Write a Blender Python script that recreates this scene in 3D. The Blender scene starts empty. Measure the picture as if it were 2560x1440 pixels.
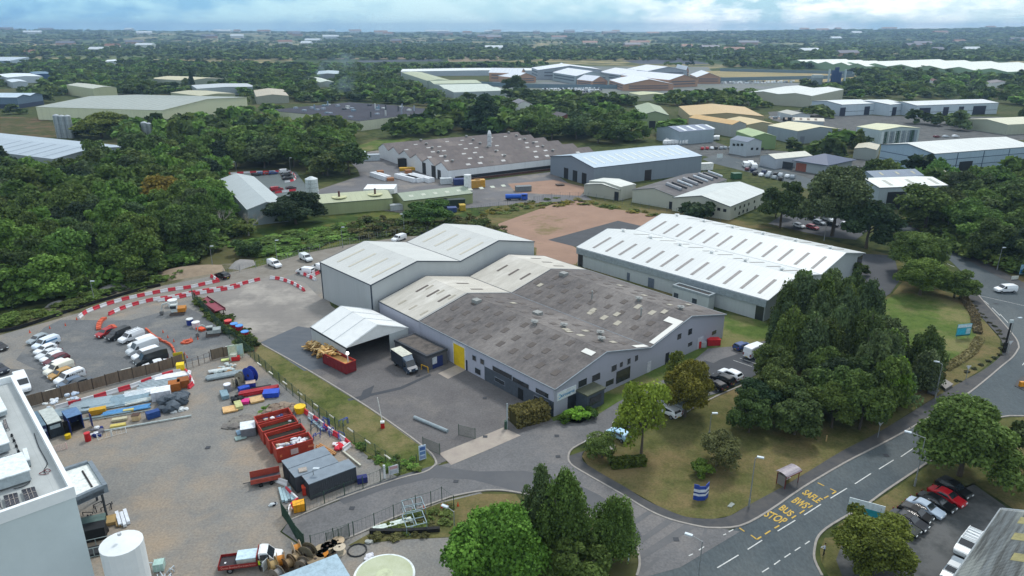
import bpy, bmesh, math, random
import numpy as np
from mathutils import Vector, Matrix
R = math.radians
random.seed(7); rng = np.random.default_rng(7)
sc = bpy.context.scene
col = sc.collection
# ------------------------------------------------------------------ camera
CAM_H, FPX, HY = 60.0, 1800.0, 72.0  # metres above ground, focal length and horizon row of a 2560x1440 frame
PITCH = math.atan((720-HY)/FPX)
cd = bpy.data.cameras.new('camera'); cam = bpy.data.objects.new('camera', cd); col.objects.link(cam)
cam.location = (0, 0, CAM_H); cam.rotation_euler = (math.pi/2-PITCH, 0, 0)
cd.sensor_width = 36; cd.lens = 36*FPX/2560; cd.clip_start = 1; cd.clip_end = 60000
sc.camera = cam
# ------------------------------------------------------------------ sky, sun, exposure
SUN_EL, SUN_ROT = R(52), R(25)
sc.view_settings.view_transform = 'Standard'; sc.view_settings.look = 'None'
sc.view_settings.exposure = 0.17; sc.view_settings.gamma = 1
w = bpy.data.worlds.new('World'); sc.world = w; w.use_nodes = True
nt = w.node_tree; N = nt.nodes; L = nt.links; N.clear()
def nd(t, **k):
  n = N.new(t)
  for a, b in k.items():
    if a in n.inputs: n.inputs[a].default_value = b
    else: setattr(n, a, b)
  return n
sky = nd('ShaderNodeTexSky', sky_type='NISHITA', sun_disc=False, sun_elevation=SUN_EL, sun_rotation=SUN_ROT, air_density=1.0, dust_density=0.6, ozone_density=3.0)
tc = nd('ShaderNodeTexCoord'); sep = nd('ShaderNodeSeparateXYZ'); L.new(tc.outputs['Generated'], sep.inputs[0])
def mth(op, a, b=None, clamp=False):
  n = N.new('ShaderNodeMath'); n.operation = op; n.use_clamp = clamp
  for i, v in enumerate((a, b)):
    if v is None: continue
    if isinstance(v, (int, float)): n.inputs[i].default_value = v
    else: L.new(v, n.inputs[i])
  return n.outputs[0]
X, Y, Z = sep.outputs
az = mth('ARCTAN2', X, Y)
cmb = nd('ShaderNodeCombineXYZ'); L.new(mth('MULTIPLY', az, 9.0), cmb.inputs[0]); L.new(mth('MULTIPLY', Z, 24.0), cmb.inputs[1])
def noise(vec, scale, det, rough=.55):
  n = nd('ShaderNodeTexNoise', Scale=scale, Detail=det, Roughness=rough); L.new(vec, n.inputs['Vector']); return n.outputs['Fac']
def ramp(fac, pts):
  r = N.new('ShaderNodeValToRGB'); L.new(fac, r.inputs[0]); e = r.color_ramp.elements
  while len(e) < len(pts): e.new(.5)
  for i, (p, c) in enumerate(pts): e[i].position = p; e[i].color = (*c, 1)
  return r.outputs[0]
def mix(fac, a, b, bl='MIX'):
  m = N.new('ShaderNodeMix'); m.data_type = 'RGBA'; m.blend_type = bl
  for s, v in ((m.inputs[0], fac), (m.inputs[6], a), (m.inputs[7], b)):
    if isinstance(v, (int, float)): s.default_value = v
    elif isinstance(v, tuple): s.default_value = (*v, 1)
    else: L.new(v, s)
  return m.outputs[2]
n1 = noise(cmb.outputs[0], .8, 8, .58); n2 = noise(cmb.outputs[0], 2.6, 7, .6)
fld = mth('ADD', mth('MULTIPLY', n1, .65), mth('MULTIPLY', n2, .35))
azn = mth('ADD', mth('MULTIPLY', az, .8), .5)  # 0 left edge ... 1 right edge of the view
base = ramp(azn, [(0, (1.7, 4.4, 7.4)), (.22, (2.6, 5.6, 8.1)), (.42, (5.4, 8.2, 9.1)), (.62, (4.2, 7.2, 8.6)), (.78, (4.6, 7.4, 8.6)), (1, (5.4, 8.0, 8.8))])
bright = ramp(azn, [(0, (3.6, 7.2, 9.2)), (.3, (6, 8.9, 9.7)), (.6, (7.6, 9.8, 10.3)), (.72, (15, 15, 14.8)), (.84, (13, 13.5, 13.4)), (.93, (11, 12.2, 12.2)), (1, (10.4, 11.8, 12))])
cf = ramp(fld, [(.43, (0, 0, 0)), (.56, (1, 1, 1))])
cloud = mix(cf, base, bright)
high = ramp(Z, [(0.04, (0, 0, 0)), (.3, (1, 1, 1))])
cloud = mix(high, cloud, (8.4, 9.2, 10))  # overhead: broken grey cloud
final = mix(.92, sky.outputs[0], cloud)
bg = nd('ShaderNodeBackground', Strength=0.1); L.new(final, bg.inputs[0])
out = nd('ShaderNodeOutputWorld'); L.new(bg.outputs[0], out.inputs[0])
sl = bpy.data.lights.new('sun', 'SUN'); sl.energy = 2.0; sl.angle = R(10); sl.color = (1, .97, .92)
so = bpy.data.objects.new('sun', sl); col.objects.link(so)
so.rotation_euler = (math.pi/2-SUN_EL, 0, math.pi-SUN_ROT)
# ------------------------------------------------------------------ pixel <-> ground
_c, _s = math.cos(PITCH), math.sin(PITCH)
def ray(px, py):
  dx = (px-1280)/FPX; dy = -(py-720)/FPX
  return Vector((dx, _c+dy*_s, -_s+dy*_c))
def P(px, py, z=0.0):  # the point at height z that the photo shows there
  d = ray(px, py); k = (z-CAM_H)/d.z
  return Vector((d.x*k, d.y*k, z))
def to_px(v):
  x, y, z = v[0], v[1], v[2]-CAM_H
  f = y*_c - z*_s; u = y*_s + z*_c
  return 1280+FPX*x/f, 720-FPX*u/f
def hz(top, base):  # height of a vertical whose foot and top are seen at these pixels
  b = P(*base); lo, hi = 0, 58
  for _ in range(40):
    m = (lo+hi)/2
    if to_px((b.x, b.y, m))[1] > top[1]: lo = m
    else: hi = m
  return lo
# ------------------------------------------------------------------ tags
def tag(o, label=None, cat=None, group=None, kind=None):
  if label: o['label'] = label
  if cat: o['category'] = cat
  if group: o['group'] = group
  if kind: o['kind'] = kind
  return o
def empty(name, loc=(0, 0, 0), rz=0.0, label=None, cat=None, group=None):
  o = bpy.data.objects.new(name, None); o.empty_display_size = .5; col.objects.link(o)
  o.location = loc; o.rotation_euler = (0, 0, rz)
  return tag(o, label, cat, group)
def copy_tree(o, parent=None):
  c = o.copy(); col.objects.link(c); c.parent = parent
  for ch in o.children: copy_tree(ch, c)
  return c
# ------------------------------------------------------------------ materials
MC = {}
def lin(h):
  if isinstance(h, str):
    h = h.lstrip('#'); v = [int(h[i:i+2], 16)/255 for i in (0, 2, 4)]
    return tuple(x/12.92 if x <= .04045 else ((x+.055)/1.055)**2.4 for x in v)
  return tuple(h)
def mat(name, c, rough=.7, metal=0.0, c2=None, scale=1.0, det=5, lo=.35, hi=.65, bump=0.0, stretch=None, spec=.4, c3=None, s3=None, lo3=.5, hi3=.6, objcolor=False, rand=0.0, tint=0.0, transl=0.0, emit=0.0, lines=None):
  if name in MC: return MC[name]
  m = bpy.data.materials.new(name); m.use_nodes = True; MC[name] = m
  n_, l_ = m.node_tree.nodes, m.node_tree.links
  b = n_['Principled BSDF']; b.inputs['Roughness'].default_value = rough; b.inputs['Metallic'].default_value = metal
  b.inputs['Specular IOR Level'].default_value = spec
  c = lin(c); cur = None
  def mx(f, a, bb, mode='MIX'):
    q = n_.new('ShaderNodeMix'); q.data_type = 'RGBA'; q.blend_type = mode
    for s, v in ((q.inputs[0], f), (q.inputs[6], a), (q.inputs[7], bb)):
      if isinstance(v, (int, float)): s.default_value = v
      elif isinstance(v, tuple): s.default_value = (*v, 1)
      else: l_.new(v, s)
    return q.outputs[2]
  pos = n_.new('ShaderNodeTexCoord').outputs['Object']
  if stretch:
    mp = n_.new('ShaderNodeMapping'); mp.inputs['Scale'].default_value = stretch; l_.new(pos, mp.inputs[0]); pos = mp.outputs[0]
  def nz(scale_, lo_, hi_, det_=det, off=0):
    q = n_.new('ShaderNodeTexNoise'); q.inputs['Scale'].default_value = scale_; q.inputs['Detail'].default_value = det_
    q.inputs['Roughness'].default_value = .7
    if off:
      mp2 = n_.new('ShaderNodeMapping'); mp2.inputs['Location'].default_value = (off, off*1.7, 0); l_.new(pos, mp2.inputs[0]); l_.new(mp2.outputs[0], q.inputs['Vector'])
    else: l_.new(pos, q.inputs['Vector'])
    r = n_.new('ShaderNodeMapRange'); r.inputs[1].default_value = lo_; r.inputs[2].default_value = hi_; l_.new(q.outputs['Fac'], r.inputs[0])
    return r.outputs[0]
  cur = c
  if objcolor:
    oi = n_.new('ShaderNodeObjectInfo'); cur = oi.outputs['Color']
  if c2 is not None:
    f = nz(scale, lo, hi); cur = mx(f, cur, lin(c2))
  if c3 is not None:
    f = nz(s3 or scale*.2, lo3, hi3, 6, 37); cur = mx(f, cur, lin(c3))
  if lines:  # (axis period, colour) thin sheet joints
    per, axis, lc, wd = lines
    sp = n_.new('ShaderNodeSeparateXYZ'); l_.new(n_.new('ShaderNodeTexCoord').outputs['Object'], sp.inputs[0])
    a = n_.new('ShaderNodeMath'); a.operation = 'DIVIDE'; l_.new(sp.outputs[axis], a.inputs[0]); a.inputs[1].default_value = per
    fr = n_.new('ShaderNodeMath'); fr.operation = 'FRACT'; l_.new(a.outputs[0], fr.inputs[0])
    lt = n_.new('ShaderNodeMath'); lt.operation = 'LESS_THAN'; l_.new(fr.outputs[0], lt.inputs[0]); lt.inputs[1].default_value = wd/per
    cur = mx(lt.outputs[0], cur, lin(lc))
  if rand:
    oi = n_.new('ShaderNodeObjectInfo'); hs = n_.new('ShaderNodeHueSaturation')
    r = n_.new('ShaderNodeMapRange'); r.inputs[3].default_value = 1-rand; r.inputs[4].default_value = 1+rand; l_.new(oi.outputs['Random'], r.inputs[0])
    l_.new(r.outputs[0], hs.inputs['Value'])
    if isinstance(cur, tuple): hs.inputs['Color'].default_value = (*cur, 1)
    else: l_.new(cur, hs.inputs['Color'])
    cur = hs.outputs[0]
  if tint:
    at = n_.new('ShaderNodeAttribute'); at.attribute_name = 'tint'
    hs = n_.new('ShaderNodeHueSaturation')
    r = n_.new('ShaderNodeMapRange'); r.inputs[3].default_value = 1-tint; r.inputs[4].default_value = 1+tint; l_.new(at.outputs['Fac'], r.inputs[0])
    l_.new(r.outputs[0], hs.inputs['Value'])
    hs.inputs['Saturation'].default_value = .97; r2 = n_.new('ShaderNodeMapRange'); r2.inputs[3].default_value = .506; r2.inputs[4].default_value = .494; l_.new(at.outputs['Fac'], r2.inputs[0]); l_.new(r2.outputs[0], hs.inputs['Hue'])
    if isinstance(cur, tuple): hs.inputs['Color'].default_value = (*cur, 1)
    else: l_.new(cur, hs.inputs['Color'])
    cur = hs.outputs[0]
  if bump:
    f = nz(3.2, .25, .75, 3, 11); g_ = n_.new('ShaderNodeMapRange'); g_.inputs[3].default_value = .74; g_.inputs[4].default_value = 1.24; l_.new(f, g_.inputs[0])
    hs = n_.new('ShaderNodeHueSaturation'); l_.new(g_.outputs[0], hs.inputs['Value'])
    if isinstance(cur, tuple): hs.inputs['Color'].default_value = (*cur, 1)
    else: l_.new(cur, hs.inputs['Color'])
    cur = hs.outputs[0]
  if isinstance(cur, tuple): b.inputs['Base Color'].default_value = (*cur, 1)
  else: l_.new(cur, b.inputs['Base Color'])
  if bump:
    q = n_.new('ShaderNodeTexNoise'); q.inputs['Scale'].default_value = scale*6; q.inputs['Detail'].default_value = 4; l_.new(pos, q.inputs['Vector'])
    bp = n_.new('ShaderNodeBump'); bp.inputs['Strength'].default_value = bump; l_.new(q.outputs['Fac'], bp.inputs['Height']); l_.new(bp.outputs[0], b.inputs['Normal'])
  if transl:
    tr = n_.new('ShaderNodeBsdfTranslucent'); ms = n_.new('ShaderNodeMixShader'); ms.inputs[0].default_value = transl
    if isinstance(cur, tuple): tr.inputs[0].default_value = (*cur, 1)
    else: l_.new(cur, tr.inputs[0])
    o = n_['Material Output']; l_.new(b.outputs[0], ms.inputs[1]); l_.new(tr.outputs[0], ms.inputs[2]); l_.new(ms.outputs[0], o.inputs[0])
  if emit:
    b.inputs['Emission Color'].default_value = (*c, 1); b.inputs['Emission Strength'].default_value = emit
  return m
def M(c, rough=.6, metal=0.0):  # plain painted material with a little dirt, keyed by colour
  k = 'paint_%s_%d_%d' % (c if isinstance(c, str) else '%.2f_%.2f_%.2f' % tuple(c), rough*100, metal*100)
  cc = lin(c)
  return mat(k.replace('#', ''), cc, rough, metal, c2=tuple(v*.66 for v in cc), scale=1.8, lo=.42, hi=.72)
# ------------------------------------------------------------------ mesh builder
class MB:
  def __init__(s): s.v = []; s.f = []; s.m = []
  def add(s, vs, fs, mi=0, T=None):
    b = len(s.v)
    s.v += [tuple(T @ Vector(p)) if T else tuple(p) for p in vs]
    s.f += [tuple(i+b for i in f) for f in fs]; s.m += [mi]*len(fs); return s
  def box(s, x0, y0, z0, x1, y1, z1, mi=0, T=None):
    vs = [(x0, y0, z0), (x1, y0, z0), (x1, y1, z0), (x0, y1, z0), (x0, y0, z1), (x1, y0, z1), (x1, y1, z1), (x0, y1, z1)]
    return s.add(vs, [(0, 3, 2, 1), (4, 5, 6, 7), (0, 1, 5, 4), (1, 2, 6, 5), (2, 3, 7, 6), (3, 0, 4, 7)], mi, T)
  def prism(s, poly, z0, z1, mi=0, T=None, cap=True):
    n = len(poly); vs = [(*p[:2], z0) for p in poly]+[(*p[:2], z1) for p in poly]
    fs = [(i, (i+1) % n, (i+1) % n+n, i+n) for i in range(n)]
    if cap: fs += [tuple(range(n-1, -1, -1)), tuple(range(n, 2*n))]
    return s.add(vs, fs, mi, T)
  def cyl(s, a, b, r0, r1=None, n=10, mi=0, cap=True):
    a = Vector(a); b = Vector(b); r1 = r0 if r1 is None else r1
    d = (b-a).normalized(); u = d.orthogonal().normalized(); w_ = d.cross(u)
    vs = []
    for c_, r in ((a, r0), (b, r1)):
      for i in range(n):
        t = 2*math.pi*i/n; vs.append(c_+u*(r*math.cos(t))+w_*(r*math.sin(t)))
    fs = [(i, (i+1) % n, (i+1) % n+n, i+n) for i in range(n)]
    if cap: fs += [tuple(range(n-1, -1, -1)), tuple(range(n, 2*n))]
    return s.add(vs, fs, mi)
  def tube(s, pts, r, n=6, mi=0):
    for a, b in zip(pts, pts[1:]): s.cyl(a, b, r, n=n, mi=mi)
    return s
  def quad(s, a, b, c, d, mi=0): return s.add([a, b, c, d], [(0, 1, 2, 3)], mi)
  def slab(s, q, t, mi=0):  # a quad thickened upward along its normal
    q = [Vector(p) for p in q]; nrm = (q[1]-q[0]).cross(q[3]-q[0]).normalized()
    if nrm.z < 0: nrm = -nrm
    vs = q+[p+nrm*t for p in q]
    return s.add(vs, [(0, 3, 2, 1), (4, 5, 6, 7), (0, 1, 5, 4), (1, 2, 6, 5), (2, 3, 7, 6), (3, 0, 4, 7)], mi)
  def blob(s, c, r, seed=0, mi=0, sub=2, flat=1.0):
    bm = bmesh.new(); bmesh.ops.create_icosphere(bm, subdivisions=sub, radius=1)
    rr = random.Random(seed); k = [rr.uniform(.75, 1.2) for _ in bm.verts]
    vs = [(c[0]+v.co.x*r[0]*k[i], c[1]+v.co.y*r[1]*k[i], c[2]+v.co.z*r[2]*k[i]) for i, v in enumerate(bm.verts)]
    fs = [tuple(v.index for v in f.verts) for f in bm.faces]; bm.free()
    return s.add(vs, fs, mi)
  def build(s, name, mats, parent=None, loc=None, rz=None, smooth=False, recalc=True):
    me = bpy.data.meshes.new(name); me.from_pydata(s.v, [], s.f)
    mats = mats if isinstance(mats, (list, tuple)) else [mats]
    for m in mats: me.materials.append(m)
    if len(mats) > 1: me.polygons.foreach_set('material_index', s.m)
    if recalc:
      bm = bmesh.new(); bm.from_mesh(me); bmesh.ops.recalc_face_normals(bm, faces=bm.faces); bm.to_mesh(me); bm.free()
    if smooth: me.polygons.foreach_set('use_smooth', [True]*len(me.polygons))
    o = bpy.data.objects.new(name, me); col.objects.link(o); o.parent = parent
    if loc is not None: o.location = loc
    if rz is not None: o.rotation_euler = (0, 0, rz)
    return o
_zi = [0]
def poly_sheet(name, px, z, m, label=None, world=False, kind='structure', thick=0.0, cat=None):
  if not thick: _zi[0] += 1; z = z*3+_zi[0]*.0001
  pts = [Vector((p[0], p[1], z)) if world else P(p[0], p[1], 0) for p in px]
  me = bpy.data.meshes.new(name); bm = bmesh.new()
  vs = [bm.verts.new((p.x, p.y, z)) for p in pts]; f = bm.faces.new(vs)
  if f.normal.z < 0: f.normal_flip()
  bmesh.ops.triangulate(bm, faces=[f])
  if thick:
    n = len(pts); lo = [bm.verts.new((p.x, p.y, z-thick)) for p in pts]
    for i in range(n): bm.faces.new((vs[i], vs[(i+1) % n], lo[(i+1) % n], lo[i]))
  bmesh.ops.recalc_face_normals(bm, faces=bm.faces) if thick else None
  bm.to_mesh(me); bm.free(); me.materials.append(m)
  o = bpy.data.objects.new(name, me); col.objects.link(o); tag(o, label, cat, kind=kind)
  return o
def smooth_px(pts, n=4):  # Catmull-Rom through pixel points
  out_ = []; p = [pts[0]]+list(pts)+[pts[-1]]
  for i in range(1, len(p)-2):
    for k in range(n):
      t = k/n; a, b, c, d = p[i-1], p[i], p[i+1], p[i+2]
      out_.append(tuple(.5*((2*b[j])+(-a[j]+c[j])*t+(2*a[j]-5*b[j]+4*c[j]-d[j])*t*t+(-a[j]+3*b[j]-3*c[j]+d[j])*t**3) for j in (0, 1)))
  out_.append(tuple(pts[-1])); return out_
def strip(pts, w_, z=0.0, mb=None, h=0.0):  # a band along world points
  mb = mb or MB(); pts = [Vector(p) for p in pts]
  L_ = []
  for i, p in enumerate(pts):
    a = pts[max(i-1, 0)]; b = pts[min(i+1, len(pts)-1)]; d = (b-a); d.z = 0; d.normalize(); nrm = Vector((-d.y, d.x, 0))
    L_.append((p+nrm*w_/2, p-nrm*w_/2))
  for (a, b), (c, d) in zip(L_, L_[1:]):
    q = [Vector((v.x, v.y, z)) for v in (a, c, d, b)]
    if h: mb.prism(q, z, z+h)
    else: mb.quad(*q)
  return mb
def text_mesh(name, s, size, m, parent=None, loc=(0, 0, 0), rot=(0, 0, 0), xs=1.0, ys=1.0, depth=.01, bold=0.0, T=None):
  cu = bpy.data.curves.new(name, 'FONT'); cu.body = s; cu.size = size; cu.extrude = depth; cu.offset = bold; cu.align_x = 'CENTER'; cu.align_y = 'CENTER'; cu.resolution_u = 3
  t = bpy.data.objects.new(name+'_c', cu); col.objects.link(t)
  dg = bpy.context.evaluated_depsgraph_get(); me = bpy.data.meshes.new_from_object(t.evaluated_get(dg))
  bpy.data.objects.remove(t); me.name = name
  me.transform(Matrix.Diagonal((xs, ys, 1, 1)))
  me.materials.clear(); me.materials.append(m)
  o = bpy.data.objects.new(name, me); col.objects.link(o); o.parent = parent
  o.location = loc; o.rotation_euler = rot
  return o
# ------------------------------------------------------------------ ground
RIDGE = [(-2600, 66), (-600, 66), (0, 62), (300, 55), (600, 44), (1000, 37), (1280, 34), (1600, 38), (1900, 50), (2100, 58), (2350, 66), (2560, 78), (3400, 84), (5200, 80)]
def gh(x, y):
  r = math.hypot(x, y)
  if r < 2600: return 0.0
  px = 1280+FPX*x/max(y, 1)/_c if y > 0 else (-2600 if x < 0 else 5200)
  hr = RIDGE[0][1] if px <= RIDGE[0][0] else RIDGE[-1][1]
  for (a, ha), (b, hb) in zip(RIDGE, RIDGE[1:]):
    if a <= px < b: hr = ha+(hb-ha)*(px-a)/(b-a)
  def ss(t): t = min(max(t, 0), 1); return t*t*(3-2*t)
  k = ss((r-3300)/3600)*(1-.35*ss((r-7200)/3000))
  un = (math.sin(x*.0021+1.3)*math.cos(y*.0017)+.6*math.sin(x*.0053+y*.002)) * 4.5 * ss((r-2600)/1500)
  return (hr-13)*k+un*(1-.5*k)-1.5*ss((r-2600)/600)
rs = [0, 30, 80, 150, 250, 400, 600, 900, 1200, 1500, 1900, 2300]+[2600*(1.055**i) for i in range(0, 30)]
vs = []; fs = []; NA = 360
for r in rs:
  for k in range(NA):
    a = 2*math.pi*k/NA; x, y = r*math.sin(a), r*math.cos(a); vs.append((x, y, gh(x, y)))
for i in range(len(rs)-1):
  for k in range(NA):
    k2 = (k+1) % NA; fs.append((i*NA+k, i*NA+k2, (i+1)*NA+k2, (i+1)*NA+k))
gm = bpy.data.materials.new('countryside'); gm.use_nodes = True
N = gm.node_tree.nodes; L = gm.node_tree.links; b = N['Principled BSDF']; b.inputs['Roughness'].default_value = 1; b.inputs['Specular IOR Level'].default_value = .1
pos = N.new('ShaderNodeNewGeometry').outputs['Position']
def mp(v, s):
  q = N.new('ShaderNodeMapping'); q.inputs['Scale'].default_value = s; L.new(v, q.inputs[0]); return q.outputs[0]
near = mix(ramp(noise(pos, .35, 8), [(.4, (0, 0, 0)), (.6, (1, 1, 1))]), (.032, .048, .016), (.075, .09, .03))
near = mix(ramp(noise(mp(pos, (1, 1, 1)), .02, 5), [(.5, (0, 0, 0)), (.62, (1, 1, 1))]), near, (.10, .095, .042))
vo = N.new('ShaderNodeTexVoronoi'); vo.inputs['Scale'].default_value = .0038; L.new(mp(pos, (1, .55, 1)), vo.inputs['Vector'])
spc = N.new('ShaderNodeSeparateColor'); L.new(vo.outputs['Color'], spc.inputs[0])
fld_ = ramp(spc.outputs[0], [(0, (.05, .085, .03)), (.25, (.08, .12, .04)), (.4, (.12, .15, .05)), (.55, (.17, .18, .07)), (.68, (.32, .27, .14)), (.8, (.15, .17, .07)), (.92, (.36, .31, .18))])
for _e in N:  # fields have hard edges
  if _e.bl_idname == 'ShaderNodeValToRGB' and _e.outputs[0] == fld_: _e.color_ramp.interpolation = 'CONSTANT'
fld_ = mix(ramp(noise(pos, .02, 6), [(.42, (0, 0, 0)), (.62, (1, 1, 1))]), fld_, (.045, .07, .028))
ln = N.new('ShaderNodeVectorMath'); ln.operation = 'LENGTH'; L.new(pos, ln.inputs[0])
far = N.new('ShaderNodeMapRange'); far.inputs[1].default_value = 900; far.inputs[2].default_value = 1500; L.new(ln.outputs['Value'], far.inputs[0])
L.new(mix(far.outputs[0], near, fld_), b.inputs['Base Color'])
me = bpy.data.meshes.new('ground'); me.from_pydata(vs, [], fs); me.materials.append(gm)
bm = bmesh.new(); bm.from_mesh(me); bmesh.ops.remove_doubles(bm, verts=bm.verts[:NA], dist=.01); bmesh.ops.recalc_face_normals(bm, faces=bm.faces); bm.to_mesh(me); bm.free()
g = bpy.data.objects.new('ground', me); col.objects.link(g); tag(g, kind='structure')
# ------------------------------------------------------------------ ground surfaces (material per real surface)
def grass(n, a, b_, c_, s=.6): return mat(n, a, 1, 0, c2=b_, scale=s, lo=.38, hi=.62, det=9, c3=c_, s3=.07, lo3=.47, hi3=.6, spec=.08, bump=.5)
G_VERGE = grass('verge_grass', (.105, .120, .038), (.060, .080, .022), (.17, .15, .07))
G_LAWN = grass('lawn_grass', (.10, .145, .036), (.065, .105, .024), (.17, .165, .07), .4)
G_DRY = grass('dry_grass', (.125, .122, .048), (.075, .084, .028), (.17, .135, .065), .45)
G_WILD = grass('rough_meadow', (.055, .090, .022), (.030, .054, .014), (.115, .125, .034), .3)
G_BRAMBLE = grass('bramble_ground', (.085, .085, .034), (.042, .052, .018), (.13, .09, .052), .4)
A_YARD = mat('worn_yard_asphalt', (.135, .130, .130), .85, c2=(.105, .100, .102), scale=.22, det=9, c3=(.17, .158, .148), s3=.06, lo3=.5, hi3=.66, bump=.15, spec=.25)
A_ROAD = mat('road_asphalt', (.066, .086, .096), .8, c2=(.052, .068, .078), scale=.25, det=9, c3=(.085, .102, .108), s3=.05, lo3=.48, hi3=.62, bump=.15, stretch=(1, .5, 1), spec=.3)
A_ACC = mat('access_road_asphalt', (.150, .150, .155), .85, c2=(.120, .122, .126), scale=.2, det=9, c3=(.175, .168, .165), s3=.05, lo3=.48, hi3=.62, bump=.15, spec=.25)
A_DARK = mat('fresh_asphalt', (.040, .046, .055), .75, c2=(.055, .060, .070), scale=.4, det=8, spec=.3)
A_BLUE = mat('wet_asphalt_patch', (.055, .068, .085), .55, c2=(.085, .095, .11), scale=.25, det=8, stretch=(1, 3, 1), spec=.4)
A_PATH = mat('footway_asphalt', (.062, .066, .072), .9, c2=(.095, .092, .09), scale=.5, det=8, spec=.2)
A_LOT = mat('car_park_asphalt', (.115, .118, .118), .9, c2=(.06, .066, .066), scale=.25, det=9, lo=.42, hi=.62, spec=.2)
CONC = mat('concrete_yard', (.25, .235, .215), .85, c2=(.19, .18, .17), scale=.16, det=9, c3=(.33, .31, .28), s3=.06, lo3=.52, hi3=.64, lines=(4.6, 1, (.15, .14, .13), .07), spec=.25)
APRON = mat('concrete_apron', (.37, .33, .28), .85, c2=(.30, .26, .23), scale=.5, det=8, spec=.25)
GRAVEL = mat('gravel_yard', (.235, .225, .205), .95, c2=(.175, .178, .175), scale=.22, det=10, c3=(.30, .245, .185), s3=.05, lo3=.46, hi3=.66, bump=.6, spec=.15)
GRAVELG = mat('grey_gravel', (.158, .166, .172), .95, c2=(.120, .128, .134), scale=.25, det=10, c3=(.21, .205, .19), s3=.08, lo3=.52, hi3=.66, bump=.6, spec=.15)
DIRT = mat('track_dirt', (.24, .225, .20), .95, c2=(.18, .165, .14), scale=.3, det=9, spec=.15)
SOIL = mat('bare_red_soil', (.33, .22, .165), .98, c2=(.27, .18, .135), scale=.12, det=10, c3=(.19, .15, .08), s3=.05, lo3=.56, hi3=.66, spec=.1)
KERB = mat('kerb_stone', (.33, .31, .28), .85, c2=(.24, .225, .21), scale=1.5)
WHITE = mat('road_paint_white', (.62, .64, .62), .7, c2=(.42, .44, .44), scale=2.5, det=6)
YELL = mat('road_paint_yellow', (.55, .36, .05), .7, c2=(.40, .27, .05), scale=3, det=6)
zz = [0.0]
def sheet(name, pts, m, z, sm=0, **k): return poly_sheet(name, smooth_px(pts, sm) if sm else pts, z, m, **k)
# rough ground round the site
sheet('meadow', [(620, 690), (640, 640), (560, 560), (900, 470), (1190, 520), (1230, 560), (1075, 585), (900, 600), (760, 632), (660, 668)], G_WILD, .004)
sheet('bramble_bank', [(860, 575), (900, 545), (1020, 560), (1200, 540), (1330, 640), (1120, 620), (1075, 585), (900, 600)], G_BRAMBLE, .006)
sheet('rough_field', [(1190, 545), (1235, 512), (1400, 486), (1560, 505), (1800, 540), (1960, 575), (2240, 640), (2300, 700), (1700, 760), (1500, 730), (1340, 690), (1335, 610)], G_DRY, .006)
sheet('bare_soil_plot', [(1245, 560), (1300, 540), (1410, 503), (1460, 505), (1500, 520), (1570, 527), (1660, 548), (1600, 575), (1450, 610), (1345, 620), (1262, 600)], SOIL, .010, 3)
sheet('bare_soil_plot', [(1342, 612), (1400, 606), (1448, 625), (1440, 660), (1370, 668), (1340, 650)], SOIL, .010, 2)
sheet('old_asphalt_pad', [(1370, 600), (1545, 552), (1625, 570), (1450, 620)], A_DARK, .014)
sheet('edge_scrub', [(-700, 900), (-300, 840), (0, 800), (200, 745), (380, 690), (560, 660), (640, 655), (560, 690), (400, 735), (200, 800), (0, 850), (-700, 1100)], grass('scrubby_bank', (.13, .12, .075), (.07, .075, .03), (.20, .18, .14), .5), .006)
sheet('site_yard', [(-900, 1150), (-300, 900), (0, 838), (200, 782), (400, 716), (560, 684), (640, 668), (760, 634), (870, 612), (1010, 592), (1075, 588), (1110, 620), (820, 745), (830, 770), (940, 900), (1200, 1080), (1100, 1160), (1000, 1196), (840, 1250), (722, 1303), (700, 1330), (770, 1380), (885, 1342), (985, 1297), (1102, 1254), (1200, 1230), (1300, 1300), (1300, 1440), (1300, 2200), (-2600, 2200)], GRAVEL, .008)
sheet('gravel_car_park', [(150, 800), (215, 800), (330, 800), (470, 770), (560, 830), (600, 870), (470, 905), (350, 935), (230, 965), (60, 1000), (-140, 1040), (-100, 930), (95, 925), (40, 900), (110, 820)], GRAVELG, .014, 2)
sheet('haul_road', [(640, 668), (760, 634), (870, 612), (1010, 592), (1070, 590), (1000, 620), (800, 665), (700, 690), (660, 705), (520, 735), (380, 760), (280, 790), (210, 800), (215, 785), (330, 745), (520, 700)], DIRT, .012)
sheet('concrete_yard', [(505, 742), (560, 722), (676, 692), (760, 705), (800, 745), (838, 772), (780, 818), (648, 852), (610, 830), (540, 780)], CONC, .016)
sheet('loading_yard', [(650, 858), (745, 812), (838, 772), (900, 762), (945, 770), (1385, 1045), (1390, 1052), (1295, 1088), (1125, 1150), (1095, 1160), (1062, 1120), (925, 1020), (770, 925)], A_YARD, .012)
sheet('wet_asphalt', [(652, 856), (745, 816), (782, 822), (870, 886), (885, 912), (760, 928)], A_BLUE, .018)
sheet('repair_strip', [(868, 998), (1000, 968), (1075, 935), (1078, 939), (1004, 974), (872, 1003)], A_DARK, .018)
sheet('repair_strip', [(896, 1004), (908, 977), (936, 964), (925, 992), (908, 1000)], A_DARK, .022)
sheet('door_ramp', [(1095, 934), (1160, 905), (1166, 925), (1120, 948)], APRON, .02)
sheet('fence_verge', [(606, 872), (640, 850), (652, 860), (770, 928), (925, 1024), (1060, 1122), (1088, 1152), (1084, 1165), (1055, 1182), (1000, 1196), (955, 1170), (870, 1100), (770, 1010), (680, 940)], G_VERGE, .016)
sheet('scrub_strip', [(480, 745), (500, 742), (560, 790), (620, 835), (650, 862), (640, 880), (610, 885), (590, 850), (520, 800)], G_BRAMBLE, .02)
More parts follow.
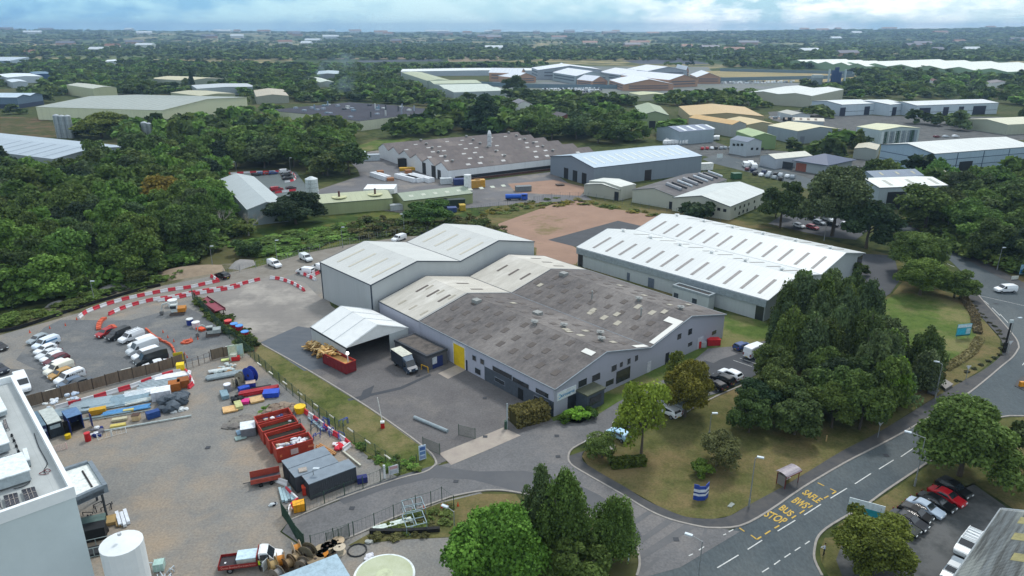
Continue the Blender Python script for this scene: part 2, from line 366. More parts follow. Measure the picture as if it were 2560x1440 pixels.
sheet('weedy_corner', [(985, 1300), (1102, 1258), (1200, 1235), (1290, 1236), (1330, 1300), (1200, 1340), (1000, 1350), (870, 1365)], G_DRY, .02)
# roads
main_l = [(1440, 1560), (1600, 1440), (1850, 1316), (1920, 1280), (2007, 1222), (2112, 1160), (2182, 1123), (2265, 1080), (2330, 1040), (2400, 1000), (2457, 958), (2502, 920), (2532, 893), (2547, 872), (2544, 850), (2525, 826), (2502, 800), (2482, 778), (2457, 750), (2438, 728), (2410, 685), (2375, 652), (2300, 606), (2242, 567), (2190, 540), (2100, 505), (1990, 462), (1900, 438), (1780, 408), (1755, 398)]
main_r = [(1800, 385), (1860, 402), (1990, 436), (2120, 478), (2200, 520), (2267, 560), (2377, 620), (2435, 655), (2500, 692), (2560, 720), (2700, 800), (2900, 860), (2900, 1000), (2560, 1040), (2500, 1042), (2440, 1075), (2370, 1120), (2282, 1180), (2215, 1225), (2162, 1263), (2080, 1312), (2047, 1340), (2037, 1368), (2036, 1400), (2055, 1440), (2090, 1600), (1500, 1700)]
sheet('main_road', main_l+main_r, A_ROAD, .020)
sheet('road_grass', [(2500, 1050), (2560, 1042), (2900, 1010), (2900, 1500), (2600, 1300), (2440, 1205), (2110, 1343), (2062, 1345), (2050, 1375), (2052, 1402), (2100, 1500), (2200, 1640), (2150, 1300), (2290, 1186), (2380, 1122), (2450, 1078)], G_DRY, .016)
sheet('corner_grass', [(2090, 1318), (2170, 1266), (2290, 1186), (2450, 1080), (2900, 1040), (2900, 1400), (2560, 1290), (2435, 1208), (2280, 1270), (2110, 1345)], G_DRY, .0165)
sheet('brick_car_park', [(2110, 1348), (2435, 1212), (2560, 1300), (2700, 1500), (2250, 1700), (2120, 1480), (2090, 1400)], A_LOT, .022)
acc = [(1780, 1318), (1742, 1314), (1677, 1298), (1622, 1275), (1587, 1255), (1555, 1235), (1455, 1178), (1430, 1156), (1421, 1142), (1430, 1125), (1480, 1097), (1560, 1060), (1700, 1005), (1790, 985), (1850, 960), (1960, 900), (2000, 860), (1930, 850), (1840, 866), (1770, 872), (1700, 930), (1545, 1006), (1450, 1060), (1390, 1052), (1295, 1086), (1125, 1158), (1077, 1170), (990, 1202), (840, 1256), (722, 1304), (705, 1330), (775, 1378), (885, 1340), (985, 1295), (1102, 1252), (1140, 1240), (1215, 1228), (1280, 1230), (1380, 1252), (1455, 1282), (1580, 1362), (1596, 1384), (1600, 1412), (1590, 1450), (1700, 1420), (1850, 1330)]
sheet('access_road', acc, A_ACC, .026)
sheet('resurfaced_bend', [(840, 1245), (1000, 1190), (1090, 1163), (1130, 1172), (1200, 1180), (1310, 1178), (1420, 1200), (1500, 1240), (1580, 1300), (1610, 1350), (1580, 1350), (1460, 1272), (1380, 1245), (1280, 1226), (1180, 1200), (1080, 1196), (960, 1225), (860, 1262)], mat('newer_asphalt', (.085, .09, .10), .8, c2=(.105, .108, .115), scale=.2, det=8, spec=.3), .030)
for q in ([(1585, 1300), (1620, 1278), (1632, 1283), (1590, 1312)], [(1592, 1352), (1668, 1298), (1684, 1305), (1604, 1360)], [(1600, 1385), (1712, 1312), (1742, 1318), (1620, 1392), (1598, 1402)], [(1745, 1372), (1762, 1318), (1770, 1319), (1756, 1370)], [(1600, 1428), (1645, 1392), (1650, 1398), (1608, 1436)]):
  sheet('trench_repair', q, mat('trench_asphalt', (.10, .105, .112), .8, c2=(.125, .125, .13), scale=.6), .032)
sheet('entrance_apron', [(1098, 1135), (1190, 1098), (1258, 1070), (1302, 1090), (1210, 1130), (1128, 1164)], APRON, .034)
sheet('parking_bays', [(1745, 930), (1800, 900), (1900, 868), (2000, 850), (1960, 900), (1850, 960), (1790, 985), (1765, 975)], A_DARK, .032)
sheet('side_patch', [(1740, 922), (1762, 902), (1812, 918), (1762, 948)], A_DARK, .034)
mbp = MB()
for k in range(9):
  a = P(1835+k*16-2, 902-k*5.5); c_ = P(1880+k*14, 918-k*6); strip([a, c_], .12, .125, mbp)
mbp.build('bay_markings', WHITE, recalc=False)['kind'] = 'structure'
sheet('rear_car_park', [(2110, 655), (2155, 634), (2235, 640), (2250, 700), (2225, 735), (2195, 752), (2120, 700)], A_DARK, .024)
sheet('lawn', [(2195, 755), (2230, 735), (2260, 700), (2420, 745), (2452, 790), (2500, 850), (2500, 885), (2450, 927), (2382, 968), (2295, 1018), (2207, 1076), (2105, 1128), (2020, 1180), (1952, 1220), (1920, 1240), (1867, 1266), (1825, 1290), (1780, 1299), (1715, 1294), (1655, 1271), (1562, 1219), (1470, 1165), (1455, 1142), (1462, 1128), (1500, 1105), (1700, 1020), (1850, 965), (1990, 905), (2100, 800)], G_DRY, .018)
sheet('green_lawn', [(2200, 760), (2240, 738), (2300, 735), (2400, 760), (2430, 800), (2440, 860), (2400, 900), (2300, 940), (2180, 960), (2160, 900)], G_LAWN, .022, 3)
sheet('warehouse_lawn', [(1440, 672), (1500, 690), (1660, 760), (1790, 780), (1900, 800), (1990, 850), (1840, 868), (1770, 878), (1700, 935), (1545, 1010), (1440, 1062), (1385, 1056), (1375, 1040), (1340, 700)], G_LAWN, .012)
# footways with kerbs (a real step)
def footway(name, inner, outer, m=A_PATH): poly_sheet(name, smooth_px(inner, 3)+smooth_px(outer, 3)[::-1], .13, m, thick=.13)
def kerb(px, name='kerb'):
  pts = [P(*p) for p in smooth_px(px, 3)]; o = strip(pts, .28, .0, h=.15).build(name, KERB); tag(o, kind='structure')
fl = [(1421, 1142), (1426, 1160), (1455, 1180), (1555, 1237), (1622, 1277), (1677, 1300), (1742, 1316), (1782, 1321), (1850, 1316), (1920, 1280), (2007, 1220), (2112, 1158), (2182, 1122), (2265, 1078), (2400, 998), (2457, 956), (2502, 918), (2532, 893), (2547, 870)]
fo = [(1462, 1128), (1455, 1142), (1470, 1165), (1562, 1219), (1608, 1248), (1655, 1271), (1715, 1294), (1780, 1299), (1825, 1291), (1867, 1267), (1952, 1221), (2020, 1181), (2105, 1129), (2207, 1076), (2382, 968), (2457, 927), (2502, 890), (2508, 870)]
footway('footway', fl, fo); kerb([(1517, 1082), (1480, 1097), (1432, 1122)]+fl)
footway('footway', [(2547, 870), (2540, 848), (2502, 802), (2457, 752), (2434, 722)], [(2508, 870), (2500, 845), (2470, 812), (2440, 778), (2418, 738)])
kerb([(2547, 870), (2540, 848), (2502, 802), (2457, 752), (2434, 722), (2410, 684)])
kerb([(722, 1303), (840, 1252), (990, 1200), (1060, 1182), (1085, 1166), (1090, 1155), (1062, 1120), (925, 1022), (770, 926), (652, 860)])
kerb([(777, 1377), (885, 1340), (985, 1295), (1102, 1252), (1140, 1240), (1215, 1227), (1280, 1230), (1380, 1252), (1455, 1281), (1580, 1362), (1595, 1380), (1599, 1412), (1592, 1440)])
kerb([(2560, 1041), (2500, 1044), (2440, 1077), (2370, 1122), (2282, 1182), (2215, 1227), (2162, 1265), (2080, 1312), (2047, 1340), (2037, 1368), (2036, 1400), (2055, 1440)])
kerb([(1720, 1028), (1790, 992), (1850, 966), (1990, 905)])
sheet('east_footway', [(2560, 724), (2500, 695), (2435, 660), (2377, 624), (2267, 563), (2240, 553), (2280, 565), (2400, 628), (2500, 676), (2700, 780), (2700, 800)], A_PATH, .028)
sheet('east_verge', [(2560, 745), (2620, 740), (2500, 676), (2400, 628), (2280, 565), (2240, 540), (2300, 560), (2560, 640), (2800, 760)], G_DRY, .014)
sheet('grass_strip', [(1478, 1036), (1540, 984), (1640, 940), (1646, 958), (1545, 1006), (1494, 1038)], G_LAWN, .031)
for x, y in ((1392, 1091), (1395, 1143), (1213, 1093), (1212, 996), (2215, 1140), (1690, 1350), (880, 1272), (1140, 1205), (1045, 940), (2490, 760), (2350, 1060), (520, 1120)): q_ = P(x, y); poly_sheet('drain_cover', [(q_.x-.35, q_.y-.35), (q_.x+.35, q_.y-.35), (q_.x+.35, q_.y+.35), (q_.x-.35, q_.y+.35)], .042, A_DARK, world=True)
# markings
mk = MB()
def dash(a, b_, w_=.12, z=.026, mb=None): strip([P(*a), P(*b_)], w_, z*3+.012, mb or mk)
dashes = [((2252, 1143), (2286, 1120)), ((2197, 1174), (2234, 1151)), ((2137, 1211), (2177, 1185)), ((2076, 1247), (2117, 1222)), ((2010, 1289), (2052, 1262)), ((1944, 1329), (1988, 1302)), ((1793, 1421), (1846, 1389)), ((1869, 1375), (1905, 1352))]
for a, b_ in dashes: dash(a, b_, .15)
for a, b_ in (((2012, 1362), (2024, 1354)), ((1987, 1378), (2001, 1369)), ((1961, 1395), (1976, 1385)), ((1935, 1413), (1950, 1402)), ((1905, 1432), (1922, 1421)), ((1822, 1331), (1833, 1325)), ((1808, 1339), (1815, 1336)), ((1747, 1377), (1760, 1368)), ((1722, 1391), (1732, 1386)), ((2560, 908), (2556, 914)), ((2500, 786), (2520, 808)), ((2440, 738), (2560, 765))): dash(a, b_, .14)
for a, b_ in (((2368, 660), (2386, 668)), ((2412, 682), (2432, 692)), ((2450, 745), (2472, 762)), ((2480, 770), (2500, 790)), ((1900, 420), (1925, 428)), ((1960, 437), (1985, 446)), ((1840, 405), (1860, 410))): dash(a, b_, .15)
tag(mk.build('road_marking', WHITE, recalc=False), kind='structure')
ym = MB()
for a, b_ in (((1848, 1321), (1861, 1330)), ((1877, 1339), (1892, 1350)), ((1892, 1350), (1903, 1343)), ((1912, 1337), (1926, 1328)), ((1936, 1322), (1948, 1315)), ((1979, 1297), (1990, 1290)), ((1999, 1285), (2011, 1277)), ((2020, 1271), (2031, 1265)), ((2060, 1247), (2071, 1241)), ((2075, 1223), (2090, 1230)), ((2090, 1230), (2080, 1236)), ((2044, 1208), (2060, 1216))):
  dash(a, b_, .2, .027, ym)
tag(ym.build('bus_bay_marking', YELL, recalc=False), kind='structure')
# "SAFLE BWS BUS STOP", read from a bus coming along the near kerb
def road_word(word, pl, pr, ptop):  # foot of first letter, foot of last letter, top of first letter
  a, b_, c_ = P(*pl), P(*pr), P(*ptop)
  ux = (b_-a); wd = ux.length; ux.normalize(); uy = (c_-a); ht = uy.length; uy.normalize()
  o = text_mesh('road_word', word, 1.0, YELL, depth=0, bold=.025)
  xs = [v.co.x for v in o.data.vertices]; ys = [v.co.y for v in o.data.vertices]
  x0, x1, y0, y1 = min(xs), max(xs), min(ys), max(ys)
  for v in o.data.vertices:
    p = a+ux*((v.co.x-x0)/(x1-x0)*wd)+uy*((v.co.y-y0)/(y1-y0)*ht); v.co = (p.x, p.y, .1)
  tag(o, kind='structure')
road_word('SAFLE', (2003, 1235), (2043, 1260), (2018, 1225))
road_word('BWS', (1976, 1256), (2009, 1274), (1994, 1244))
road_word('BUS', (1945, 1274), (1972, 1294), (1960, 1263))
road_word('STOP', (1907, 1291), (1955, 1313), (1924, 1278))
# mid-distance yards and fields
def far(name, pts, m, z=.02): return sheet(name, pts, m, z)
far('factory_yard', [(880, 385), (980, 372), (1040, 420), (1180, 455), (1380, 430), (1480, 500), (1380, 505), (1240, 515), (1180, 520), (1020, 535), (800, 505), (780, 480), (900, 440)], mat('factory_yard_asphalt', (.13, .13, .14), .8, c2=(.10, .10, .105), scale=.1, c3=(.2, .18, .16), s3=.03))
far('factory_grass', [(890, 385), (1000, 360), (1030, 345), (940, 350), (870, 372)], G_LAWN, .024)
far('pink_yard', [(1270, 460), (1385, 450), (1470, 470), (1450, 490), (1290, 482)], SOIL, .024)
far('lorry_park', [(555, 440), (700, 425), (740, 430), (770, 470), (800, 500), (720, 505), (640, 470)], mat('wet_green_asphalt', (.095, .125, .125), .6, c2=(.075, .095, .10), scale=.1), .02)
far('estate_road', [(870, 400), (900, 395), (960, 430), (1000, 455), (960, 462), (900, 430)], A_ACC, .028)
far('estate_yard', [(1670, 345), (1760, 345), (1830, 370), (1990, 380), (2170, 400), (2180, 430), (2000, 460), (1900, 432), (1780, 395), (1660, 365)], A_LOT, .012)
far('unit_yard', [(1920, 280), (2000, 275), (2200, 290), (2500, 292), (2560, 300), (2560, 350), (2330, 355), (2120, 355), (1930, 300)], A_LOT, .012)
far('tree_car_park', [(1920, 560), (1960, 535), (2100, 540), (2180, 570), (2140, 600), (2060, 592)], A_DARK, .02)
far('prison_field', [(1750, 178), (1930, 175), (2140, 188), (2160, 205), (1900, 205), (1780, 190)], mat('dry_straw_field', (.32, .25, .12), 1, c2=(.22, .19, .08), scale=.02, det=8), .02)
far('prison_yard', [(1150, 225), (1290, 190), (1420, 165), (1770, 168), (1800, 200), (2010, 208), (1990, 225), (1560, 240), (1300, 245), (1180, 240)], mat('prison_asphalt', (.13, .14, .16), .8, c2=(.08, .11, .07), scale=.02), .016)
far('brown_field', [(1120, 155), (1120, 143), (1250, 140), (1262, 152)], mat('stubble', (.27, .20, .13), 1, c2=(.2, .16, .09), scale=.01), .03)
far('brown_field', [(780, 148), (860, 146), (1080, 140), (1080, 148)], MC['stubble'], .03)
far('solar_ground', [(880, 156), (900, 151), (1100, 148), (1110, 153)], mat('dark_plough', (.05, .06, .08), 1), .034)
far('solar_ground', [(1555, 152), (1700, 146), (1780, 160), (1600, 160)], MC['dark_plough'], .034)
far('pasture', [(100, 140), (100, 132), (330, 134), (400, 147), (200, 146)], mat('pasture_green', (.12, .15, .05), 1, c2=(.09, .12, .04), scale=.01), .03)
far('moor', [(0, 292), (0, 345), (150, 345), (150, 310), (100, 292)], G_BRAMBLE, .02)
for i, (x0, x1, y0, c_) in enumerate([(-60, 130, 97, '8a8a4c'), (-40, 120, 104, 'b09a5c'), (150, 420, 102, '7d8c4e'), (460, 620, 99, '9a9258'), (800, 940, 102, 'b8a068'), (930, 1160, 97, 'b39a66'), (1180, 1240, 104, '9a8f60'), (1440, 1560, 97, '8c9058'), (1540, 1660, 94, 'a8985c'), (1750, 1900, 100, '80804a'), (1930, 2100, 98, '848658'), (2140, 2230, 105, '7c8a54'), (160, 240, 115, '9aa25a'), (340, 420, 120, '8a9652'), (2150, 2330, 187, '8c8450')]):
  k = 5 if y0 < 150 else 8
  mb = MB(); vv = []
  for j in range(5):
    for i_ in range(25):
      p = P(x0+(x1-x0)*i_/24, y0-1+k*.8*j/4); h_ = gh(p.x, p.y); p = P(x0+(x1-x0)*i_/24, y0-1+k*.8*j/4, h_); vv.append((p.x, p.y, gh(p.x, p.y)+(1.2 if p.y > 2600 else .25)))
  mb.add(vv, [(j*25+i_, j*25+i_+1, (j+1)*25+i_+1, (j+1)*25+i_) for j in range(4) for i_ in range(24)]); tag(mb.build('field', mat('field_'+c_, tuple(v*.9 for v in lin(c_)), 1, c2=tuple(v*.6 for v in lin(c_)), scale=.008)), kind='structure')
# ------------------------------------------------------------------ buildings
GLASS = mat('window_glass', (.025, .03, .035), .12, 0, spec=.8)
DARKF = M('1c2028', .5)
SKYL = mat('skylight_panel', (.085, .07, .06), .6, c2=(.12, .10, .085), scale=2)
def roofm(name, c, amt=.8, rough=.55, per=1.0, c3=None):
  c = lin(c); return mat(name, c, rough, 0, c2=tuple(v*amt for v in c), scale=.5, det=8, stretch=(1, .16, 1), lo=.4, hi=.65, c3=c3, s3=.09, lo3=.52, hi3=.66, spec=.35, lines=(per, 0, tuple(v*.8 for v in c), .06*per))
def wallm(name, c, amt=.88, per=1.0, rough=.5):
  c = lin(c); return mat(name, c, rough, 0, c2=tuple(v*amt for v in c), scale=.6, det=6, stretch=(1, 1, .15), lo=.42, hi=.7, spec=.3, lines=(per, 0, tuple(v*.86 for v in c), .05*per))
class Bld:
  # A near corner, B end of the ridge direction, C across the ridge; pixels at eave height z
  def __init__(s, name, label, A, B, C, z, n=1, rise=1.5, wall=None, roof=None, ov=.25, cat='warehouse', group=None, trim=None, flat=False, parapet=0.0, ridge_at=.5, hip=0.0, th=.12, walls=True, wallbase=None, sunk=0.0):
    a, b, c = P(*A, z), P(*B, z), P(*C, z)
    u, v = (b-a), (c-a); s.L, s.W = u.length, v.length
    u.normalize(); v.normalize()
    if name != 'none':
      sg = 1 if u.x*v.y-u.y*v.x > 0 else -1  # square the plan, sharing the error between both sides
      au, av = math.atan2(u.y, u.x), math.atan2(v.y, v.x)
      d = (av-au-sg*math.pi/2+math.pi) % (2*math.pi)-math.pi
      s.skew = math.degrees(d)
      d = max(-R(5), min(R(5), d)); au += d/2
    s.sg = sg; s.au = au; s.z = z; s.n = n; s.rise = rise; s.ov = ov; s.ra = ridge_at
    s.root = empty(name, (a.x, a.y, 0), au, label, cat, group)
    s.O = Vector((a.x, a.y, 0)); s.U = Vector((math.cos(au), math.sin(au), 0)); s.V = Vector((-s.U.y, s.U.x, 0))*sg
    s.wm, s.rm = wall, roof
    L_, W = s.L, s.W
    if sunk: s.z = z = z-sunk; parapet = sunk
    if walls:
      mb = MB(); prof = s.profile() if not (flat or hip) else [(0, z), (W, z)]
      top = [(y, h-.04) for y, h in prof]
      poly = [(0, 0)]+top+[(W, 0)]
      n_ = len(poly); vs = [(0, sg*y, h) for y, h in poly]+[(L_, sg*y, h) for y, h in poly]
      mb.add(vs, [(i, (i+1) % n_, (i+1) % n_+n_, i+n_) for i in range(n_)]+[tuple(range(n_)), tuple(range(n_, 2*n_))])
      mb.build('wall', wall, s.root)
      if wallbase:
        h, m_ = wallbase; o = .06
        MB().box(-o, min(-o*sg, (W+o)*sg), 0, L_+o, max(-o*sg, (W+o)*sg), h).build('plinth_band', m_, s.root)
    mb = MB()
    if flat:
      y0, y1 = sorted((-ov*sg, (W+ov)*sg))
      if parapet:
        mb.box(0, min(0, W*sg), z-.02, L_, max(0, W*sg), z+.1)
        mb.build('roof', roof, s.root)
        p = MB(); t = .35
        ya, yb = sorted((0, W*sg))
        for q in ((-.1, ya-.1, L_+.1, ya+t), (-.1, yb-t, L_+.1, yb+.1), (-.1, ya+t, t, yb-t), (L_-t, ya+t, L_+.1, yb-t)): p.box(q[0], q[1], z-.3, q[2], q[3], z+parapet)
        p.build('parapet', trim or wall, s.root)
      else:
        mb.box(-ov, y0, z, L_+ov, y1, z+.25); mb.build('roof', roof, s.root)
    elif hip:
      ym = W/2*sg; h = z+rise; o = ov
      c0 = [(-o, -o*sg, z), (L_+o, -o*sg, z), (L_+o, (W+o)*sg, z), (-o, (W+o)*sg, z)]; r = [(hip, ym, h), (L_-hip, ym, h)]
      mb.add(c0+r+[(x, y, z-.2) for x, y, _ in c0], [(0, 1, 5, 4), (1, 2, 5), (2, 3, 4, 5), (3, 0, 4), (6, 7, 8, 9), (0, 1, 7, 6), (1, 2, 8, 7), (2, 3, 9, 8), (3, 0, 6, 9)])
      mb.build('roof', roof, s.root)
    else:
      for i in range(n):
        for side in (0, 1):
          mb.slab([s.rp(i, side, x, t) for x, t in ((-ov, 0 if side == 0 else 0), (L_+ov, 0), (L_+ov, 1), (-ov, 1))], th)
      mb.build('roof', roof, s.root)
      if trim:
        tb = MB()
        pr = s.profile()
        for x in (-ov-.02, L_+ov+.02):
          for (ya, ha), (yb, hb) in zip(pr, pr[1:]): tb.cyl((x, ya*sg, ha+.05), (x, yb*sg, hb+.05), .14, n=4)
        for y in (-.08, W+.08): tb.cyl((-ov, y*sg, z+.02), (L_+ov, y*sg, z+.02), .13, n=4)
        for i in range(1, n): tb.cyl((0, i*W/n*sg, z+.12), (L_, i*W/n*sg, z+.12), .10, n=4)
        tb.build('gutter_trim', trim, s.root)
  def profile(s):
    w_ = s.W/s.n; p = [(0, s.z)]
    for i in range(s.n): p += [((i+s.ra)*w_, s.z+s.rise), ((i+1)*w_, s.z)]
    return p
  def rp(s, i, side, x, t, off=0.0):  # point on a roof slope: t 0 at the eave, 1 at the ridge
    w_ = s.W/s.n; ym = (i+s.ra)*w_
    y = (i*w_+t*s.ra*w_) if side == 0 else ((i+1)*w_-t*(1-s.ra)*w_)
    return Vector((x, y*s.sg, s.z+s.rise*t+off))
  def patch(s, i, side, x0, x1, t0, t1, m=None, name='skylight', off=.14, th=.04):
    return MB().slab([s.rp(i, side, x0, t0, off), s.rp(i, side, x1, t0, off), s.rp(i, side, x1, t1, off), s.rp(i, side, x0, t1, off)], th).build(name, m or SKYL, s.root)
  def patches(s, i, side, xs, wd, t0, t1, m=None, one=True, name='skylight'):
    if one:
      for x in xs: s.patch(i, side, x, x+wd, t0, t1, m, name)
  # faces: 'a' = gable at A (x=0), 'b' = gable at B (x=L), 'f' = eave wall through A (y=0), 'k' = far eave wall (y=W)
  def fl(s, face, px, py):  # pixel -> (distance along the face, height)
    d = ray(px, py); o = Vector((0, 0, CAM_H))
    if face in 'ab': nrm = s.U; q = s.O+s.U*(0 if face == 'a' else s.L); t = s.V
    else: nrm = s.V; q = s.O+s.V*(0 if face == 'f' else s.W); t = s.U
    k = (q-o).dot(nrm)/d.dot(nrm); p = o+d*k
    return (p-q).dot(t), p.z
  def panel(s, face, along, z0, w_, h, m, name='window', out_=.05, frame=None, deep=.08):
    a0, a1 = along-w_/2, along+w_/2
    def bx(a0, a1, z0, z1, o0, o1):
      mb = MB()
      if face == 'a': mb.box(-o1, min(a0*s.sg, a1*s.sg), z0, -o0, max(a0*s.sg, a1*s.sg), z1)
      elif face == 'b': mb.box(s.L+o0, min(a0*s.sg, a1*s.sg), z0, s.L+o1, max(a0*s.sg, a1*s.sg), z1)
      elif face == 'f': mb.box(a0, min(-o0*s.sg, -o1*s.sg), z0, a1, max(-o0*s.sg, -o1*s.sg), z1)
      else: mb.box(a0, min((s.W+o0)*s.sg, (s.W+o1)*s.sg), z0, a1, max((s.W+o0)*s.sg, (s.W+o1)*s.sg), z1)
      return mb
    if frame:
      fr = bx(a0-.1, a1+.1, z0-.1, z0+h+.1, .0, out_*.6).build(name, frame, s.root)
      g_ = bx(a0, a1, z0, z0+h, out_*.6-.01, out_+.01).build('pane', m, fr); return fr
    return bx(a0, a1, z0, z0+h, -.02, out_).build(name, m, s.root)
  def win(s, face, cx, cy, w_, h, m=None, name='window', frame=None, out_=.06):
    a, z = s.fl(face, cx, cy); return s.panel(face, a, max(z-h/2, .02), w_, h, m or GLASS, name, out_, frame)
  def door(s, face, cx, cy, w_, h, m=None, name='door', out_=.06):
    a, z = s.fl(face, cx, cy); return s.panel(face, a, .02, w_, h, m or DARKF, name, out_)
  def local(s, x, y, z): return (x, y*s.sg, z)
def vent_on(b, i, side, x, t, kind='cowl', m=None, sc_=1.0):
  p = b.rp(i, side, x, t, .1); mb = MB()
  if kind == 'cowl': mb.cyl(p, p+Vector((0, 0, .45*sc_)), .35*sc_, n=10); mb.blob(p+Vector((0, 0, .6*sc_)), (.7*sc_, .7*sc_, .32*sc_), 3)
  elif kind == 'flue': mb.cyl(p, p+Vector((0, 0, 1.6*sc_)), .14*sc_); mb.cyl(p+Vector((0, 0, 1.6*sc_)), p+Vector((0, 0, 1.8*sc_)), .28*sc_, .05)
  else: mb.box(p.x-.8*sc_, p.y-.7*sc_, p.z-.1, p.x+.8*sc_, p.y+.7*sc_, p.z+.6*sc_)
  return mb.build('roof_vent', m or M('8f9290', .6), b.root)
# --- the main unit: grey fibre-cement front part
WMAIN = wallm('cladding_lilac_grey', (.40, .42, .50), .9)
RGREY = mat('weathered_fibre_cement', (.165, .152, .145), .9, c2=(.105, .098, .098), scale=.9, det=8, stretch=(.55, .22, 1), lo=.38, hi=.66, c3=(.205, .19, .18), s3=.09, lo3=.52, hi3=.64, spec=.15, lines=(1.02, 0, (.15, .14, .137), .05), bump=.15)
RCREAM = mat('aged_cream_roof_sheet', (.53, .51, .455), .6, c2=(.43, .41, .36), scale=.6, det=8, stretch=(1, .2, 1), c3=(.66, .64, .59), s3=.06, lines=(1.0, 0, (.49, .47, .42), .05), spec=.3)
MZ = hz((1385, 973), (1385, 1043)); LU = (P(1055, 802, MZ)-P(1385, 973, MZ)).length
main = Bld('office_factory', 'long grey twin-gabled factory with patched grey roof and white office front behind the loading yard', (1385, 973), (1055, 802), (1803, 783), MZ, 2, 2.9, WMAIN, RGREY, ov=.35, trim=M('7d8790', .5), cat='factory')
mr = random.Random(4)
PAT_D = mat('dark_roof_sheet', (.085, .072, .066), .8, c2=(.11, .095, .085), scale=1.5); PAT_Y = mat('pale_rooflight_sheet', (.40, .37, .30), .6, c2=(.32, .30, .24), scale=1.5); PAT_W = mat('white_rooflight_sheet', (.66, .66, .62), .5)
rows = {(0, 0): (.22, .5, .78), (0, 1): (.3, .7), (1, 0): (.2, .45, .72), (1, 1): (.35, .68)}
for (i, sd), ts in rows.items():
  for k, t in enumerate(ts):
    x = 2.2+(k % 2)*1.9
    while x < main.L-2:
      fz = mr.random(); m_ = PAT_D if fz < .86 or (i, sd) == (0, 0) and fz < .97 else PAT_Y
      tt = t+mr.uniform(-.03, .03); main.patch(i, sd, x, x+1.15, tt, tt+.125, m_, 'roof_panel'); x += mr.choice([3.6, 3.8, 4.1])
  if sd == 1 or i == 1:
    for _ in range(4):
      x = mr.uniform(2, main.L-3); t = mr.uniform(.12, .85); main.patch(i, sd, x, x+1.05, t, t+.11, PAT_Y, 'roof_panel', off=.19)
main.patch(0, 0, 1.0, 3.4, .80, .90, PAT_W, 'roof_panel', .19); main.patch(1, 0, -.2, .9, .08, .80, PAT_W, 'roof_panel', .19); main.patch(1, 0, .9, 3.2, .66, .8, PAT_W, 'roof_panel', .19); main.patch(0, 1, 0, 1.2, .02, .3, PAT_W, 'roof_panel', .19)
for i, sd, x, t, k in ((0, 0, 33.5, .9, 'box'), (0, 0, 17, .95, 'cowl'), (0, 1, 5, .62, 'cowl'), (0, 1, 13.5, .7, 'cowl'), (1, 0, 12, .94, 'cowl'), (1, 1, 4, .8, 'cowl'), (0, 1, 22, .6, 'box'), (1, 0, 21, .6, 'flue'), (1, 0, 33.5, .95, 'box'), (0, 1, 8.2, .35, 'cowl'), (1, 0, 8, .6, 'flue')): vent_on(main, i, sd, x, t, k)
for cx, cy, w_, h in ((1456, 957, 2.0, 1.2), (1490, 943, 2.0, 1.2), (1535, 920, 1.3, 1.1), (1553, 911, .7, .9), (1572, 903, .8, 1.1), (1591, 895, .8, 1.1), (1524, 956, 2.0, 1.0), (1490, 972, 2.0, 1.0), (1698, 841, 1.2, 1.1), (1725, 829, 1.2, 1.2), (1725, 860, 1.3, .8), (1785, 831, 1.5, .8), (1558, 937, 3.6, 2.2)):
  main.win('a', cx, cy, w_, h, frame=M('a9afb8', .5) if w_ < 3 else M('20242a', .5))
main.door('a', 1622, 917, 1.1, 2.2, M('c9ccd6')); main.door('a', 1668, 892, 1.1, 2.3, M('20242c')); main.door('a', 1751, 850, 1.9, 2.4, M('c4c8d2'))
# front wall: window bands, dark lower storey, yellow door
a1, _ = main.fl('f', 1372, 990); a2, _ = main.fl('f', 1222, 905)
main.panel('f', (a1+a2)/2, 0.05, a2-a1+2.4, 2.75, M('4a525c', .6), 'dark_cladding_band', .05)
for (xa, ya), (xb, yb), h in (((1232, 919), (1280, 945), .9), ((1282, 946), (1322, 968), .8), ((1340, 975), (1371, 990), .8)):
  p, z1 = main.fl('f', xa, ya); q, z2 = main.fl('f', xb, yb); main.panel('f', (p+q)/2, (z1+z2)/2-h/2, abs(p-q), h, GLASS, 'window', .06, M('9aa2b0', .5))
for cx, cy, w_, h in ((1186, 895, .9, .9), (1206, 904, .9, .9), (1195, 928, 1.5, 1.0), (1250, 953, 2.6, .7), (1348, 1003, 2.4, 1.3), (1366, 1016, 1.2, 2.0)): main.win('f', cx, cy, w_, h, frame=M('8b93a0', .5), out_=.1)
main.door('f', 1165, 925, 1.0, 2.1, M('1e2a44'), out_=.07); main.door('f', 1302, 990, 1.3, 2.1, M('15181c'), out_=.1)
p, _ = main.fl('f', 1149, 898); yd = main.panel('f', p, .05, 3.3, 4.3, mat('yellow_roller_door', (.72, .50, .01), .5, c2=(.6, .42, .01), scale=1), 'roller_door', .12)
main.panel('f', p, 0.03, 3.9, 4.7, M('c9ccd0'), 'door_frame', .08)
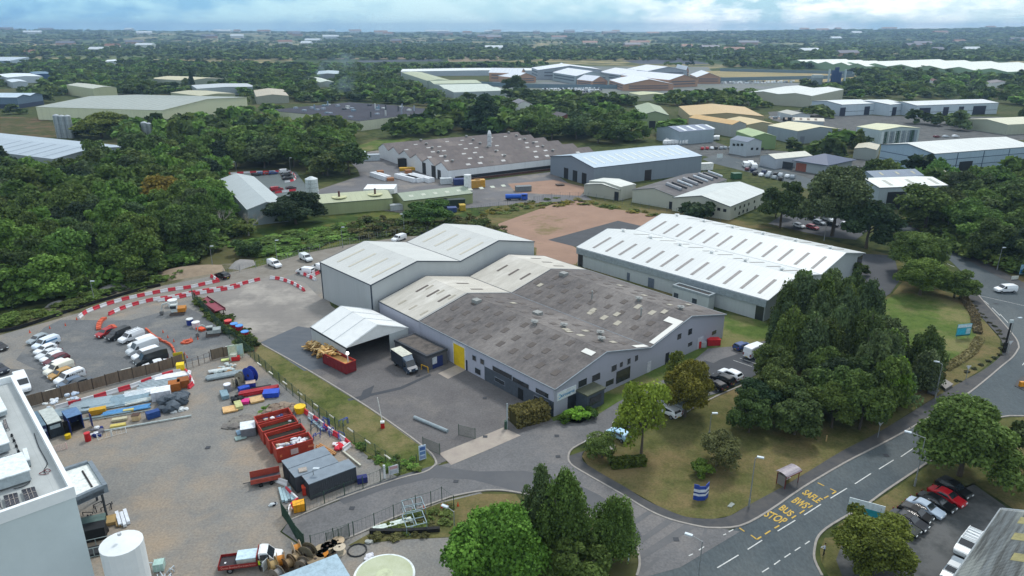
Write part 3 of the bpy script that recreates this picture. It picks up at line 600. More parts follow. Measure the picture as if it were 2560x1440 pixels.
# sign
a, z = main.fl('a', 1416, 982); sgn = main.panel('a', a, z-.75, 4.4, 1.5, M('dfe6ea', .5), 'sign_board', .12)
def face_text(b, face, s_, along, z, size, m, out_=.14, parent=None, xs=1.0, bold=0.0):
  # text standing on a wall, reading left to right from outside
  if face == 'a': loc = b.local(-out_, along, z); rz = -math.pi/2
  elif face == 'b': loc = b.local(b.L+out_, along, z); rz = math.pi/2
  elif face == 'f': loc = b.local(along, -out_, z); rz = 0 if b.sg > 0 else math.pi
  else: loc = b.local(along, b.W+out_, z); rz = math.pi if b.sg > 0 else 0
  return text_mesh('lettering', s_, size, m, parent or b.root, loc, (math.pi/2, 0, rz), xs=xs, bold=bold)
face_text(main, 'a', 'oroserve', a+.25*main.sg*(-1 if main.sg < 0 else 1), z-.05, .85, M('3f8fc0', .5), .14, bold=.015)
lg = MB()
for k in range(7):
  t0, t1 = R(60+k*34), R(60+(k+1)*34)
  for r_, o_ in ((.36, .0),):
    y = a-1.72; lg.cyl(main.local(-.15, y+r_*math.cos(t0)*(-1), z-.05+r_*math.sin(t0)), main.local(-.15, y+r_*math.cos(t1)*(-1), z-.05+r_*math.sin(t1)), .06, n=5)
lg.build('sign_emblem', M('5aa6cc', .5), sgn)
# entrance porch
pa, _ = main.fl('a', 1465, 1005)
mb = MB(); y0, y1 = sorted((main.sg*(pa-2.6), main.sg*(pa+1.6))); mb.box(-2.6, y0, 0, 0, y1, 3.0); pw = mb.build('porch', M('4b5562', .6), main.root)
MB().box(-2.8, y0-.15, 3.0, 0, y1+.15, 3.25).build('porch_roof', mat('mossy_felt', (.07, .08, .06), .95, c2=(.1, .11, .07), scale=2), pw)
MB().box(-2.68, y0+.8, 1.0, -2.58, y1-.6, 2.4).build('window', GLASS, pw)
main.panel('a', pa-1.3, 0.04, 6.5, 2.9, M('2a3038', .6), 'dark_cladding_band', .07)
# rear cream roofed section continuing the same gables
LB = (P(938, 757, MZ)-P(1055, 802, MZ)).length
A2 = to_px((main.O+main.U*main.L).to_tuple()[:2]+(MZ,)); C2 = to_px((main.O+main.U*main.L+main.V*main.W).to_tuple()[:2]+(MZ,)); B2 = to_px((main.O+main.U*(main.L+LB)).to_tuple()[:2]+(MZ,))
rear = Bld('cream_roofed_unit', 'cream roofed middle section between the grey factory roof and the tall shed', A2, B2, C2, MZ+.02, 2, 2.9, WMAIN, RCREAM, ov=.0, trim=M('3c4650', .5), cat='factory')
for i, sd, t0, m_, xs in ((0, 0, .55, SKYL, (2.5, 6.5, 10.5)), (0, 1, .45, SKYL, (3, 8)), (1, 0, .42, SKYL, (2.5, 6.5, 10.5)), (1, 1, .4, SKYL, (3, 7, 11))):
  for x in xs:
    if x+.7 < rear.L: rear.patch(i, sd, x, x+.6, t0, t0+.26, m_)
for x in (1.5, 5.5, 9.5):
  for t in (.12, .7):
    if x < rear.L-1: rear.patch(0, 0, x, x+.5, t, t+.16, PAT_Y)
# --- tall shed
SZ = hz((798, 657), (807, 747)); SHW = wallm('light_grey_cladding', (.42, .45, .46), .92); SHR = roofm('pale_grey_roof', (.54, .555, .535), .9, .5, 1.0, c3=(.55, .57, .54))
shed = Bld('tall_shed', 'tall pale grey twin-gabled shed with cream striped rooflights behind the white marquee', (927, 713), (798, 657), (1340, 606), SZ, 2, 2.7, SHW, SHR, ov=.15, trim=M('2e3a48', .5))
CRS = mat('cream_rooflight', (.52, .50, .42), .6, c2=(.46, .44, .36), scale=2)
for i in (0, 1):
  for k in range(4): shed.patch(i, 0, 2.4+k*4.9, 3.0+k*4.9, .18, .78, CRS)
for c_ in (0, shed.L): MB().box(c_-.12, -.12, 0, c_+.12, .12, SZ).build('downpipe', M('34404c'), shed.root)
# --- white twin warehouse
WZ = hz((1915, 752), (1900, 800)); WZ = max(WZ, 5.0)
WR = roofm('white_metal_roof', (.63, .66, .655), .93, .4, 1.2); WW = wallm('pale_blue_grey_wall', (.42, .47, .49), .9)
wh = Bld('white_warehouse', 'white twin-gabled warehouse with rows of dark rooflights beside the poplar clump', (1915, 750), (1446, 619), (2157, 632), WZ, 2, 2.7, WW, WR, ov=.5, trim=M('b8c0c4', .4))
SLG = mat('grey_rooflight', (.20, .19, .185), .6, c2=(.26, .25, .24), scale=1.5)
for i in (0, 1):
  for k in range(12):
    x = 2.2+k*(wh.L-4.4)/11.5; wh.patch(i, 0, x, x+.75, .12, .68, SLG)
    if k < 11: wh.patch(i, 1, x+1.2, x+1.7, .3, .85, SLG)
  for k in range(6): vent_on(wh, i, 1, 4+k*(wh.L-8)/5, .9, 'cowl', M('dfe3e2', .4))
wh.panel('f', wh.L/2, WZ-1.6, wh.L+.6, 1.5, M('8f9ba2', .4), 'fascia', .35);
for cx, cy, w_, h in ((1571, 690, .9, 2.1), (1628, 704, 1.8, 2.4)): wh.door('f', cx, cy, w_, h, M('5c6878'))
wh.panel('f', 1.1, .05, 1.9, WZ-1.8, GLASS, 'corner_window', .08); wh.panel('f', wh.L-1, .05, 1.6, WZ-1.8, M('2b2f33'), 'corner_window', .08)
wh.panel('a', wh.W-1.6, 1.2, 3.0, 3.2, GLASS, 'window', .08, M('3b4248')); wh.panel('a', wh.W*.22, 1.4, 4, 1.6, GLASS, 'window', .08, M('8b969c'))
# flat annex on its front wall
an = Bld('flat_annex', 'small flat-roofed grey annex with two doors on the white warehouse front', (1773, 742), (1680, 716), (1793, 738), 3.6, 1, 0, WW, M('3c3c3c', .9), ov=.05, flat=True, parapet=.3, cat='annex', trim=M('8c989e'))
an.door('f', 1690, 740, 1.2, 2.1, M('3a4450')); an.door('f', 1736, 752, 1.2, 2.1, M('3a4450'))
# --- marquee (white temporary store)
TZ = hz((778, 818), (782, 862)); TZ = max(TZ, 3.8)
MEMB = mat('white_membrane', (.74, .765, .765), .45, c2=(.66, .685, .68), scale=.4, spec=.3); TWALL = wallm('store_side_panel', (.42, .46, .47), .92, 3)
tent = Bld('storage_marquee', 'white peaked storage marquee with an open front in the yard', (866, 870), (778, 818), (1020, 820), TZ, 1, 2.6, TWALL, MEMB, ov=.15, cat='marquee', walls=False, th=.1)
sg = tent.sg; Lt, Wt = tent.L, tent.W
def tw(name, x0, y0, z0, x1, y1, z1, m):
  ya, yb = sorted((y0*sg, y1*sg)); return MB().box(x0, ya, z0, x1, yb, z1).build(name, m, tent.root)
tw('side_wall', 0, 0, 0, Lt, .1, TZ, TWALL); tw('side_wall', 0, Wt-.1, 0, Lt, Wt, TZ, TWALL); tw('back_wall', Lt-.1, .1, 0, Lt, Wt-.1, TZ, TWALL)
tw('front_panel', -.02, Wt*.68, 0, .1, Wt-.1, TZ, TWALL)
for x in (.0, Lt-.08):
  MB().add([(x, .05*sg, TZ), (x, Wt*sg/2, TZ+2.6), (x, (Wt-.05)*sg, TZ), (x+.08, .05*sg, TZ), (x+.08, Wt*sg/2, TZ+2.6), (x+.08, (Wt-.05)*sg, TZ)], [(0, 1, 2), (3, 5, 4), (0, 3, 4, 1), (1, 4, 5, 2), (2, 5, 3, 0)]).build('gable_panel', MEMB, tent.root)
for k in range(4):
  x = k*Lt/3; mb = MB()
  for sd in (0, 1): mb.cyl(tent.rp(0, sd, x, 0, .14), tent.rp(0, sd, x, 1, .14), .07, n=5)
  mb.build('roof_rib', M('c8cfd2', .4), tent.root)
tw('eave_beam', -.1, -.12, TZ-.25, Lt+.1, .0, TZ-.02, M('2a333c')); tw('corner_post', -.12, -.1, 0, .12, .12, TZ, M('1a1f24'))
# --- dark flat brick store
bs = Bld('brick_store', 'dark flat-roofed store with a blue door beside the van in the yard', (1067, 892), (988, 851), (1117, 873), hz((1067, 892), (1072, 928)), 1, 0, mat('dark_brick_wall', (.075, .08, .095), .85, c2=(.1, .1, .11), scale=3), mat('bitumen_flat_roof', (.115, .10, .09), .95, c2=(.06, .055, .05), scale=.9, det=9, lo=.45, hi=.6), ov=.1, flat=True, cat='store', parapet=.18, trim=M('3a3f46', .8))
bs.door('a', 1094, 905, 2.4, 2.2, M('1d2f6a'), out_=.08); bs.win('a', 1086, 901, 1.0, 1.3, M('c8d0d8', .4), 'notice_board', out_=.14)
# --- foreground white building with parapet, lower left
FZ = 13.5
FW = mat('pale_render_wall', (.56, .64, .66), .6, c2=(.53, .61, .63), scale=.5); FR = mat('grey_membrane_roof', (.42, .45, .45), .7, c2=(.36, .39, .39), scale=.3, det=8, lines=(1.5, 1, (.33, .36, .36), .04))
fb = Bld('parapet_building', 'large pale building with white parapet and rooftop solar panels, lower left corner', (182, 1216), (30, 938), (-170, 1340), FZ+1.0, 1, 0, FW, FR, ov=0, flat=True, cat='building', sunk=1.0, trim=mat('white_parapet', (.80, .84, .85), .45, c2=(.74, .78, .8), scale=.6))
# roof clutter of the parapet building (placed on its roof, z = FZ)
def on_roof(px, py): return P(px, py, FZ+.15)
def rf(name, pts, h, m, label=None, cat=None, parent=None, z0=FZ+.13):
  q = [P(x, y, z0) for x, y in pts]; return MB().prism([(p.x, p.y) for p in q], z0, z0+h).build(name, m, None)
def roof_unit(pts, h, label):
  q = [P(x, y, FZ+.15) for x, y in pts]; c = sum(q, Vector())/4; e = empty('plant_unit', c, 0, label, 'roof plant')
  mb = MB(); mb.prism([(p.x-c.x, p.y-c.y) for p in q], .25, h-.05); mb.build('casing', M('a9b4b8', .5), e)
  mb = MB(); k = 1.06; mb.prism([((p.x-c.x)*k, (p.y-c.y)*k) for p in q], h-.05, h+.08); mb.build('lid', M('dfe8ea', .4), e)
  mb = MB(); mb.prism([((p.x-c.x)*.8, (p.y-c.y)*.8) for p in q], 0, .25); mb.build('plinth', M('5a6064', .7), e)
roof_unit([(8, 1082), (28, 1130), (-60, 1160), (-80, 1110)], 1.3, 'upper white plant box on the parapet building roof')
roof_unit([(60, 1162), (80, 1205), (-60, 1250), (-80, 1205)], 1.5, 'long white plant box between the solar panels on the parapet roof')
roof_unit([(62, 1143), (72, 1140), (80, 1168), (70, 1171)], 1.0, 'small upright white cabinet beside the long plant box')
roof_unit([(-10, 985), (20, 1040), (-40, 1062), (-70, 1008)], .9, 'rear white plant box near the back of the parapet roof')
PV = mat('solar_cell', (.012, .012, .02), .25, 0, spec=.6, lines=(.34, 0, (.12, .12, .14), .03));
for k, (pts) in enumerate(([(12, 1142), (40, 1134), (52, 1160), (22, 1168)], [(-20, 1152), (2, 1145), (10, 1172), (-14, 1180)], [(54, 1225), (86, 1217), (96, 1242), (64, 1252)], [(9, 1240), (42, 1232), (50, 1258), (16, 1268)], [(-34, 1252), (-2, 1244), (4, 1268), (-28, 1278)], [(8, 1050), (14, 1048), (22, 1070), (10, 1074)])):
  q = [P(x, y, FZ+.45) for x, y in pts]; c = sum(q, Vector())/4; c.z = FZ+.13
  e = empty('solar_panel', c, 0, ['dark solar panel behind the long plant box on the parapet roof', 'dark solar panel cut by the left edge of the photo beside the long plant box', 'dark solar panel nearest the corner of the white parapet', 'dark solar panel second from the parapet corner', 'dark solar panel cut by the left edge near the front parapet', 'narrow dark panel at the left edge near the upper plant box'][k], 'solar panel', 'solar panels on the parapet roof')
  MB().slab([p-c for p in q], .05).build('panel', PV, e); mb = MB()
  for p in q: mb.cyl(p-c-Vector((0, 0, .32)), p-c, .04, n=4)
  mb.build('frame', M('8a8f94', .4, .6), e)
  g_ = MB()
  for t in (.34, .67): g_.cyl((q[0].lerp(q[1], t)-c)+Vector((0, 0, .08)), (q[3].lerp(q[2], t)-c)+Vector((0, 0, .08)), .02, n=4)
  g_.cyl((q[0].lerp(q[3], .5)-c)+Vector((0, 0, .08)), (q[1].lerp(q[2], .5)-c)+Vector((0, 0, .08)), .02, n=4); g_.build('cell_divider', M('b9b0a8', .5), e)
def cable(name, px, z, r, m, label):
  pts = [P(x, y, z) for x, y in smooth_px(px, 5)]; o = MB().tube(pts, r, 5).build(name, m); tag(o, label, 'cable' if name != 'pipe_run' else 'pipe')
cable('roof_cable', [(85, 1083), (92, 1105), (99, 1122), (112, 1145), (118, 1160), (110, 1175), (114, 1185)], FZ+.2, .045, M('15181c'), 'black cable snaking over the parapet roof beside the wall')
cable('roof_cable', [(30, 1088), (40, 1110), (48, 1132), (56, 1150), (66, 1172), (76, 1200), (60, 1215), (34, 1222)], FZ+.25, .05, M('2a2e33'), 'dark cable tray run around the long plant box')
cable('roof_cable', [(112, 1176), (120, 1180), (126, 1176), (118, 1172), (108, 1178), (98, 1184), (108, 1186), (122, 1184)], FZ+.2, .04, M('6e2430'), 'tangled dark red cable coil near the parapet corner')
for k in range(9):
  p = P(30+k*5.6, 1090+k*13.5, FZ+.15); b_ = MB().cyl((0, 0, 0), (0, 0, .3), .16, .1, 6).build('roof_anchor', M('22262a'), None, p)
  tag(b_, 'small black support foot under the cable run on the parapet roof', 'support foot', 'cable support feet on the parapet roof')
# canopy at the side of the parapet building
CZ = 6.0
cn = empty('entrance_canopy', P(215, 1190, 0), 0, 'grey-edged white-topped canopy on the side of the parapet building', 'canopy')
q = [P(x, y, CZ)-cn.location for x, y in ((219, 1154), (257, 1214), (150, 1262), (90, 1196))]
MB().prism([(p.x, p.y) for p in q], CZ-1.1, CZ-.45).build('soffit', M('4d5660', .6), cn)
MB().prism([(p.x*.97, p.y*.97) for p in q], CZ-.45, CZ-.35).build('roof_deck', M('e6ebe8', .5), cn)
ed = MB()
for a_, b_ in zip(q, q[1:]+q[:1]):
  d_ = (b_-a_).normalized(); n_ = Vector((-d_.y, d_.x, 0)); n_ = n_ if n_.dot(a_) < 0 else -n_
  ed.prism([tuple(v)[:2] for v in (a_, b_, b_+n_*.5-d_*.0, a_+n_*.5)], CZ-1.15, CZ)
ed.build('edge_beam', M('78848e', .5), cn)
MB().cyl(q[0].lerp(q[1], .2)+(q[3]-q[0]).normalized()*1.0+Vector((0, 0, -.3)), q[0].lerp(q[1], .85)+(q[3]-q[0]).normalized()*1.0+Vector((0, 0, -.3)), .12, n=6).build('drain_slot', M('2b2627'), cn)
mb = MB()
for t in (.15, .85): p = q[0].lerp(q[1], t)*.9; mb.cyl((p.x, p.y, 0), (p.x, p.y, CZ-1.1), .15)
mb.build('post', M('3b4248'), cn)
# ------------------------------------------------------------------ buildings further off
def W_(c, per=1.5): return wallm('wall_'+c, c, .9, per)
def R_(c, per=2.0, amt=.86, c3=None): return roofm('roof_'+c, c, amt, .55, per, c3)
TR = M('3a4656', .5)
# large blue-roofed grey warehouse
gz = hz((1486, 420), (1486, 468))
gw = Bld('grey_warehouse', 'big grey warehouse with pale blue roof and three dark doors beyond the soil plot', (1486, 420), (1756, 390), (1376, 391), gz, 1, 2.6, W_('7d8894', 1.2), R_('a9bccb', 2.0, .92), ov=.3, trim=M('1f2f4c', .5))
for k in range(13): gw.patch(0, 0, 3+k*(gw.L-8)/12, 4.1+k*(gw.L-8)/12, .22, .8, M('c9d3d0', .5))
for cx, cy in ((1415, 445), (1437, 452), (1460, 457)): gw.door('a', cx, cy, 3.2, 4.6, M('161a20'))
gw.door('f', 1619, 451, 3.6, 4.4, M('241d1e'));
# workshop group in front of it
w1z = hz((1826, 517), (1824, 551))
w1 = Bld('office_workshop', 'pale double-gabled workshop with a white roof and small windows beside the dark shrub', (1826, 517), (1908, 478), (1690, 492), w1z, 1, 2.2, W_('b3b7ac'), R_('c3cac8', 1.5), ov=.2, trim=M('5a6466', .5), cat='workshop')
for x, y in ((1838, 522), (1850, 518), (1861, 514), (1872, 510), (1886, 504), (1848, 533), (1858, 528), (1868, 525), (1887, 520)): w1.win('f', x, y, 1.1, 1.0, name='window')
for x, y in ((1812, 526), (1797, 523), (1782, 534)): w1.win('a', x, y, 1.1, 1.0)
w2 = Bld('dark_roofed_workshop', 'long workshop with a sooty dark roof loaded with pipes, left of the white roofed workshop', (1689, 492), (1806, 448), (1588, 473), w1z, 1, 1.8, W_('b3b7ac'), mat('sooty_roof', (.085, .08, .085), .9, c2=(.16, .155, .155), scale=.15, det=8), ov=.1, trim=M('5a6466', .5), cat='workshop')
for k in range(9):
  x = 8+k*4.1; mb = MB(); p = w2.rp(0, 0, x, .25, .5); q = w2.rp(0, 0, x, .95, .5); mb.cyl(p, q, .45 if k % 3 else .8, n=8); mb.build('roof_duct', M(('8a8f96', '3c3f45', 'b9c3cc')[k % 3], .5), w2.root)
w2.door('a', 1676, 517, 1.2, 2.6); w3 = Bld('low_shed', 'low cream shed between the grey warehouse and the sooty workshop', (1548, 475), (1592, 462), (1459, 462), hz((1548, 475), (1548, 502)), 1, 1.2, W_('a8a99e'), R_('c4c8c2'), ov=.1, trim=M('5a6466', .5), cat='shed')
w3.door('a', 1541, 494, 1.8, 3.2); w4 = Bld('low_store', 'flat cream store behind the low shed', (1552, 468), (1586, 460), (1475, 452), 5.0, 1, .8, W_('b4b6ac'), R_('d0d4ce'), ov=.1, cat='shed')
# north-light factory: row of white gables
nz_ = hz((1121, 426), (1121, 456))
nw = W_('d6dade', 2); nr = mat('north_light_roof', (.155, .135, .13), .9, c2=(.115, .10, .10), scale=.3, det=8, stretch=(1, .3, 1), c3=(.19, .165, .155), s3=.05)
nf = Bld('north_light_factory', 'old factory with six white gable ends and a long dark brown roof dotted with skylights', (1121, 427), (1479, 383), (978, 366), nz_, 6, 2.6, nw, nr, ov=.2, cat='factory')
for i in range(6):
  for sd in (0, 1):
    n_ = 12 if i < 5 else 8
    for k in range(n_):
      if (k*7+i*3+sd) % 5 == 0: continue
      x = 4+k*(nf.L-8)/n_+(i % 2)*2; nf.patch(i, sd, x, x+2.0, .32, .52, M('b0b2b2', .6) if (k*5+i+sd) % 3 else M('5c5854', .7), 'skylight')
  for k in range(3): vent_on(nf, i, 0, 5+k*nf.L/3+i*3, .92, 'cowl', M('8f9292'), 1.0)
nf.panel('f', 28, 1.0, 50, 1.3, M('22262c'), 'window_band', .08); nf.panel('f', 28, .03, 52, .9, M('5c4038', .9), 'brick_plinth', .1)
for cx, cy, w_, h in ((1098, 432, 3, 4), (1060, 412, 3.5, 5), (1084, 424, 4, 5)): nf.door('a', cx, cy, w_, h, M('2a2a2e'))
nf2 = Bld('north_light_annex', 'white walled brick-based wing running in front of the old factory to the grey warehouse', (1286, 398), (1390, 386), (1280, 385), nz_-.5, 1, 1.6, nw, nr, ov=.1, cat='factory')
nf2.panel('f', nf2.L/2, 1.3, nf2.L-6, 1.1, M('2a2e34'), 'window_band', .08); nf2.panel('f', nf2.L/2, .03, nf2.L-.3, 1.1, M('5c4038', .9), 'brick_plinth', .09)
# ventilation turret
p = P(1224, 405, 0); e = empty('roof_turret', p, 0, 'white ducted ventilation turret rising above the old factory roof', 'ventilation turret')
mb = MB(); mb.box(-.9, -.9, 0, .9, .9, 13.5); mb.build('shaft', M('c6cace'), e); mb = MB(); mb.cyl((0, 0, 13.5), (0, 0, 14.8), .9, .5, 8); mb.build('cap', M('dfe2e4'), e)
mb = MB(); [mb.box(-1.1, -1.1, z, 1.1, 1.1, z+.15) for z in (8, 10, 12)]; mb.build('service_ring', M('8f979c'), e)
# pale green low buildings
gz1 = hz((981, 496), (981, 524))
g1 = Bld('green_workshop', 'long low pale green workshop with two roof cowls behind the hedge', (981, 496), (798, 512), (968, 474), gz1, 1, 1.2, W_('96a078'), R_('aab092', 2, .9), ov=.15, cat='workshop', trim=M('4b5a48'))
for x in (7.5, 20):
  p = g1.rp(0, 0, g1.L-x, .6, .1); mb = MB(); mb.cyl(p, p+Vector((0, 0, .25)), 2.6, n=16); mb.build('cowl_base', M('c2c49a', .7), g1.root); mb = MB(); mb.cyl(p, p+Vector((0, 0, 2.2)), .35, n=8); mb.build('flue', M('5b3a38'), g1.root)
g2 = Bld('green_roofed_shed', 'long curved-roof grey green shed with small rooflights left of the white silo', (1010, 503), (1178, 482), (990, 485), gz1-.3, 1, 1.6, W_('8a9468'), R_('8f9c8a', 2, .9), ov=.15, cat='shed', trim=M('4b5a48'))
for k in range(9): g2.patch(0, 0, 3+k*4.6, 4.6+k*4.6, .35, .6, M('b9c0b0', .6))
# silver shed by the lorry park
sz_ = hz((624, 524), (626, 545)); ss = Bld('silver_shed', 'silver metal-roofed shed beside the lorry park at the wood edge', (618, 524), (566, 448), (706, 508), 5.5, 1, 1.8, W_('8d9aa0'), R_('aab4b6', 2, .9), ov=.2, cat='shed', trim=M('c8ced0', .5))
# white trailer box building
tb = Bld('white_trailer_store', 'long white box store on the far side of the green workshop', (985, 474), (995, 462), (908, 476), 3.8, 1, 0, M('e4e8ea', .4), M('eef1f2', .4), ov=.03, flat=True, cat='container')
# silos
def silo(px, py, r, h, m, label, name='silo', ribs=True, cat='silo', group=None):
  p = P(px, py, 0); e = empty(name, p, 0, label, cat, group); mb = MB(); mb.cyl((0, 0, 0), (0, 0, h), r, n=20); b_ = mb.build('shell', m, e, smooth=False)
  MB().cyl((0, 0, h), (0, 0, h+r*(.35 if ribs else .1)), r, r*.25, 20).build('cap', m, e)
  if ribs:
    mb = MB()
    for k in range(1, 5): mb.cyl((0, 0, h*k/5), (0, 0, h*k/5+.12), r+.06, n=20)
    mb.build('hoop', M('8b9294', .5), e)
    mb = MB(); [mb.cyl((x, -r-.35, 0), (x, -r-.35, h), .05, n=4) for x in (-.3, .3)]; [mb.cyl((-.3, -r-.35, z), (.3, -r-.35, z), .04, n=4) for z in np.arange(.5, h, 1.2)]; mb.build('ladder', M('70787c', .5), e)
  return e
SIL = mat('galvanised_steel', (.42, .47, .50), .4, .4, c2=(.34, .38, .41), scale=.5)
for x, y, h, l in ((151, 345, 13, 'left'), (165, 345, 12.6, 'middle'), (179, 345, 12.6, 'right')): silo(x, y, 1.75, h, SIL, l+' one of the three grey silos standing behind the metal roof', group='three grey silos')
silo(369, 362, 1.7, 12, SIL, 'left one of the two grey silos among the trees', group='two grey silos'); silo(380, 362, 1.4, 11.5, SIL, 'right one of the two grey silos among the trees', group='two grey silos')
silo(1170, 500, 1.35, 9.5, M('dfe3e4', .4), 'tall white silo at the end of the green roofed shed', ribs=False)
silo(783, 500, 2.3, 8.0, M('c4cdd0', .5), 'square-looking pale silo beside the silver shed and lorry park')
# big cream green warehouse upper left
cz = hz((404, 275), (404, 308))
cw = Bld('cream_warehouse', 'huge cream walled warehouse with a grey roof beyond the wood on the left', (404, 276), (86, 268), (620, 243), cz, 1, 3, W_('cfd3b4', 6), R_('98a09a', 6, .88), ov=.3, trim=M('c9cdb8'))
for k in range(14):
  x = 12+k*(cw.L-24)/13
  cw.patch(0, 0, x, x+1.6, .08, .95, M('a8b0aa', .5)); cw.patch(0, 1, x, x+1.6, .1, .95, M('a8b0aa', .5))
mz2 = 6.0
ms = Bld('metal_roofed_works', 'white and grey metal roofed works behind the oaks at the left edge', (132, 398), (-190, 352), (316, 366), mz2, 1, 2.2, W_('9aa5ab'), R_('a4b2bd', 6, .9), ov=.3)
for k in range(6): ms.patch(0, 0, 8+k*9, 9+k*9, .05, .95, M('8796a4', .5), 'seam')
bl = Bld('blue_grey_unit', 'blue and grey clad unit at the left edge beyond the wood', (42, 244), (-90, 244), (122, 236), 8.5, 2, 1.6, W_('5f7488'), R_('b9cbd8'), ov=.3, trim=M('223048'))
bl.panel('a', bl.W/2, .1, bl.W-1, 3.2, M('2a3650'), 'dark_cladding_band', .1); bl.panel('f', bl.L/2, .1, bl.L-1, 3.2, M('2a3650'), 'dark_cladding_band', .1)
# dark roofed plant with flues
dk = Bld('dark_roofed_plant', 'wide factory with a dark slate-coloured flat roof and many flues amid the trees', (900, 303), (1102, 277), (674, 275), 6, 1, .8, W_('c8cbb6', 4), mat('dark_slate_roof', (.055, .058, .072), .95, c2=(.075, .075, .09), scale=.03, det=8, spec=.05), ov=.2, cat='factory')
if dk.L < 30: pass
for k in range(34):
  t = mr.random(); x = mr.uniform(.08, .95)*dk.L; sd = mr.choice((0, 1)); p = dk.rp(0, sd, x, mr.uniform(.1, .95), .1); h = mr.choice((.8, 1.2, 2.5))
  mb = MB(); (mb.box(p.x-1.2, p.y-1.2, p.z, p.x+1.2, p.y+1.2, p.z+h) if h < 2 else mb.cyl(p, p+Vector((0, 0, h+1)), .5, n=8)); mb.build('roof_unit', M(mr.choice(('9aa6b4', 'c6cccc', '4a5058', '7e96a8'))), dk.root)
for (x, w_) in ((1030, 10), (1070, 14)): dk.panel('f', dk.fl('f', x, 288)[0], .1, w_, 4, M('a6b48c'), 'loading_door', .1)
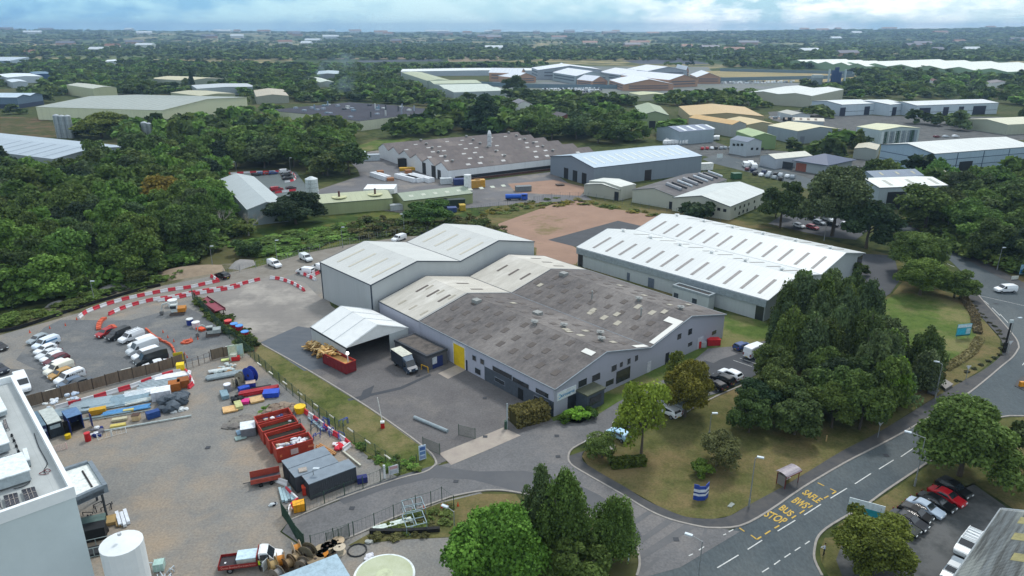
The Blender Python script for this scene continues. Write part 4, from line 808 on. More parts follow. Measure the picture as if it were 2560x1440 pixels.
# estate units: (label, category, A, B, C, z, n, rise, wall, roof, flat, doors)
U = [
 ('white and dark panelled business unit left of the long row', 'unit', (2105, 262), (2187, 258), (2060, 252), 8, 1, 1.4, 'b4c2cc', 'c9d0d2'),
 ('short white business unit between the two panelled rows', 'unit', (2226, 262), (2266, 258), (2202, 252), 8, 1, 1.4, 'b4c2cc', 'c9d0d2'),
 ('long row of white business units with dark doors and red signs', 'unit', (2292, 264), (2487, 256), (2266, 255), 8, 1, 1.4, 'b4c2cc', 'c9d0d2'),
 ('grey green shed with a dark open door among the trees', 'shed', (1602, 288), (1578, 265), (1672, 291), 8, 1, 2.5, '8a9b78', '8f9c80'),
 ('tan roofed long shed at the back of the estate', 'shed', (1725, 289), (1706, 266), (1880, 283), 6, 1, 2, 'a39a7c', 'b89c6a'),
 ('sandy orange roofed shed behind the blue roofed unit', 'shed', (1830, 312), (1728, 294), (1862, 309), 7, 1, 1.8, '9aa0a0', 'c2a068'),
 ('cream roofed shed right of the sandy orange roof', 'shed', (1868, 312), (1820, 298), (1900, 305), 6, 1, 1.5, 'a8a488', 'c4b284'),
 ('small unit with a blue roof and four bright rooflights', 'unit', (1700, 330), (1783, 323), (1672, 318), 7, 1, 1.8, '93a2ac', '66768f'),
 ('bright green roofed unit behind the office block', 'unit', (1880, 342), (1845, 328), (1932, 339), 6.5, 1, 1.8, '7c9668', '9db383'),
 ('white office block with small windows behind the caravans', 'office', (1868, 356), (1824, 349), (1922, 359), 7, 1, 1.6, 'a9b3ba', '6d7a8c'),
 ('cream roofed grey works with a dark side door', 'works', (1994, 328), (1916, 314), (2118, 326), 7, 1, 1.8, '8b98a2', 'cdc8a8'),
 ('low white shed with dark openings left of the small green trees', 'shed', (1980, 288), (1942, 280), (2032, 290), 4, 1, 1.5, 'b4bcc2', 'a9aaa2'),
 ('low cream shed with brown striped rooflights', 'shed', (2060, 304), (1985, 302), (2095, 304), 4, 1, 1.6, '9aa4ac', 'bcb8a8'),
 ('striped white and green trade unit with green shutters', 'unit', (2200, 326), (2140, 317), (2322, 324), 7.5, 1, 1.4, 'a9b8bc', 'c4c6a4'),
 ('large light blue panelled warehouse at the right edge', 'warehouse', (2337, 385), (2600, 368), (2196, 362), 9, 1, 2.4, '9db4c6', 'cdd2d0'),
 ('cream roofed shed amid trees at the right edge', 'shed', (2520, 312), (2760, 300), (2418, 298), 6, 1, 1.6, 'a8ae9c', 'c9c9b0'),
 ('small cream shed tucked left of the light blue warehouse', 'shed', (2192, 375), (2196, 362), (2168, 367), 5, 1, .8, 'a0a8a4', 'b8b4a0'),
 ('white roofed unit with an open dark door behind the round trees', 'unit', (2200, 470), (2363, 462), (2168, 447), 8, 1, 1.4, '9aa8ae', 'dadfdb'),
 ('blue grey roofed unit behind the white roofed one', 'unit', (2188, 445), (2312, 440), (2140, 432), 7, 1, 1.6, '8796a4', '6f7f92'),
 ('cream roofed works with a bright white extension near the blue tower', 'works', (2030, 240), (2098, 223), (1905, 228), 9, 2, 1.6, 'a9ab9c', 'c9cfcc'),
 ('low white roofed workshop behind the dark blue hip roof', 'shed', (1940, 398), (2026, 389), (1920, 389), 4.5, 1, 1.5, 'a9b2bb', 'c8c9bc'),
 ('green white greenhouse-like shed, upper of three in a row', 'shed', (1085, 210), (1205, 208), (1060, 202), 7, 1, 1.5, '9caaa0', 'aab49a'),
 ('green white greenhouse-like shed, middle of three in a row', 'shed', (1112, 222), (1235, 219), (1088, 212), 7, 1, 1.5, '9fabad', 'bcc6bc'),
 ('green white greenhouse-like shed, nearest of three in a row', 'shed', (1135, 231), (1262, 226), (1118, 222), 7, 1, 1.5, '9fabad', 'bcc6bc'),
 ('large flat olive roofed hall behind the three greenhouse sheds', 'shed', (1068, 202), (1018, 181), (1122, 200), 8, 1, 1, '9caaa0', 'a3ab8c'),
 ('very long low white building across the middle distance', 'warehouse', (1002, 179), (1000, 173), (1395, 178), 6, 1, 1, 'aeb9c4', 'dce2e2'),
 ('cream walled works with dark openings left of the smoke', 'works', (640, 242), (625, 226), (722, 240), 6, 1, 1.5, '8f9488', 'b0a894'),
 ('small white roofed barn left of the smoke', 'shed', (800, 206), (770, 196), (835, 205), 5, 1, 1.4, '9aa39a', 'c2ccc0'),
 ('brown roofed open barn among red brick yards', 'shed', (792, 186), (790, 178), (846, 186), 6, 1, 1, '7c8288', 'a9b8c0'),
 ('olive roofed hall in the left distance beyond the cream warehouse', 'shed', (470, 202), (380, 196), (556, 196), 6, 1, 1.6, '9aa496', 'c0ba9a'),
 ('pale long factory with columns in the left distance', 'factory', (492, 222), (484, 213), (622, 214), 7, 1, .8, '98a4aa', 'b4bcc0'),
 ('cream stepped hall between the dark conifers on the left', 'works', (232, 222), (175, 212), (278, 218), 9, 1, 1.4, 'b9bc9a', 'b4b8aa'),
 ('white terrace with a row of small windows at the far left', 'office', (18, 194), (0, 186), (98, 190), 7, 1, 1, 'c3ced8', 'd8e2e8'),
 ('grey roofed depot at the far left edge', 'depot', (25, 152), (60, 143), (-60, 150), 7, 1, 1, '8495a4', 'aebcc8'),
 ('dark blue small hall beside the far left terrace', 'hall', (85, 186), (80, 180), (122, 184), 7, 1, .5, '2f5078', '5a7890'),
 ('distant white shed beyond the left trees', 'shed', (262, 154), (262, 150), (305, 154), 5, 1, .8, 'b8c4cc', 'dce4ea'),
 ('low white shed cut by the left edge above the wood', 'shed', (30, 206), (20, 200), (64, 204), 6, 1, 1, 'b0bcc4', 'c8d4dc'),
 ('pale green sloping hall behind the willow-like trees', 'hall', (500, 240), (420, 232), (600, 238), 5, 1, 1, 'a0a68c', 'b6b498'),
 ('tiny white cottage among the far right trees', 'house', (2335, 204), (2328, 200), (2345, 204), 5, 1, 2, 'd8dcdc', '6a4038'),
 ('small white bungalow near the right edge trees', 'house', (2480, 208), (2470, 203), (2494, 206), 5, 1, 2, 'd8dcdc', '5a5458'),
 ('red brick house with a dark roof between central trees', 'house', (1392, 298), (1370, 292), (1412, 292), 6, 1, 3, '7a4438', '4a4448'),
 ('white walled barn end showing through central trees', 'shed', (1492, 277), (1500, 272), (1508, 281), 6, 1, 1, 'c6d2d8', '8a9488'),
 ('white gabled house behind the dark cypress', 'house', (1290, 262), (1280, 255), (1302, 258), 6, 1, 2.5, 'd8dcdc', '6a6a70'),
 ('olive roofed low hall among trees in the centre distance', 'hall', (1600, 238), (1575, 232), (1612, 232), 5, 1, 1, 'b0b49c', 'b4b890'),
]
BU = {}
for (lab, cat, A, B, C, z, n, rise, wc, rc) in U:
  nm = {'unit': 'business_unit', 'shed': 'industrial_shed', 'works': 'works_building', 'office': 'office_building', 'hall': 'industrial_hall'}.get(cat, cat if cat != 'house' else 'house')
  BU[lab] = Bld(nm, lab, A, B, C, z, n, rise, W_(wc, 3), R_(rc, 4), ov=.3, cat=cat, trim=M('39424c') if z >= 8 and A[1] > 250 else None)
def bu(s): return next(v for k, v in BU.items() if k.startswith(s))
b = bu('long row of white');
for k, x in enumerate((8, 27, 41, 58, 77, 90, 108, 117, 133)):
  if x < b.L-2: b.panel('f', x, .05, (10, 5, 4.5, 12, 4, 4, 14, 6, 4)[k], 6.2, M('20263a'), 'door', .12)
for x in (76, 121):
  if x < b.L-2: b.panel('f', x, 6.0, 7, 1.8, M('a01c34'), 'sign_board', .2)
b.panel('f', b.L/2, 2.9, b.L-.5, .25, M('2e3a4c'), 'cladding_line', .06)
for s_, xs in (('white and dark panelled', (1.5, 24, 48)), ('short white business', (6, 18))):
  b = bu(s_)
  for x in xs:
    if x < b.L: b.panel('f', x, .05, 5, 6, M('20263a'), 'door', .12)
  b.panel('f', b.L/2, 2.9, b.L-.5, .25, M('2e3a4c'), 'cladding_line', .06)
b = bu('grey green shed with'); b.door('a', 1631, 303, 4, 4.5, M('14181c')); b = bu('small unit with a blue')
for k in range(4): b.patch(0, 0, 4+k*6.6, 6+k*6.6, .1, .85, M('d0dae0', .5))
b = bu('striped white and green')
for k in range(12):
  a_ = 3+k*(b.W-6)/11; b.panel('a', a_, .05, 3.4, 6.6, M('2f5444' if k in (1, 5, 10) else ('8493a0' if k % 2 else 'c6d2d6')), 'cladding_panel' if k not in (1, 5, 10) else 'shutter', .1)
b = bu('large light blue panel')
for z_ in (3.0, 6.0): b.panel('f', b.L/2, z_, b.L-.2, .22, M('27405c'), 'cladding_line', .06); b.panel('a', b.W/2, z_, b.W-.2, .22, M('27405c'), 'cladding_line', .06)
for x in (14, 30, 46): b.panel('f', x, .1, .4, 8.6, M('27405c'), 'cladding_line', .07)
b.panel('f', 20, .05, 8, 4.6, M('161c22'), 'door', .12); b.panel('f', 64, .05, 6, 5, M('161c22'), 'door', .12)
b = bu('white roofed unit with'); b.door('f', 2240, 492, 7, 6.4, M('12161a'))
for k in range(5): b.patch(0, 0, 5+k*9, 6.4+k*9, .2, .8, M('a9aca4', .6))
b = bu('blue grey roofed unit')
for k in range(5): b.patch(0, 0, 4+k*7, 5+k*7, .3, .7, M('a8a892', .6))
b = bu('cream roofed grey works'); b.door('a', 2080, 345, 4, 5, M('20242a')); b.door('a', 2006, 344, 3, 4, M('6a7480'))
b = bu('white office block')
for x in (1835, 1845, 1855): b.win('f', x, 362, 1.8, 1.2)
for x in (1880, 1893, 1906): b.win('a', x, 372, 1.6, 1.2)
b = bu('low cream shed with brown')
for k in range(7): b.patch(0, 0, 4+k*4.5, 5.6+k*4.5, .2, .8, M('7d6f62', .7))
b = bu('low white shed with dark')
for x in (1962, 1974, 1988): b.door('a', x, 297, 3, 2.6, M('1e2226'))
# dark blue hip roofed showroom
hr = Bld('hip_roofed_showroom', 'showroom with a dark blue hipped roof beside parked caravans', (2068, 412), (1992, 400), (2125, 398), 4.6, 1, 2.8, W_('9aa3a6'), roofm('navy_roof', '3c4c68', .9), ov=1.2, hip=7, cat='showroom')
hr.panel('f', 12, .05, 5, 3.6, M('8a5040', .9), 'brick_panel', .1); hr.panel('f', 20, .05, 8, 3.2, GLASS, 'window', .1)
# blue process tower and its stacks
p = P(2082, 222, 0); e = empty('process_tower', p, 0, 'blue process tower flanked by two pale stacks behind the cream works', 'process tower')
mb = MB(); [mb.box(-3+x, -2, 0, 0+x, 2, h) for x, h in ((0, 19), (3.2, 22), (6.4, 17))]; mb.box(-8, -2, 0, 12, 2, 7); mb.build('tower', M('1d3d6c'), e)
for x in (-6, 11): MB().cyl((x, 0, 0), (x, 0, 20), 1.0).build('stack', M('b9c6cc'), e)
p = P(2040, 218, 0); e = empty('water_tank_tower', p, 0, 'pale boxy tank tower left of the blue process tower', 'tank tower'); MB().box(-5, -3, 0, 5, 3, 10).build('tank', M('8f9da0'), e); MB().box(-5.2, -3.2, 10, 5.2, 3.2, 13).build('housing', M('b4c2c4'), e)
# far multi-span warehouses
Q1 = [( (2165, 166), (2290, 163), (2024, 154), 8.5, 5, 'far pale green warehouse of five gables, left half of the long pair'), ((2520, 180), (2720, 168), (2282, 158), 9, 6, 'far pale green warehouse of six gables, right half of the long pair')]
for A, B, C, z, n, lab in Q1: Bld('multi_span_warehouse', lab, A, B, C, z, n, 3.6, W_('8faa88', 8), R_('d6dcd4', 8, .92), ov=.5)
# prison-like campus of white roofed brick blocks
BR = W_('b4907a', 4); PRF = R_('d4dae2', 5, .92); PG = W_('9aa4ae', 4)
camp = [((1300, 183), (1222, 182), (1355, 183), 14, BR, 'left brick block with a pitched white roof at the end of the campus'), ((1345, 175), (1334, 169), (1490, 172), 16, PG, 'back left grey walled block with a long white roof on the campus'),
 ((1340, 192), (1300, 188), (1356, 196), 9, BR, 'low brick block with a steep white roof in front of the left block'), ((1440, 190), (1388, 181), (1492, 186), 13, W_('9aa8ae', 5), 'large pale panelled hall with a white roof in the campus middle'),
 ((1480, 203), (1440, 199), (1520, 205), 8, BR, 'small brick hall with a dark gable in the campus middle'), ((1550, 187), (1504, 180), (1600, 183), 11, W_('a0acb4', 5), 'pale hall behind the long brick wing'),
 ((1618, 178), (1573, 172), (1715, 176), 14, PG, 'back right block with two dark gables on the campus'), ((1560, 211), (1530, 200), (1678, 209), 9, BR, 'long front brick wing with a wide white roof on the campus'),
 ((1672, 200), (1560, 188), (1740, 197), 11, BR, 'middle brick wing stretching behind the front wing'), ((1742, 193), (1730, 186), (1794, 192), 10, BR, 'right end brick wing of the campus'), ((1392, 170), (1388, 166), (1425, 170), 14, BR, 'rear brick gable block in the campus distance'), ((1715, 176), (1690, 170), (1722, 176), 13, BR, 'far right brick gable at the back of the campus')]
for A, B, C, z, wl, lab in camp:
  b = Bld('campus_block', lab, A, B, C, z*.72, 1, 5, wl, PRF, ov=1, cat='campus block', group='brick blocks of the white roofed campus')
  for k in range(2): b.panel('f', b.L/2, z*.25+k*z*.24, b.L*.85, z*.09, M('5c6470'), 'window_band', .3); b.panel('a', b.W/2, z*.25+k*z*.24, b.W*.8, z*.09, M('5c6470'), 'window_band', .3)
# campus perimeter wall
def px_wall(name, px, h, m, label, cat='fence', w_=.3):
  pts = [P(*p) for p in px]; o = pts[0]; e = empty(name, o, 0, label, cat); mb = strip([p-o for p in pts], w_, 0, h=h); mb.build('panel', m, e); return e
px_wall('perimeter_fence', [(1180, 212), (1290, 219), (1420, 221), (1560, 222), (1690, 216), (1790, 203), (1930, 200), (2080, 197), (2135, 192), (2130, 186), (1800, 178)], 4.2, M('6f8490', .7), 'long grey perimeter fence looping round the white roofed campus', w_=.5)
# corner building, bottom right, corrugated roof
CR = mat('corrugated_old_roof', (.22, .245, .25), .7, c2=(.10, .105, .10), scale=.8, det=8, stretch=(.15, 2.2, 1), lo=.42, hi=.6, c3=(.30, .32, .30), s3=.3)
cz2 = 6.5
cb = Bld('corrugated_roof_building', 'building with a streaky grey corrugated roof cut by the bottom right corner', (2375, 1460), (2512, 1280), (2760, 1640), cz2, 1, 2.5, W_('6f7a80'), CR, ov=.3, trim=M('8d979c', .6), cat='building')
mb = MB()
for k in range(60):
  x = k*cb.L/60; mb.cyl(cb.rp(0, 0, x, 0, .13), cb.rp(0, 0, x, 1, .13), .09, n=5)
mb.build('corrugation', CR, cb.root)
for x, t in ((cb.L*.82, .35), (cb.L*.6, .4), (cb.L*.35, .55)): cb.patch(0, 0, x, x+1.6, t, t+.2, M('8f8a5e', .8), 'skylight', .2)
# bottom edge: blue grey container roof and round tank
bx = Bld('blue_grey_cabin', 'blue grey metal cabin roof cut by the bottom edge beside the cable drums', (890, 1470), (836, 1392), (700, 1500), 3.4, 1, 0, M('7c94a4', .5), M('9fb8c6', .5), ov=.05, flat=True, cat='cabin')
q_ = P(961, 1440, 4.6); q_.z = 0; e = silo(*to_px(q_), 3.2, 4.5, M('b9c2a0', .6), 'round pale green topped tank with a white rim at the bottom edge', 'round_tank', ribs=False, cat='tank')
MB().cyl((0, 0, 4.55), (0, 0, 4.75), 3.3, n=40).build('rim', M('dde6e6', .5), e); MB().cyl((0, 0, 4.7), (0, 0, 4.8), 3.05, n=40).build('cover', mat('algae_cover', (.38, .42, .27), .6, c2=(.46, .50, .36), scale=.5), e)
# ------------------------------------------------------------------ trees
LEAF = mat('foliage', (.05, .09, .02), .75, objcolor=True, c2=None, tint=.55, transl=.22, spec=.15)
BARK = mat('bark', (.11, .09, .07), .95, c2=(.06, .05, .04), scale=3); BARKG = mat('grey_bark', (.36, .34, .31), .95, c2=(.25, .23, .2), scale=3)
ICO = {}
def ico(sub):
  if sub not in ICO:
    bm = bmesh.new(); bmesh.ops.create_icosphere(bm, subdivisions=sub, radius=1)
    ICO[sub] = (np.array([v.co[:] for v in bm.verts]), np.array([[v.index for v in f.verts] for f in bm.faces])); bm.free()
  return ICO[sub]
def crown_arrays(seed, nl, nleaf, ls, shape='round', core=.72, coresub=1, dense=1.0):
  # unit tree: total height 1, crown radius about .5 in x and y, returned as verts, quads, tris, tints
  r = np.random.default_rng(seed)
  lob = []
  if shape == 'round':
    zc, rz, rx = .53, .47, .5
  elif shape == 'poplar': zc, rz, rx = .55, .46, .5
  elif shape == 'bush': zc, rz, rx = .46, .50, .5
  elif shape == 'cone': zc, rz, rx = .5, .5, .5
  else: zc, rz, rx = .60, .40, .5
  for i in range(nl):
    if shape == 'poplar':  # several upright spires
      a = r.uniform(0, 6.28); d = r.uniform(.0, .34) ; x, y = d*math.cos(a), d*math.sin(a); top = .96-.7*d-r.uniform(0, .2)
      n_ = 4
      for k in range(n_):
        t = (k+.5)/n_; k_ = r.uniform(.8, 1.2)*.185*(1-.60*t**1.8); lob.append((x*(1-.2*t)+r.uniform(-.05, .05), y*(1-.2*t)+r.uniform(-.05, .05), .12+t*(top-.14), k_, k_, .14))
      continue
    if shape == 'cone':
      t = (i+.5)/nl; a = i*2.4; rad = .40*(1-t)**.8
      lob.append((rad*math.cos(a)*.8, rad*math.sin(a)*.8, .08+.86*t, .10+.14*(1-t), .10+.14*(1-t), .10)); continue
    v = r.normal(size=3); v /= np.linalg.norm(v); v[2] = abs(v[2])*1.3-.75 if i % 3 else v[2]*.8+.2
    k = r.uniform(.5, .86)
    s_ = r.uniform(.14, .34)*(1 if nl < 30 else .8)
    lob.append((v[0]*rx*k, v[1]*rx*k, zc+v[2]*rz*k, s_*rx*1.25, s_*rx*1.25, s_*rz*1.15))
  lob = np.array(lob); nL = len(lob)
  V = []; Q = []; Tr = []; ti = []; nv = 0
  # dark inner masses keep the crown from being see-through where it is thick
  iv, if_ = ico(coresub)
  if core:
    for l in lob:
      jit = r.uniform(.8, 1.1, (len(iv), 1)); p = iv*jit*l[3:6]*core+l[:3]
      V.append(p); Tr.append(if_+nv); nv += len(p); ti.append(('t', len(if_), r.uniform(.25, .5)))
  wts = lob[:, 3]*lob[:, 5]; wts = wts/wts.sum(); idx = r.choice(nL, nleaf, p=wts)
  lt = r.uniform(-.22, .22, nL)
  d = r.normal(size=(nleaf, 3)); d /= np.linalg.norm(d, axis=1, keepdims=True); d[:, 2] = np.where(d[:, 2] < -.35, -d[:, 2], d[:, 2])
  rad = r.uniform(.72, 1.06, (nleaf, 1))+np.abs(r.normal(0, .13, (nleaf, 1)))
  c = lob[idx, :3]+d*lob[idx, 3:6]*rad
  nrm = d*.6+r.normal(size=(nleaf, 3))*.7+np.array([0, 0, .35]); nrm /= np.linalg.norm(nrm, axis=1, keepdims=True)
  t = np.cross(nrm, r.normal(size=(nleaf, 3))); t /= np.linalg.norm(t, axis=1, keepdims=True); b = np.cross(nrm, t)
  s_ = ls*r.uniform(.6, 1.35, (nleaf, 1)); t = t*s_; b = b*s_*.75
  q = np.stack([c-t*.9, c-b+nrm*s_*.12, c+t, c+b-nrm*s_*.10], 1).reshape(-1, 3)
  V.append(q); Q = np.arange(nleaf*4).reshape(-1, 4)+nv
  tl = np.clip(.5+lt[idx]+r.uniform(-.28, .28, nleaf)+(c[:, 2]-zc)*.0, 0, 1)
  return np.vstack(V), Q, (np.vstack(Tr) if Tr else np.zeros((0, 3), int)), tl, ti
def np_mesh(name, V, Q, Tr, tq, tt, m):
  me = bpy.data.meshes.new(name); nq, nt_ = len(Q), len(Tr)
  me.vertices.add(len(V)); me.vertices.foreach_set('co', V.astype(np.float32).ravel())
  me.loops.add(nq*4+nt_*3); me.loops.foreach_set('vertex_index', np.concatenate([Q.ravel(), Tr.ravel()]).astype(np.int32))
  me.polygons.add(nq+nt_)
  me.polygons.foreach_set('loop_start', np.concatenate([np.arange(nq)*4, nq*4+np.arange(nt_)*3]).astype(np.int32))
  me.update(calc_edges=True)
  at = me.attributes.new('tint', 'FLOAT', 'FACE'); at.data.foreach_set('value', np.concatenate([tq, tt]).astype(np.float32))
  me.materials.append(m); me.validate(); return me
def crown_mesh(name, *a, **k):
  V, Q, Tr, tl, ti = crown_arrays(*a, **k); tt = np.concatenate([np.full(n, v) for _, n, v in ti]) if ti else np.zeros(0)
  return np_mesh(name, V, Q, Tr, tl, tt, LEAF)
def trunk_mesh(seed, shape='round', m=None, r0=.028):
  r = random.Random(seed); mb = MB(); top = .62 if shape != 'poplar' else .85
  pts = [Vector((0, 0, -.01)), Vector((r.uniform(-.01, .01), r.uniform(-.01, .01), .2)), Vector((r.uniform(-.02, .02), r.uniform(-.02, .02), .42)), Vector((0, 0, top))]
  for i, (a, b) in enumerate(zip(pts, pts[1:])): mb.cyl(a, b, r0*(1-.25*i), r0*(1-.25*(i+1)), n=7)
  for k in range(6):
    a = pts[1].lerp(pts[2], r.uniform(.2, 1)); an = k*1.05+r.uniform(-.3, .3); e = a+Vector((.30*math.cos(an), .30*math.sin(an), .28)) if shape != 'poplar' else a+Vector((.16*math.cos(an), .16*math.sin(an), .35))
    mb.cyl(a, e, r0*.45, r0*.12, n=5)
  me = bpy.data.meshes.new('trunk'); me.from_pydata([tuple(v) for v in mb.v], [], mb.f); me.materials.append(m or BARK); return me
CV = {}  # crown variants: nearest, near, middle
CV['hero'] = [crown_mesh('crown', 100+i, 46, 26000, .0185, 'round', .66, 1) for i in range(2)]
CV['hero_poplar'] = [crown_mesh('crown', 120+i, 16, 22000, .0165, 'poplar', .60, 1) for i in range(3)]
CV['hero_sparse'] = [crown_mesh('crown', 140, 34, 6000, .024, 'round', 0, 1)]
CV['near'] = [crown_mesh('crown', 200+i, 34, 9500, .028, 'round', .70, 1) for i in range(6)]
CV['poplar'] = [crown_mesh('crown', 220+i, 13, 8500, .026, 'poplar', .62, 1) for i in range(4)]
CV['mid'] = [crown_mesh('crown', 300+i, 24, 2600, .048, 'round', .76, 1) for i in range(7)]
CV['bush'] = [crown_mesh('crown', 400+i, 16, 1800, .062, 'bush', .75, 1) for i in range(4)]
CV['cone'] = [crown_mesh('crown', 500+i, 18, 2600, .045, 'cone', .85, 1) for i in range(2)]
TM = [trunk_mesh(i) for i in range(3)]; TMP = [trunk_mesh(9, 'poplar')]
def tree(name, kind, px, py, h, w_, colr, label=None, cat='tree', group=None, r=random, loc=None, sink=0.0):
  p = loc if loc is not None else P(px, py, 0)
  e = empty(name, p, r.uniform(0, 6.28), label, cat, group)
  e.scale = (w_, w_*r.uniform(.9, 1.1), h); e.location.z = -sink*h
  c = bpy.data.objects.new('crown' if 'bush' not in kind else 'foliage', r.choice(CV[kind])); col.objects.link(c); c.parent = e
  v = tuple(min(1, x*r.uniform(.92, 1.08)) for x in lin(colr)); c.color = (*v, 1)
  if kind not in ('bush',):
    t = bpy.data.objects.new('trunk', (TMP if 'poplar' in kind else TM)[0] if 'poplar' in kind else r.choice(TM)); col.objects.link(t); t.parent = e
    k = min(1.0, h/w_*.9); t.scale = (1, 1, 1)
  return e
# leaf colours (base colours, linear)
GD = (.070, .110, .030); GM = (.105, .172, .036); GB = (.125, .235, .042); GO = (.108, .152, .034); GY = (.20, .18, .03); GK = (.034, .064, .026); GG = (.085, .130, .050); GR = (.115, .115, .04); GX = (.105, .215, .03); GP = (.100, .155, .055)
tr = random.Random(11)
# --- foreground and middle trees placed one by one: kind, foot px, height m, width m, colour, label
SPEC = [
 ('broadleaf_tree', 'hero', 1226, 1490, 12.5, 11.5, GX, 'bright green bushy tree at the bottom edge beside the round tank'),
 ('poplar_tree', 'hero_poplar', 1402, 1425, 14.5, 9, GM, 'tall dark upright tree between the bright bushy tree and the access road'),
 ('poplar_tree', 'hero_poplar', 1352, 1400, 14, 6.5, GP, 'darkest pointed tree rising behind the bright bushy tree'),
 ('broadleaf_tree', 'near', 1440, 1470, 8, 8, GO, 'olive tree low down at the bottom edge between the tall uprights'),
 ('poplar_tree', 'hero_poplar', 1530, 1400, 10, 7, GM, 'lone upright tree on the grass corner of the access road mouth'),
 ('broadleaf_tree', 'hero', 2170, 1434, 8.2, 9.6, (.12, .155, .024), 'round olive tree beside the row of parked cars in the corner car park'),
 ('broadleaf_tree', 'hero', 2398, 1190, 13, 14, GM, 'broad dark green tree overhanging the main road on the right'),
 ('broadleaf_tree', 'near', 2580, 1190, 11, 10, GD, 'dark tree cut by the right edge behind the parked cars'),
 ('broadleaf_tree', 'hero_sparse', 1602, 1142, 13, 8.5, (.20, .25, .03), 'thin yellow green tree on the lawn in front of the office front'),
 ('broadleaf_tree', 'hero', 1712, 1042, 10.5, 9.5, (.15, .145, .022), 'rusty olive tree beside the side car park of the factory'),
 ('broadleaf_tree', 'near', 1700, 1000, 9, 7, (.13, .18, .03), 'greener tree just behind the rusty olive tree by the car park'),
 ('ornamental_tree', 'hero_sparse', 1505, 1145, 4.0, 5.5, GO, 'small spreading tree at the lawn corner over parked cars'),
 ('ornamental_tree', 'hero_sparse', 1790, 1165, 5.5, 7.5, (.10, .13, .04), 'airy grey green small tree on the lawn near the blue screen'),
 ('broadleaf_tree', 'hero', 2300, 738, 9.8, 12.5, (.12, .165, .03), 'round bronze-tinged tree on the lawn by the road junction'),
 ('broadleaf_tree', 'near', 2385, 745, 7.5, 9, GM, 'smaller green tree at the road edge right of the bronze-tinged tree'),
 ('broadleaf_tree', 'hero', 2290, 688, 12.5, 15.5, GM, 'large rounded grey green tree behind the bronze-tinged tree'),
 ('broadleaf_tree', 'hero', 2080, 590, 23, 24, GG, 'tallest spreading willow-like tree over the car park behind the white warehouse'),
 ('broadleaf_tree', 'near', 1950, 570, 17, 14, GD, 'dark tree at the left of the tall spreading tree'),
 ('broadleaf_tree', 'near', 2165, 620, 15, 16, GK, 'very dark tree at the right foot of the tall spreading tree'),
 ('broadleaf_tree', 'near', 2310, 580, 15, 22, GM, 'wide green tree in front of the white roofed unit with the dark door'),
 ('broadleaf_tree', 'near', 2370, 560, 12, 16, GD, 'dark rounded tree left of the blue trailers'),
 ('broadleaf_tree', 'near', 2415, 600, 13, 16, GM, 'mid green tree below the blue trailers'),
 ('broadleaf_tree', 'near', 2435, 555, 11, 13, (.12, .19, .035), 'yellower green tree just left of the blue trailers'),
 ('shrub', 'bush', 1740, 552, 8, 13, GK, 'round dark bush against the white roofed workshop'),
 ('shrub', 'bush', 2152, 688, 3.5, 5, GD, 'small dark bush at the corner of the white warehouse'),
 ('shrub', 'bush', 1755, 1190, 2.2, 3.6, (.12, .19, .03), 'small bright bush on the lawn between the grey green tree and blue screen'),
 ('shrub', 'bush', 1441, 1050, 2.3, 3.8, (.17, .34, .03), 'bright green shrub by the entrance porch'),
 ('shrub', 'bush', 1470, 1045, 1.9, 3, (.05, .10, .015), 'dark green shrub right of the bright one by the porch'),
 ('shrub', 'bush', 1412, 1055, 1.7, 2.4, (.06, .12, .012), 'small green shrub left of the bright one by the porch'),
 ('conifer_tree', 'cone', 1212, 330, 22, 30, GK, 'massive nearly black cypress clump behind the old factory roof'),
 ('broadleaf_tree', 'near', 432, 545, 15, 20, (.24, .19, .025), 'golden yellow tree standing out in the left wood'),
 ('broadleaf_tree', 'near', 1288, 232, 17, 24, GD, 'rounded dark tree standing alone before the campus'),
 ('broadleaf_tree', 'near', 255, 345, 15, 30, (.14, .20, .035), 'light green rounded tree right of the three grey silos'),
 ('broadleaf_tree', 'near', 1066, 560, 9, 16, (.08, .15, .03), 'fresh green tree in front of the green roofed shed'),
 ('broadleaf_tree', 'near', 740, 560, 11, 19, GK, 'dark wide tree left of the pale green workshop'),
 ('conifer_tree', 'cone', 481, 220, 20, 7, GK, 'slim pointed conifer before the pale olive hall'),
 ('broadleaf_tree', 'near', 2222, 1020, 9.5, 6.5, (.14, .29, .02), 'bright lime green tree near the road side of the poplar clump'),
 ('shrub', 'bush', 620, 640, 5.5, 8, (.055, .10, .03), 'pale green willow bush below the silver shed near the fence'),
 ('shrub', 'bush', 350, 712, 4.5, 7, (.07, .09, .02), 'olive bush at the wood edge beside the haul road'),
]
for nm, kd, px, py, h, w_, c, lab in SPEC:
  tree(nm, kd, px, py, h, w_, c, lab, 'shrub' if nm == 'shrub' else 'tree', r=tr)
